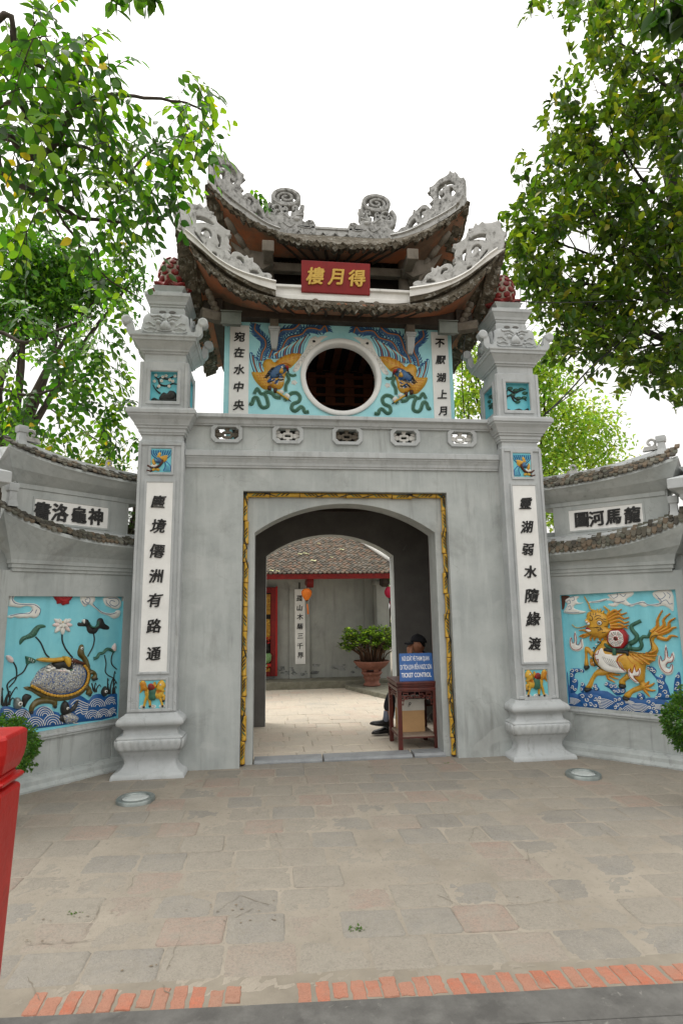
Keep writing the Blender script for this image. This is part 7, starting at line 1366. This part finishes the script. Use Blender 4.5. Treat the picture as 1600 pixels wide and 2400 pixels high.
# lanterns
def lantern(x, y, zc, m, lab, r, h, tas):
    t = thing('lantern', (x, y, zc), lab, 'lantern', 'silk lanterns under the hall eave')
    b = MB(); rg = []
    for v in np.linspace(0, 1, 12):
        rad = r*(math.sin(min(1, v*1.55)*math.pi/2)*.72+.30) if m == 'lantern_orange' else r*(.3+.72*math.sin(math.pi*(.08+.84*v)))
        if m == 'lantern_orange' and v > .72: rad = r*1.02*math.cos((v-.72)/.28*1.15)
        rg.append([(x+rad*math.cos(q)*(1-.10*abs(math.cos(5*q))), y+rad*math.sin(q)*(1-.10*abs(math.cos(5*q))), zc+h*v) for q in np.linspace(0, 6.2832, 32, False)])
    b.loft(rg, m); b.build('shade', t)
    b = MB(); b.lathe((x, y, zc-.02), [(.015, 0), (.03, .005), (.03, .02)], 'cable_black', 12); b.build('cap', t); b = MB(); b.tube([(x, y, zc+h), (x, y, 2.24)], .004, 'cable_black', 5); b.build('cord', t)
    b = MB(); b.tube([(x, y, zc-.02), (x+.01, y, zc-.07)], .003, 'cable_black', 5); b.tube([(x+.01, y, zc-.07), (x+.02, y, zc-.15), (x+.03, y, zc-tas)], [.012, .014, .018], m, 8); b.build('tassel', t)
lantern(-.172, 5.45, 1.80, 'lantern_orange', 'orange silk lantern with a long tassel beside the white couplet board', .112, .24, .28); lantern(1.56, 5.45, 1.83, 'lantern_red', 'crimson silk lantern hanging at the right end of the hall eave', .115, .23, .27)
# kerb by the pot, pot, bonsai
b = MB(); b.loft([[(.62, 5.52, z), (1.16, 4.15, z), (3.5, 4.15, z), (3.5, 5.71, z), (.62, 5.71, z)] for z in (-.02, .085)], 'kerb_stone', False); b.build('kerb', kind='structure', bev=.01)
PX, PY = 1.13, 5.35
t = thing('plant_pot', (PX, PY, .086), 'terracotta bowl on a fluted pedestal in the courtyard', 'pot')
b = MB(); rg = []
for r, z, fl in ((.155, .0, 0), (.175, .015, 0), (.165, .04, 0), (.14, .06, .06), (.145, .12, .07), (.18, .16, .06), (.155, .19, 0), (.17, .20, 0), (.20, .235, 0), (.215, .255, 0), (.205, .275, 0), (.12, .28, 0)): rg.append([(PX+r*(1-fl*abs(math.cos(6*q)))*math.cos(q), PY+r*(1-fl*abs(math.cos(6*q)))*math.sin(q), .086+z) for q in np.linspace(0, 6.2832, 48, False)])
b.loft(rg, 'terracotta'); b.build('pedestal', t)
b = MB(); b.lathe((PX, PY, .40), [(.12, -.0), (.20, .01), (.27, .05), (.33, .11), (.35, .145), (.365, .15), (.365, .175), (.35, .18), (.33, .165), (.30, .155)], 'terracotta', 40)
for q in np.linspace(.4, 6.6, 4, False): b.loft([[(PX+math.cos(q)*.17+u*.05*k, PY+math.sin(q)*.17+v*.05*k, z) for u, v in ((-1, -1), (1, -1), (1, 1), (-1, 1))] for k, z in ((.7, .362), (1, .40), (1.1, .425))], 'terracotta', False)
b.lathe((PX, PY, .545), [(.31, 0), (.2, .015), (.01, .02)], 'debris', 24); b.build('bowl', t, .003)
# ================================================================ PLANTS AND TREES
rt = random.Random(21)
def leaf(b, p, d, up, L, W, mat='leaf', c=(.05, .12, .02), fold=.25, droop=.15):
    d = d/(np.linalg.norm(d)+1e-9); s_ = np.cross(d, up); s_ /= np.linalg.norm(s_)+1e-9; n = np.cross(s_, d)
    q = lambda t2, w_, h: p+d*L*t2+s_*W*w_+n*h-np.array((0, 0, droop*L*t2*t2))
    f = fold*W
    if L < .05:
        b.add([q(0, 0, 0), q(.28, .40, f*.7), q(.30, 0, 0), q(.28, -.40, f*.7), q(.62, .44, f*.8), q(.65, 0, 0), q(.62, -.44, f*.8), q(1, 0, 0)], [(0, 2, 1), (0, 3, 2), (1, 2, 5, 4), (2, 3, 6, 5), (4, 5, 7), (5, 6, 7)], mat, True, c); return
    vs = [q(0, 0, 0)]; fs = [(0, 2, 1), (0, 3, 2)]; e = rt.uniform(-.06, .06)
    for t2, w_ in ((.10, .22), (.27, .43), (.48, .5), (.70, .38), (.87, .17)): vs += [q(t2, w_+e*.5, f*w_*1.7), q(t2, 0, 0), q(t2, -w_+e*.5, f*w_*1.7)]
    for i in range(4): a = 1+3*i; fs += [(a, a+1, a+4, a+3), (a+1, a+2, a+5, a+4)]
    vs.append(q(1, e, 0)); fs += [(13, 14, 16), (14, 15, 16)]
    b.add(vs, fs, mat, True, c)
def quadleaf(b, p, d, up, L, W, c):
    d = d/(np.linalg.norm(d)+1e-9); s_ = np.cross(d, up); s_ /= np.linalg.norm(s_)+1e-9; n = np.cross(s_, d)*W*.25
    b.add([p, p+d*L*.45+s_*W*.5+n, p+d*L, p+d*L*.45-s_*W*.5+n], [(0, 1, 2), (0, 2, 3)], 'leaf', False, c)
def rv(s=1): return np.array([rt.gauss(0, s) for _ in range(3)])
def jit(c, k=.3): f = 1+rt.uniform(-k, k); g = rt.uniform(-.25, .25); return (max(.004, c[0]*f*(1+g)), c[1]*f, max(.002, c[2]*f))
# bonsai in the bowl
t = thing('bonsai', (PX, PY, .56), 'bushy bonsai with many upright stems and bright green leaves in the terracotta bowl', 'bonsai')
b = MB(); tips = []
for i in range(70):
    a = rt.random()*6.28; r = .24*math.sqrt(rt.random()); p0 = np.array((PX+r*math.cos(a), PY+r*math.sin(a)*.8, .55)); h = rt.uniform(.28, .48); sp = rt.uniform(.9, 1.9)
    p1 = p0+np.array((r*math.cos(a)*.25*sp, r*math.sin(a)*.25, h*.55))+rv(.012); p2 = p0+np.array((r*math.cos(a)*sp*1.1, r*math.sin(a)*.9, h))+rv(.02); b.tube([p0, p1, p2], [.014, .011, .007], 'root_brown', 6); tips.append(p2)
for p2 in list(tips):
    for k in range(3):
        q = p2+np.array((rt.gauss(0, .10), rt.gauss(0, .09), rt.uniform(-.08, .22))); b.tube([p2, (p2+q)/2+rv(.02), q], [.006, .005, .003], 'bark', 5); tips.append(q)
b.build('stems', t)
b = MB()
for q in tips[70:]:
    for k in range(14):
        a = rt.random()*6.28; dd = np.array((math.cos(a), math.sin(a), rt.uniform(.1, 1.0))); leaf(b, q+rv(.02), dd, np.array((0, 0, 1.)), rt.uniform(.06, .10), rt.uniform(.034, .05), 'leaf', jit(rt.choice([(.15, .24, .05), (.24, .34, .08), (.06, .11, .025), (.10, .165, .035)])))
b.build('foliage', t)
# clipped shrubs by the wing walls
def shrub(c, r, name, lab, n, dark):
    t = thing(name, (c[0], c[1], 0), lab, 'shrub', 'potted shrubs beside the wing walls'); b = MB(); f = MB(); c = np.array(c)
    f.lathe((c[0], c[1], 0), [(.09, 0), (.11, .02), (.125, .24), (.14, .25), (.14, .27), (.11, .265)], 'terracotta', 20); f.build('pot', t)
    st_ = MB()
    for i in range(14):
        q = c+rv(.45)*r*.9; st_.tube([np.array((c[0], c[1], .3)), (np.array((c[0], c[1], .3))+q)/2+rv(.03), q], [.012, .008, .004], 'bark', 5)
    st_.build('stem', t)
    for i in range(n):
        d = rv(1); d /= np.linalg.norm(d); q = c+d*np.array((1, 1, .85))*r*rt.uniform(.78, 1.0)*(1+.10*math.sin(5*d[0]+3*d[2])+.12*math.sin(9*d[1]))
        for k in range(5): leaf(b, q+rv(.008), d+rv(.6), rv(1), rt.uniform(.020, .034), rt.uniform(.012, .02), 'leaf', jit(rt.choice([(.045, .11, .02), (.06, .15, .025), (.09, .19, .03)]) if not dark else rt.choice([(.04, .10, .02), (.08, .17, .03), (.055, .13, .025)])))
    b.build('foliage', t)
pl = atD(6, 1752, 4.6); shrub(pl, .27, 'potted_shrub', 'small-leaved green shrub behind the red bridge post', 1100, 0)
pr_ = atD(1650, 1690, 4.8); shrub(pr_, .30, 'potted_shrub', 'small-leaved green shrub at the right edge before the dragon-horse wall', 1900, 1)
def branch(b, pts, r0, r1, mat='bark'):
    L = smooth(pts, 5, False); n = len(L); b.tube([np.array(p)+rv(.006) for p in L], [r0+(r1-r0)*i/(n-1) for i in range(n)], mat, 7); return L
S_ = 1600/1568
def D(u, v, dist): return atD(u*S_, v*S_, dist)
# ---- left tree: drooping sprays of alternate leaflets
tl_ = thing('leafy_tree', (-5.0, -.8, 0), 'leafy tree with drooping sprays of bright green leaves at the upper left', 'tree')
b = MB(); T0 = np.array((-5.0, -.8, 0)); branch(b, [T0-np.array((0, 0, .1)), T0+np.array((.05, .1, 2)), T0+np.array((-.1, .2, 4)), T0+np.array((.1, 0, 7))], .22, .12)
J2 = T0+np.array((-.05, .15, 3.4)); J3 = T0+np.array((.05, .05, 5.6))
for pts, r0, r1 in (([J2, D(-60, 370, 4.9), D(0, 392, 4.8), D(60, 432, 4.8), D(120, 465, 4.9), D(190, 500, 5.1), D(300, 512, 5.4)], .05, .012), ([J3, D(-30, 320, 4.6), D(60, 360, 4.6), D(110, 345, 4.6), D(145, 300, 4.6), D(165, 245, 4.6), D(230, 222, 4.7), D(330, 224, 4.9), D(430, 236, 5.1), D(475, 260, 5.2)], .035, .007), ([J2, D(-40, 770, 7.2), D(60, 787, 7.2), D(150, 752, 7.3), D(215, 725, 7.4)], .035, .01), ([J2, D(-40, 895, 7.4), D(60, 907, 7.4), D(120, 897, 7.4), D(205, 860, 7.5)], .03, .01), ([D(145, 330, 4.6), D(220, 350, 4.9), D(300, 420, 5.1), D(312, 380, 5.2), D(370, 340, 5.3), D(430, 380, 5.5)], .016, .006), ([D(300, 512, 5.4), D(372, 500, 5.5), D(410, 475, 5.5)], .011, .006), ([J3, D(-20, 60, 4.4), D(40, 120, 4.4), D(110, 160, 4.5), D(190, 190, 4.6)], .03, .008), ([J3, D(-10, 250, 4.5), D(70, 280, 4.6), D(160, 300, 4.7), D(240, 290, 4.8)], .02, .006), ([D(120, 465, 4.9), D(180, 560, 5.2), D(250, 640, 5.6), D(330, 690, 6)], .014, .005), ([D(60, 907, 7.4), D(150, 960, 7.4), D(250, 1030, 7.3)], .014, .005)): branch(b, pts, r0, r1)
b.build('trunk', tl_)
b = MB(); tw = b
CL = [(50, 60, 70, 4.4, 13), (60, 130, 85, 4.4, 18), (150, 110, 70, 4.5, 13), (205, 150, 60, 4.6, 11), (110, 220, 90, 4.6, 18), (215, 230, 60, 4.7, 10), (40, 260, 60, 4.4, 10), (60, 360, 80, 4.7, 15), (180, 330, 90, 4.8, 20), (270, 330, 65, 5.0, 13), (330, 290, 40, 5.0, 6), (440, 200, 40, 5.1, 8), (475, 235, 35, 5.2, 6), (430, 280, 45, 5.2, 9), (455, 308, 36, 5.3, 8), (482, 335, 22, 5.3, 4), (390, 360, 55, 5.4, 10), (320, 420, 70, 5.3, 15), (395, 425, 36, 5.5, 6), (350, 460, 45, 5.5, 9), (250, 450, 70, 5.2, 14), (140, 430, 70, 4.9, 12), (260, 525, 45, 5.6, 9), (285, 585, 30, 5.9, 7), (325, 520, 26, 5.9, 4), (225, 590, 28, 5.6, 4), (230, 640, 26, 6.0, 4), (60, 500, 45, 4.9, 5), (160, 560, 30, 5.3, 4), (30, 560, 35, 5, 3),
      (60, 720, 60, 7.2, 9), (200, 740, 55, 7.3, 10), (260, 700, 45, 7.3, 8), (120, 790, 55, 7.2, 9), (200, 830, 50, 7.4, 10), (260, 850, 40, 7.4, 8), (60, 860, 60, 7.3, 10), (180, 900, 55, 7.5, 10), (270, 930, 45, 7.5, 9), (50, 960, 50, 7.4, 8), (120, 960, 50, 7.4, 8), (230, 990, 50, 7.4, 9), (290, 1020, 35, 7.4, 6), (90, 1010, 35, 7.3, 4), (560, 430, 24, 8.6, 5), (590, 450, 14, 8.6, 3)]
for cx, cy, r, dist, n in CL:
    far = dist > 7
    near = dist < 5.7
    for i in range(int(n*(1.0 if near else 1.3))):
        a = rt.random()*6.28; rr = r*math.sqrt(rt.random()); p = D(cx+rr*math.cos(a), cy+rr*math.sin(a)*.9, dist+rt.gauss(0, .28))
        d = np.array((rt.gauss(.25, .6), rt.gauss(0, .6), rt.gauss(-.45, .45))); d /= np.linalg.norm(d)
        Lt = rt.uniform(.30, .55)*(1.15 if far else 1)*(.6 if r <= 40 or (x_ := cx+rr*math.cos(a)) > 330 and cy > 400 else 1); nl = int(Lt/(.050 if dist < 5.7 else .042)); pts = []
        for k in range(7):
            x = k/6; pts.append(p+d*Lt*x-np.array((0, 0, .5*Lt*x*x)))
        tw.tube(pts, [.0045-.0005*k for k in range(7)], 'bark', 4)
        side = np.cross(d, np.array((rt.gauss(0, .35), rt.gauss(0, .35), 1))); side /= np.linalg.norm(side); base = rt.choice([(.04, .115, .014), (.065, .17, .016), (.024, .07, .012), (.12, .24, .02), (.16, .29, .022), (.035, .10, .014)])
        for k in range(nl):
            x = (k+.6)/nl; q = p+d*Lt*x-np.array((0, 0, .5*Lt*x*x)); tn = d-np.array((0, 0, 1.0*x)); tn /= np.linalg.norm(tn); sg = 1 if k % 2 else -1
            sz = (1-.25*abs(x-.45))*rt.uniform(.8, 1.15)*(1.12 if far else 1); c = jit(base, .25)
            if rt.random() < .012: c = (.45, .33, .03)
            leaf(b, q, side*sg*.9+tn*.55+rv(.12), np.cross(side, tn)+rv(.25), .098*sz*(1.06 if near else .95), .062*sz*(1.05 if near else .92), 'leaf', c, .2, .3)
b.build('crown', tl_)
# ---- small twig at the top left and the dark spray at the top right corner
for nm, lab, spots, sz, cc in (('overhanging_twig', 'few green leaves dangling from above at the top edge', [(245, -6, 3.2), (262, 2, 3.2), (300, -14, 3.2), (345, -2, 3.2), (355, 6, 3.2), (340, -12, 3.2)], .10, (.05, .12, .02)), ('overhanging_branch', 'dark close leaves hanging into the top right corner', [(1545, 8, 2.6), (1560, 30, 2.6), (1520, 18, 2.6), (1500, 30, 2.6), (1560, 55, 2.6), (1535, 45, 2.6), (1580, 20, 2.6), (1580, 300, 2.7), (1575, 340, 2.7), (1570, 40, 2.5)], .12, (.018, .045, .010))):
    q0 = D(*spots[0]); t = thing(nm, q0+np.array((0, 0, .4)), lab, 'branch'); b = MB(); tw = MB()
    tw = b
    for x, y, z in spots:
        p = D(x, y, z); tw.tube([p+np.array((.06, .05, .35)), p+np.array((.03, 0, .15)), p], [.007, .005, .003], 'bark', 5)
        for k in range(5): leaf(b, p+rv(.02), np.array((rt.gauss(0, .8), rt.gauss(0, .6), rt.gauss(-.6, .4))), rv(1), sz*rt.uniform(.7, 1.1), sz*.5, 'leaf', jit(cc), .2, .2)
    b.build('spray', t)
# ---- right tree: heavy crown of glossy leaves over dark limbs
tr_ = thing('glossy_tree', (6.6, 2.2, 0), 'large dark tree with small glossy leaves and spreading limbs at the upper right', 'tree')
b = MB(); T0 = np.array((6.6, 2.2, 0)); branch(b, [T0-np.array((0, 0, .1)), T0+np.array((-.1, 0, 2)), T0+np.array((.1, .2, 4.5)), T0+np.array((0, .1, 8)), T0+np.array((-.4, 0, 11))], .35, .10, 'bark_dark')
for z0, pts, r0 in ((3.2, [(1620, 825, 9.6), (1568, 798, 9.4), (1450, 748, 9.2), (1340, 690, 9.0), (1290, 645, 8.8), (1230, 600, 8.7)], .085), (3.6, [(1620, 700, 9.4), (1480, 690, 9.2), (1400, 662, 9.1), (1260, 640, 8.9), (1180, 600, 8.8)], .05), (4.5, [(1620, 630, 9), (1500, 600, 8.8), (1430, 570, 8.7), (1380, 510, 8.6), (1340, 460, 8.6)], .05), (5, [(1620, 500, 9), (1540, 480, 8.9), (1480, 420, 8.8), (1420, 330, 8.8), (1380, 250, 8.8)], .04), (6, [(1620, 250, 8.8), (1530, 200, 8.8), (1460, 130, 8.7), (1400, 80, 8.7)], .035), (3.4, [(1620, 780, 9.8), (1520, 790, 9.7), (1440, 800, 9.6), (1350, 780, 9.4), (1280, 740, 9.2)], .035), (4, [(1620, 640, 10), (1520, 650, 9.9), (1440, 620, 9.8), (1370, 590, 9.6), (1290, 560, 9.4), (1210, 530, 9.2)], .04), (4, [(1620, 590, 9.5), (1540, 560, 9.4), (1490, 500, 9.3), (1440, 480, 9.3)], .03)):
    L = branch(b, [T0+np.array((0, .1, z0))]+[D(*p) for p in pts], r0, .010, 'bark_dark')
    for k in range(7, len(L)-5, 2):
        p = np.array(L[k])
        for j in range(2): q = p+np.array((rt.gauss(-.25, .3), rt.gauss(0, .35), rt.gauss(.12, .3))); b.tube([p, (p+q)/2+rv(.04), q], [.012, .009, .005], 'bark_dark', 5)
b.build('trunk', tr_)
b = MB(); tw = b
poly = [(1290, 180), (1330, 110), (1340, 60), (1230, 35), (1200, 0), (1330, -20), (1500, -20), (1640, -20), (1640, 930), (1560, 905), (1490, 880), (1430, 880), (1370, 850), (1300, 840), (1240, 800), (1215, 740), (1180, 690), (1165, 610), (1140, 560), (1160, 530), (1190, 470), (1185, 400), (1225, 350), (1260, 290)]
cnt = 0
while cnt < 2500:
    x, y = rt.uniform(1120, 1640), rt.uniform(-20, 940); Q = np.array([(x, y)]); dd, ins = seg_dist(Q, poly)
    dd = dd[0]*(1 if ins[0] else -1)
    if dd < -24 or (dd < 30 and rt.random() > .22+.026*max(dd, 0)): continue
    if math.sin(x*.021+1.3)*math.sin(y*.019)+.5*math.sin(x*.05+y*.043) > .45 and rt.random() < .8: continue
    if y < 230 and rt.random() < .35: continue
    cnt += 1; p = D(x, y, rt.uniform(7.9, 10.2)); nl = rt.randint(4, 7); ax = np.array((rt.gauss(-.5, .6), rt.gauss(-.1, .6), rt.gauss(.25, .5))); ax /= np.linalg.norm(ax)
    base = rt.choice([(.055, .105, .014), (.085, .145, .018), (.04, .08, .014), (.13, .19, .025), (.07, .115, .014), (.03, .062, .012)])
    if rt.random() < .4: tw.tube([p-ax*.3+rv(.05), p-ax*.12, p], [.006, .005, .003], 'bark_dark', 4)
    for k in range(nl):
        c = jit(base, .3)
        if rt.random() < .025: c = (.26, .24, .03)
        leaf(b, p+ax*rt.uniform(-.12, .06)+rv(.03), ax*.6+rv(.75), rv(.5)+np.array((0, 0, 1)), rt.uniform(.115, .175), rt.uniform(.058, .082), 'leaf', c, .2, .12)
b.build('crown', tr_)
# ---- trees behind the walls
def far_tree(name, lab, base, blobs, L, cols, per, tint_k=.3):
    t = thing(name, (base[0], base[1], 0), lab, 'tree', 'trees beyond the gate'); b = MB(); base = np.array((base[0], base[1], 0.))
    zz = [D(x, y, d) for x, y, r, d, n in blobs]; mid = np.mean(zz, 0); branch(b, [base, base+(mid-base)*.35+rv(.1), base+(mid-base)*.7+rv(.1)], .22, .12)
    for p in zz: branch(b, [base+(mid-base)*.6, (base+(mid-base)*.6+p)/2+rv(.25), p], .07, .015)
    f = MB()
    for (x, y, r, d, n), P in zip(blobs, zz):
        rw = r*S_/F_PX*d
        for i in range(n):
            v = rv(1); v /= np.linalg.norm(v); q = P+v*rw*rt.random()**.45*np.array((1, 1.1, .85)); cl = jit(rt.choice(cols), tint_k)
            if rt.random() < .12: b.tube([P+(q-P)*.55, q], [.012, .005], 'bark', 4)
            for k in range(per): quadleaf(f, q+rv(L*1.1), rv(1)+np.array((0, 0, -.2)), rv(.5)+np.array((0, 0, 1)), L*rt.uniform(.7, 1.2), L*.5, cl)
    b.build('trunk', t); f.build('crown', t)
far_tree('pale_tree', 'airy pale green tree rising behind the right pillar', (4.4, 9.5), [(1080, 830, 55, 14, 90), (1075, 920, 50, 14, 80), (1180, 860, 70, 14.5, 130), (1250, 900, 80, 14, 170), (1230, 820, 60, 14, 80), (1290, 980, 80, 14.5, 170), (1360, 960, 60, 15, 80), (1330, 1050, 70, 15, 130), (1400, 1030, 50, 15, 45), (1260, 1060, 50, 14, 90), (1430, 1075, 30, 15, 18), (1200, 960, 50, 14, 60), (1255, 1180, 30, 13, 50), (1055, 790, 30, 14, 30)], .15, [(.20, .31, .05), (.26, .38, .07), (.15, .25, .04), (.32, .42, .10)], 7)
far_tree('dense_tree', 'mid green fine-leaved tree behind the leafy tree at the left edge', (-6.5, 4.5), [(60, 640, 80, 9.5, 190), (150, 620, 70, 9.5, 150), (140, 700, 75, 9.5, 170), (40, 730, 70, 9.5, 140), (240, 660, 50, 9.5, 60), (60, 560, 45, 9.5, 50), (300, 650, 34, 9.5, 18), (30, 980, 40, 9, 40)], .105, [(.045, .13, .016), (.07, .18, .02), (.03, .085, .012), (.11, .24, .025)], 12)
far_tree('garden_tree', 'green garden tree glimpsed past the right end of the hall', (2.6, 8.6), [(930, 1440, 24, 15, 60), (915, 1330, 22, 15, 50), (935, 1520, 26, 15, 60), (900, 1290, 26, 16, 40)], .10, [(.06, .15, .02), (.09, .2, .03)], 9)
far_tree('low_tree', 'yellow-green bush of fine leaves showing above the left wing wall', (-2.9, 2.2), [(190, 1065, 30, 8.6, 26), (240, 1060, 30, 8.8, 26), (110, 1040, 30, 8.2, 20), (275, 1075, 20, 8.8, 14)], .07, [(.12, .2, .02), (.2, .26, .03), (.07, .14, .02)], 8)
t = thing('fern_palm', (-2.62, .75, 0), 'dark palm fronds behind the gap between wing wall and left pillar', 'palm'); b = MB()
for i in range(30):
    a = rt.uniform(0, 6.28); p = np.array((-2.62, .85, 2.25+.5*rt.random())); d = np.array((math.cos(a)*.5, math.sin(a)*.5, .75)); pts = [p+d*x*.8-np.array((0, 0, .45*x*x)) for x in np.linspace(0, 1, 12)]; b.tube(pts, [.01]*6+[.006]*6, 'bark', 4)
    for k in range(2, 12):
        for sg in (-1, 1): leaf(b, np.array(pts[k]), np.array((-d[1]*sg, d[0]*sg, -.15))*1.2+d*.5, np.array((0, 0, 1.)), .22, .022, 'leaf', jit((.025, .06, .012)), .2, .3)
b.build('fronds', t); b = MB(); b.tube([(-2.62, .75, 0), (-2.60, .8, 1.2), (-2.62, .85, 2.35)], [.07, .06, .05], 'bark', 8); b.build('trunk', t)
# ================================================================ CABLES
def cable(lab, pts, r):
    b = MB(); b.tube(smooth(pts, 8, False), r, 'cable_black', 5); b.build('cable', None, 0, lab, 'cable', 'cables strung to the trees')
cable('black cable rising from behind the right pillar into the dark tree', [D(1248, 955, 7.4), D(1300, 905, 7.6), D(1360, 840, 7.9), D(1420, 790, 8.3), D(1500, 715, 9), D(1640, 600, 10)], .011)
cable('second thinner black cable beside the one rising from the right pillar', [D(1250, 950, 7.4), D(1310, 905, 7.6), D(1370, 848, 7.9), D(1425, 785, 8.3), D(1500, 690, 9), D(1640, 570, 10)], .007)
cable('thin wire running level from the right lotus bud into the tree', [D(1182, 692, 6.9), D(1300, 695, 7.4), D(1450, 690, 8.2), D(1640, 690, 9.5)], .006)
cable('thin wire hanging down beside the right edge of the pavilion', [D(1068, 770, 7.2), D(1060, 850, 7.2), D(1066, 960, 7.3)], .006)
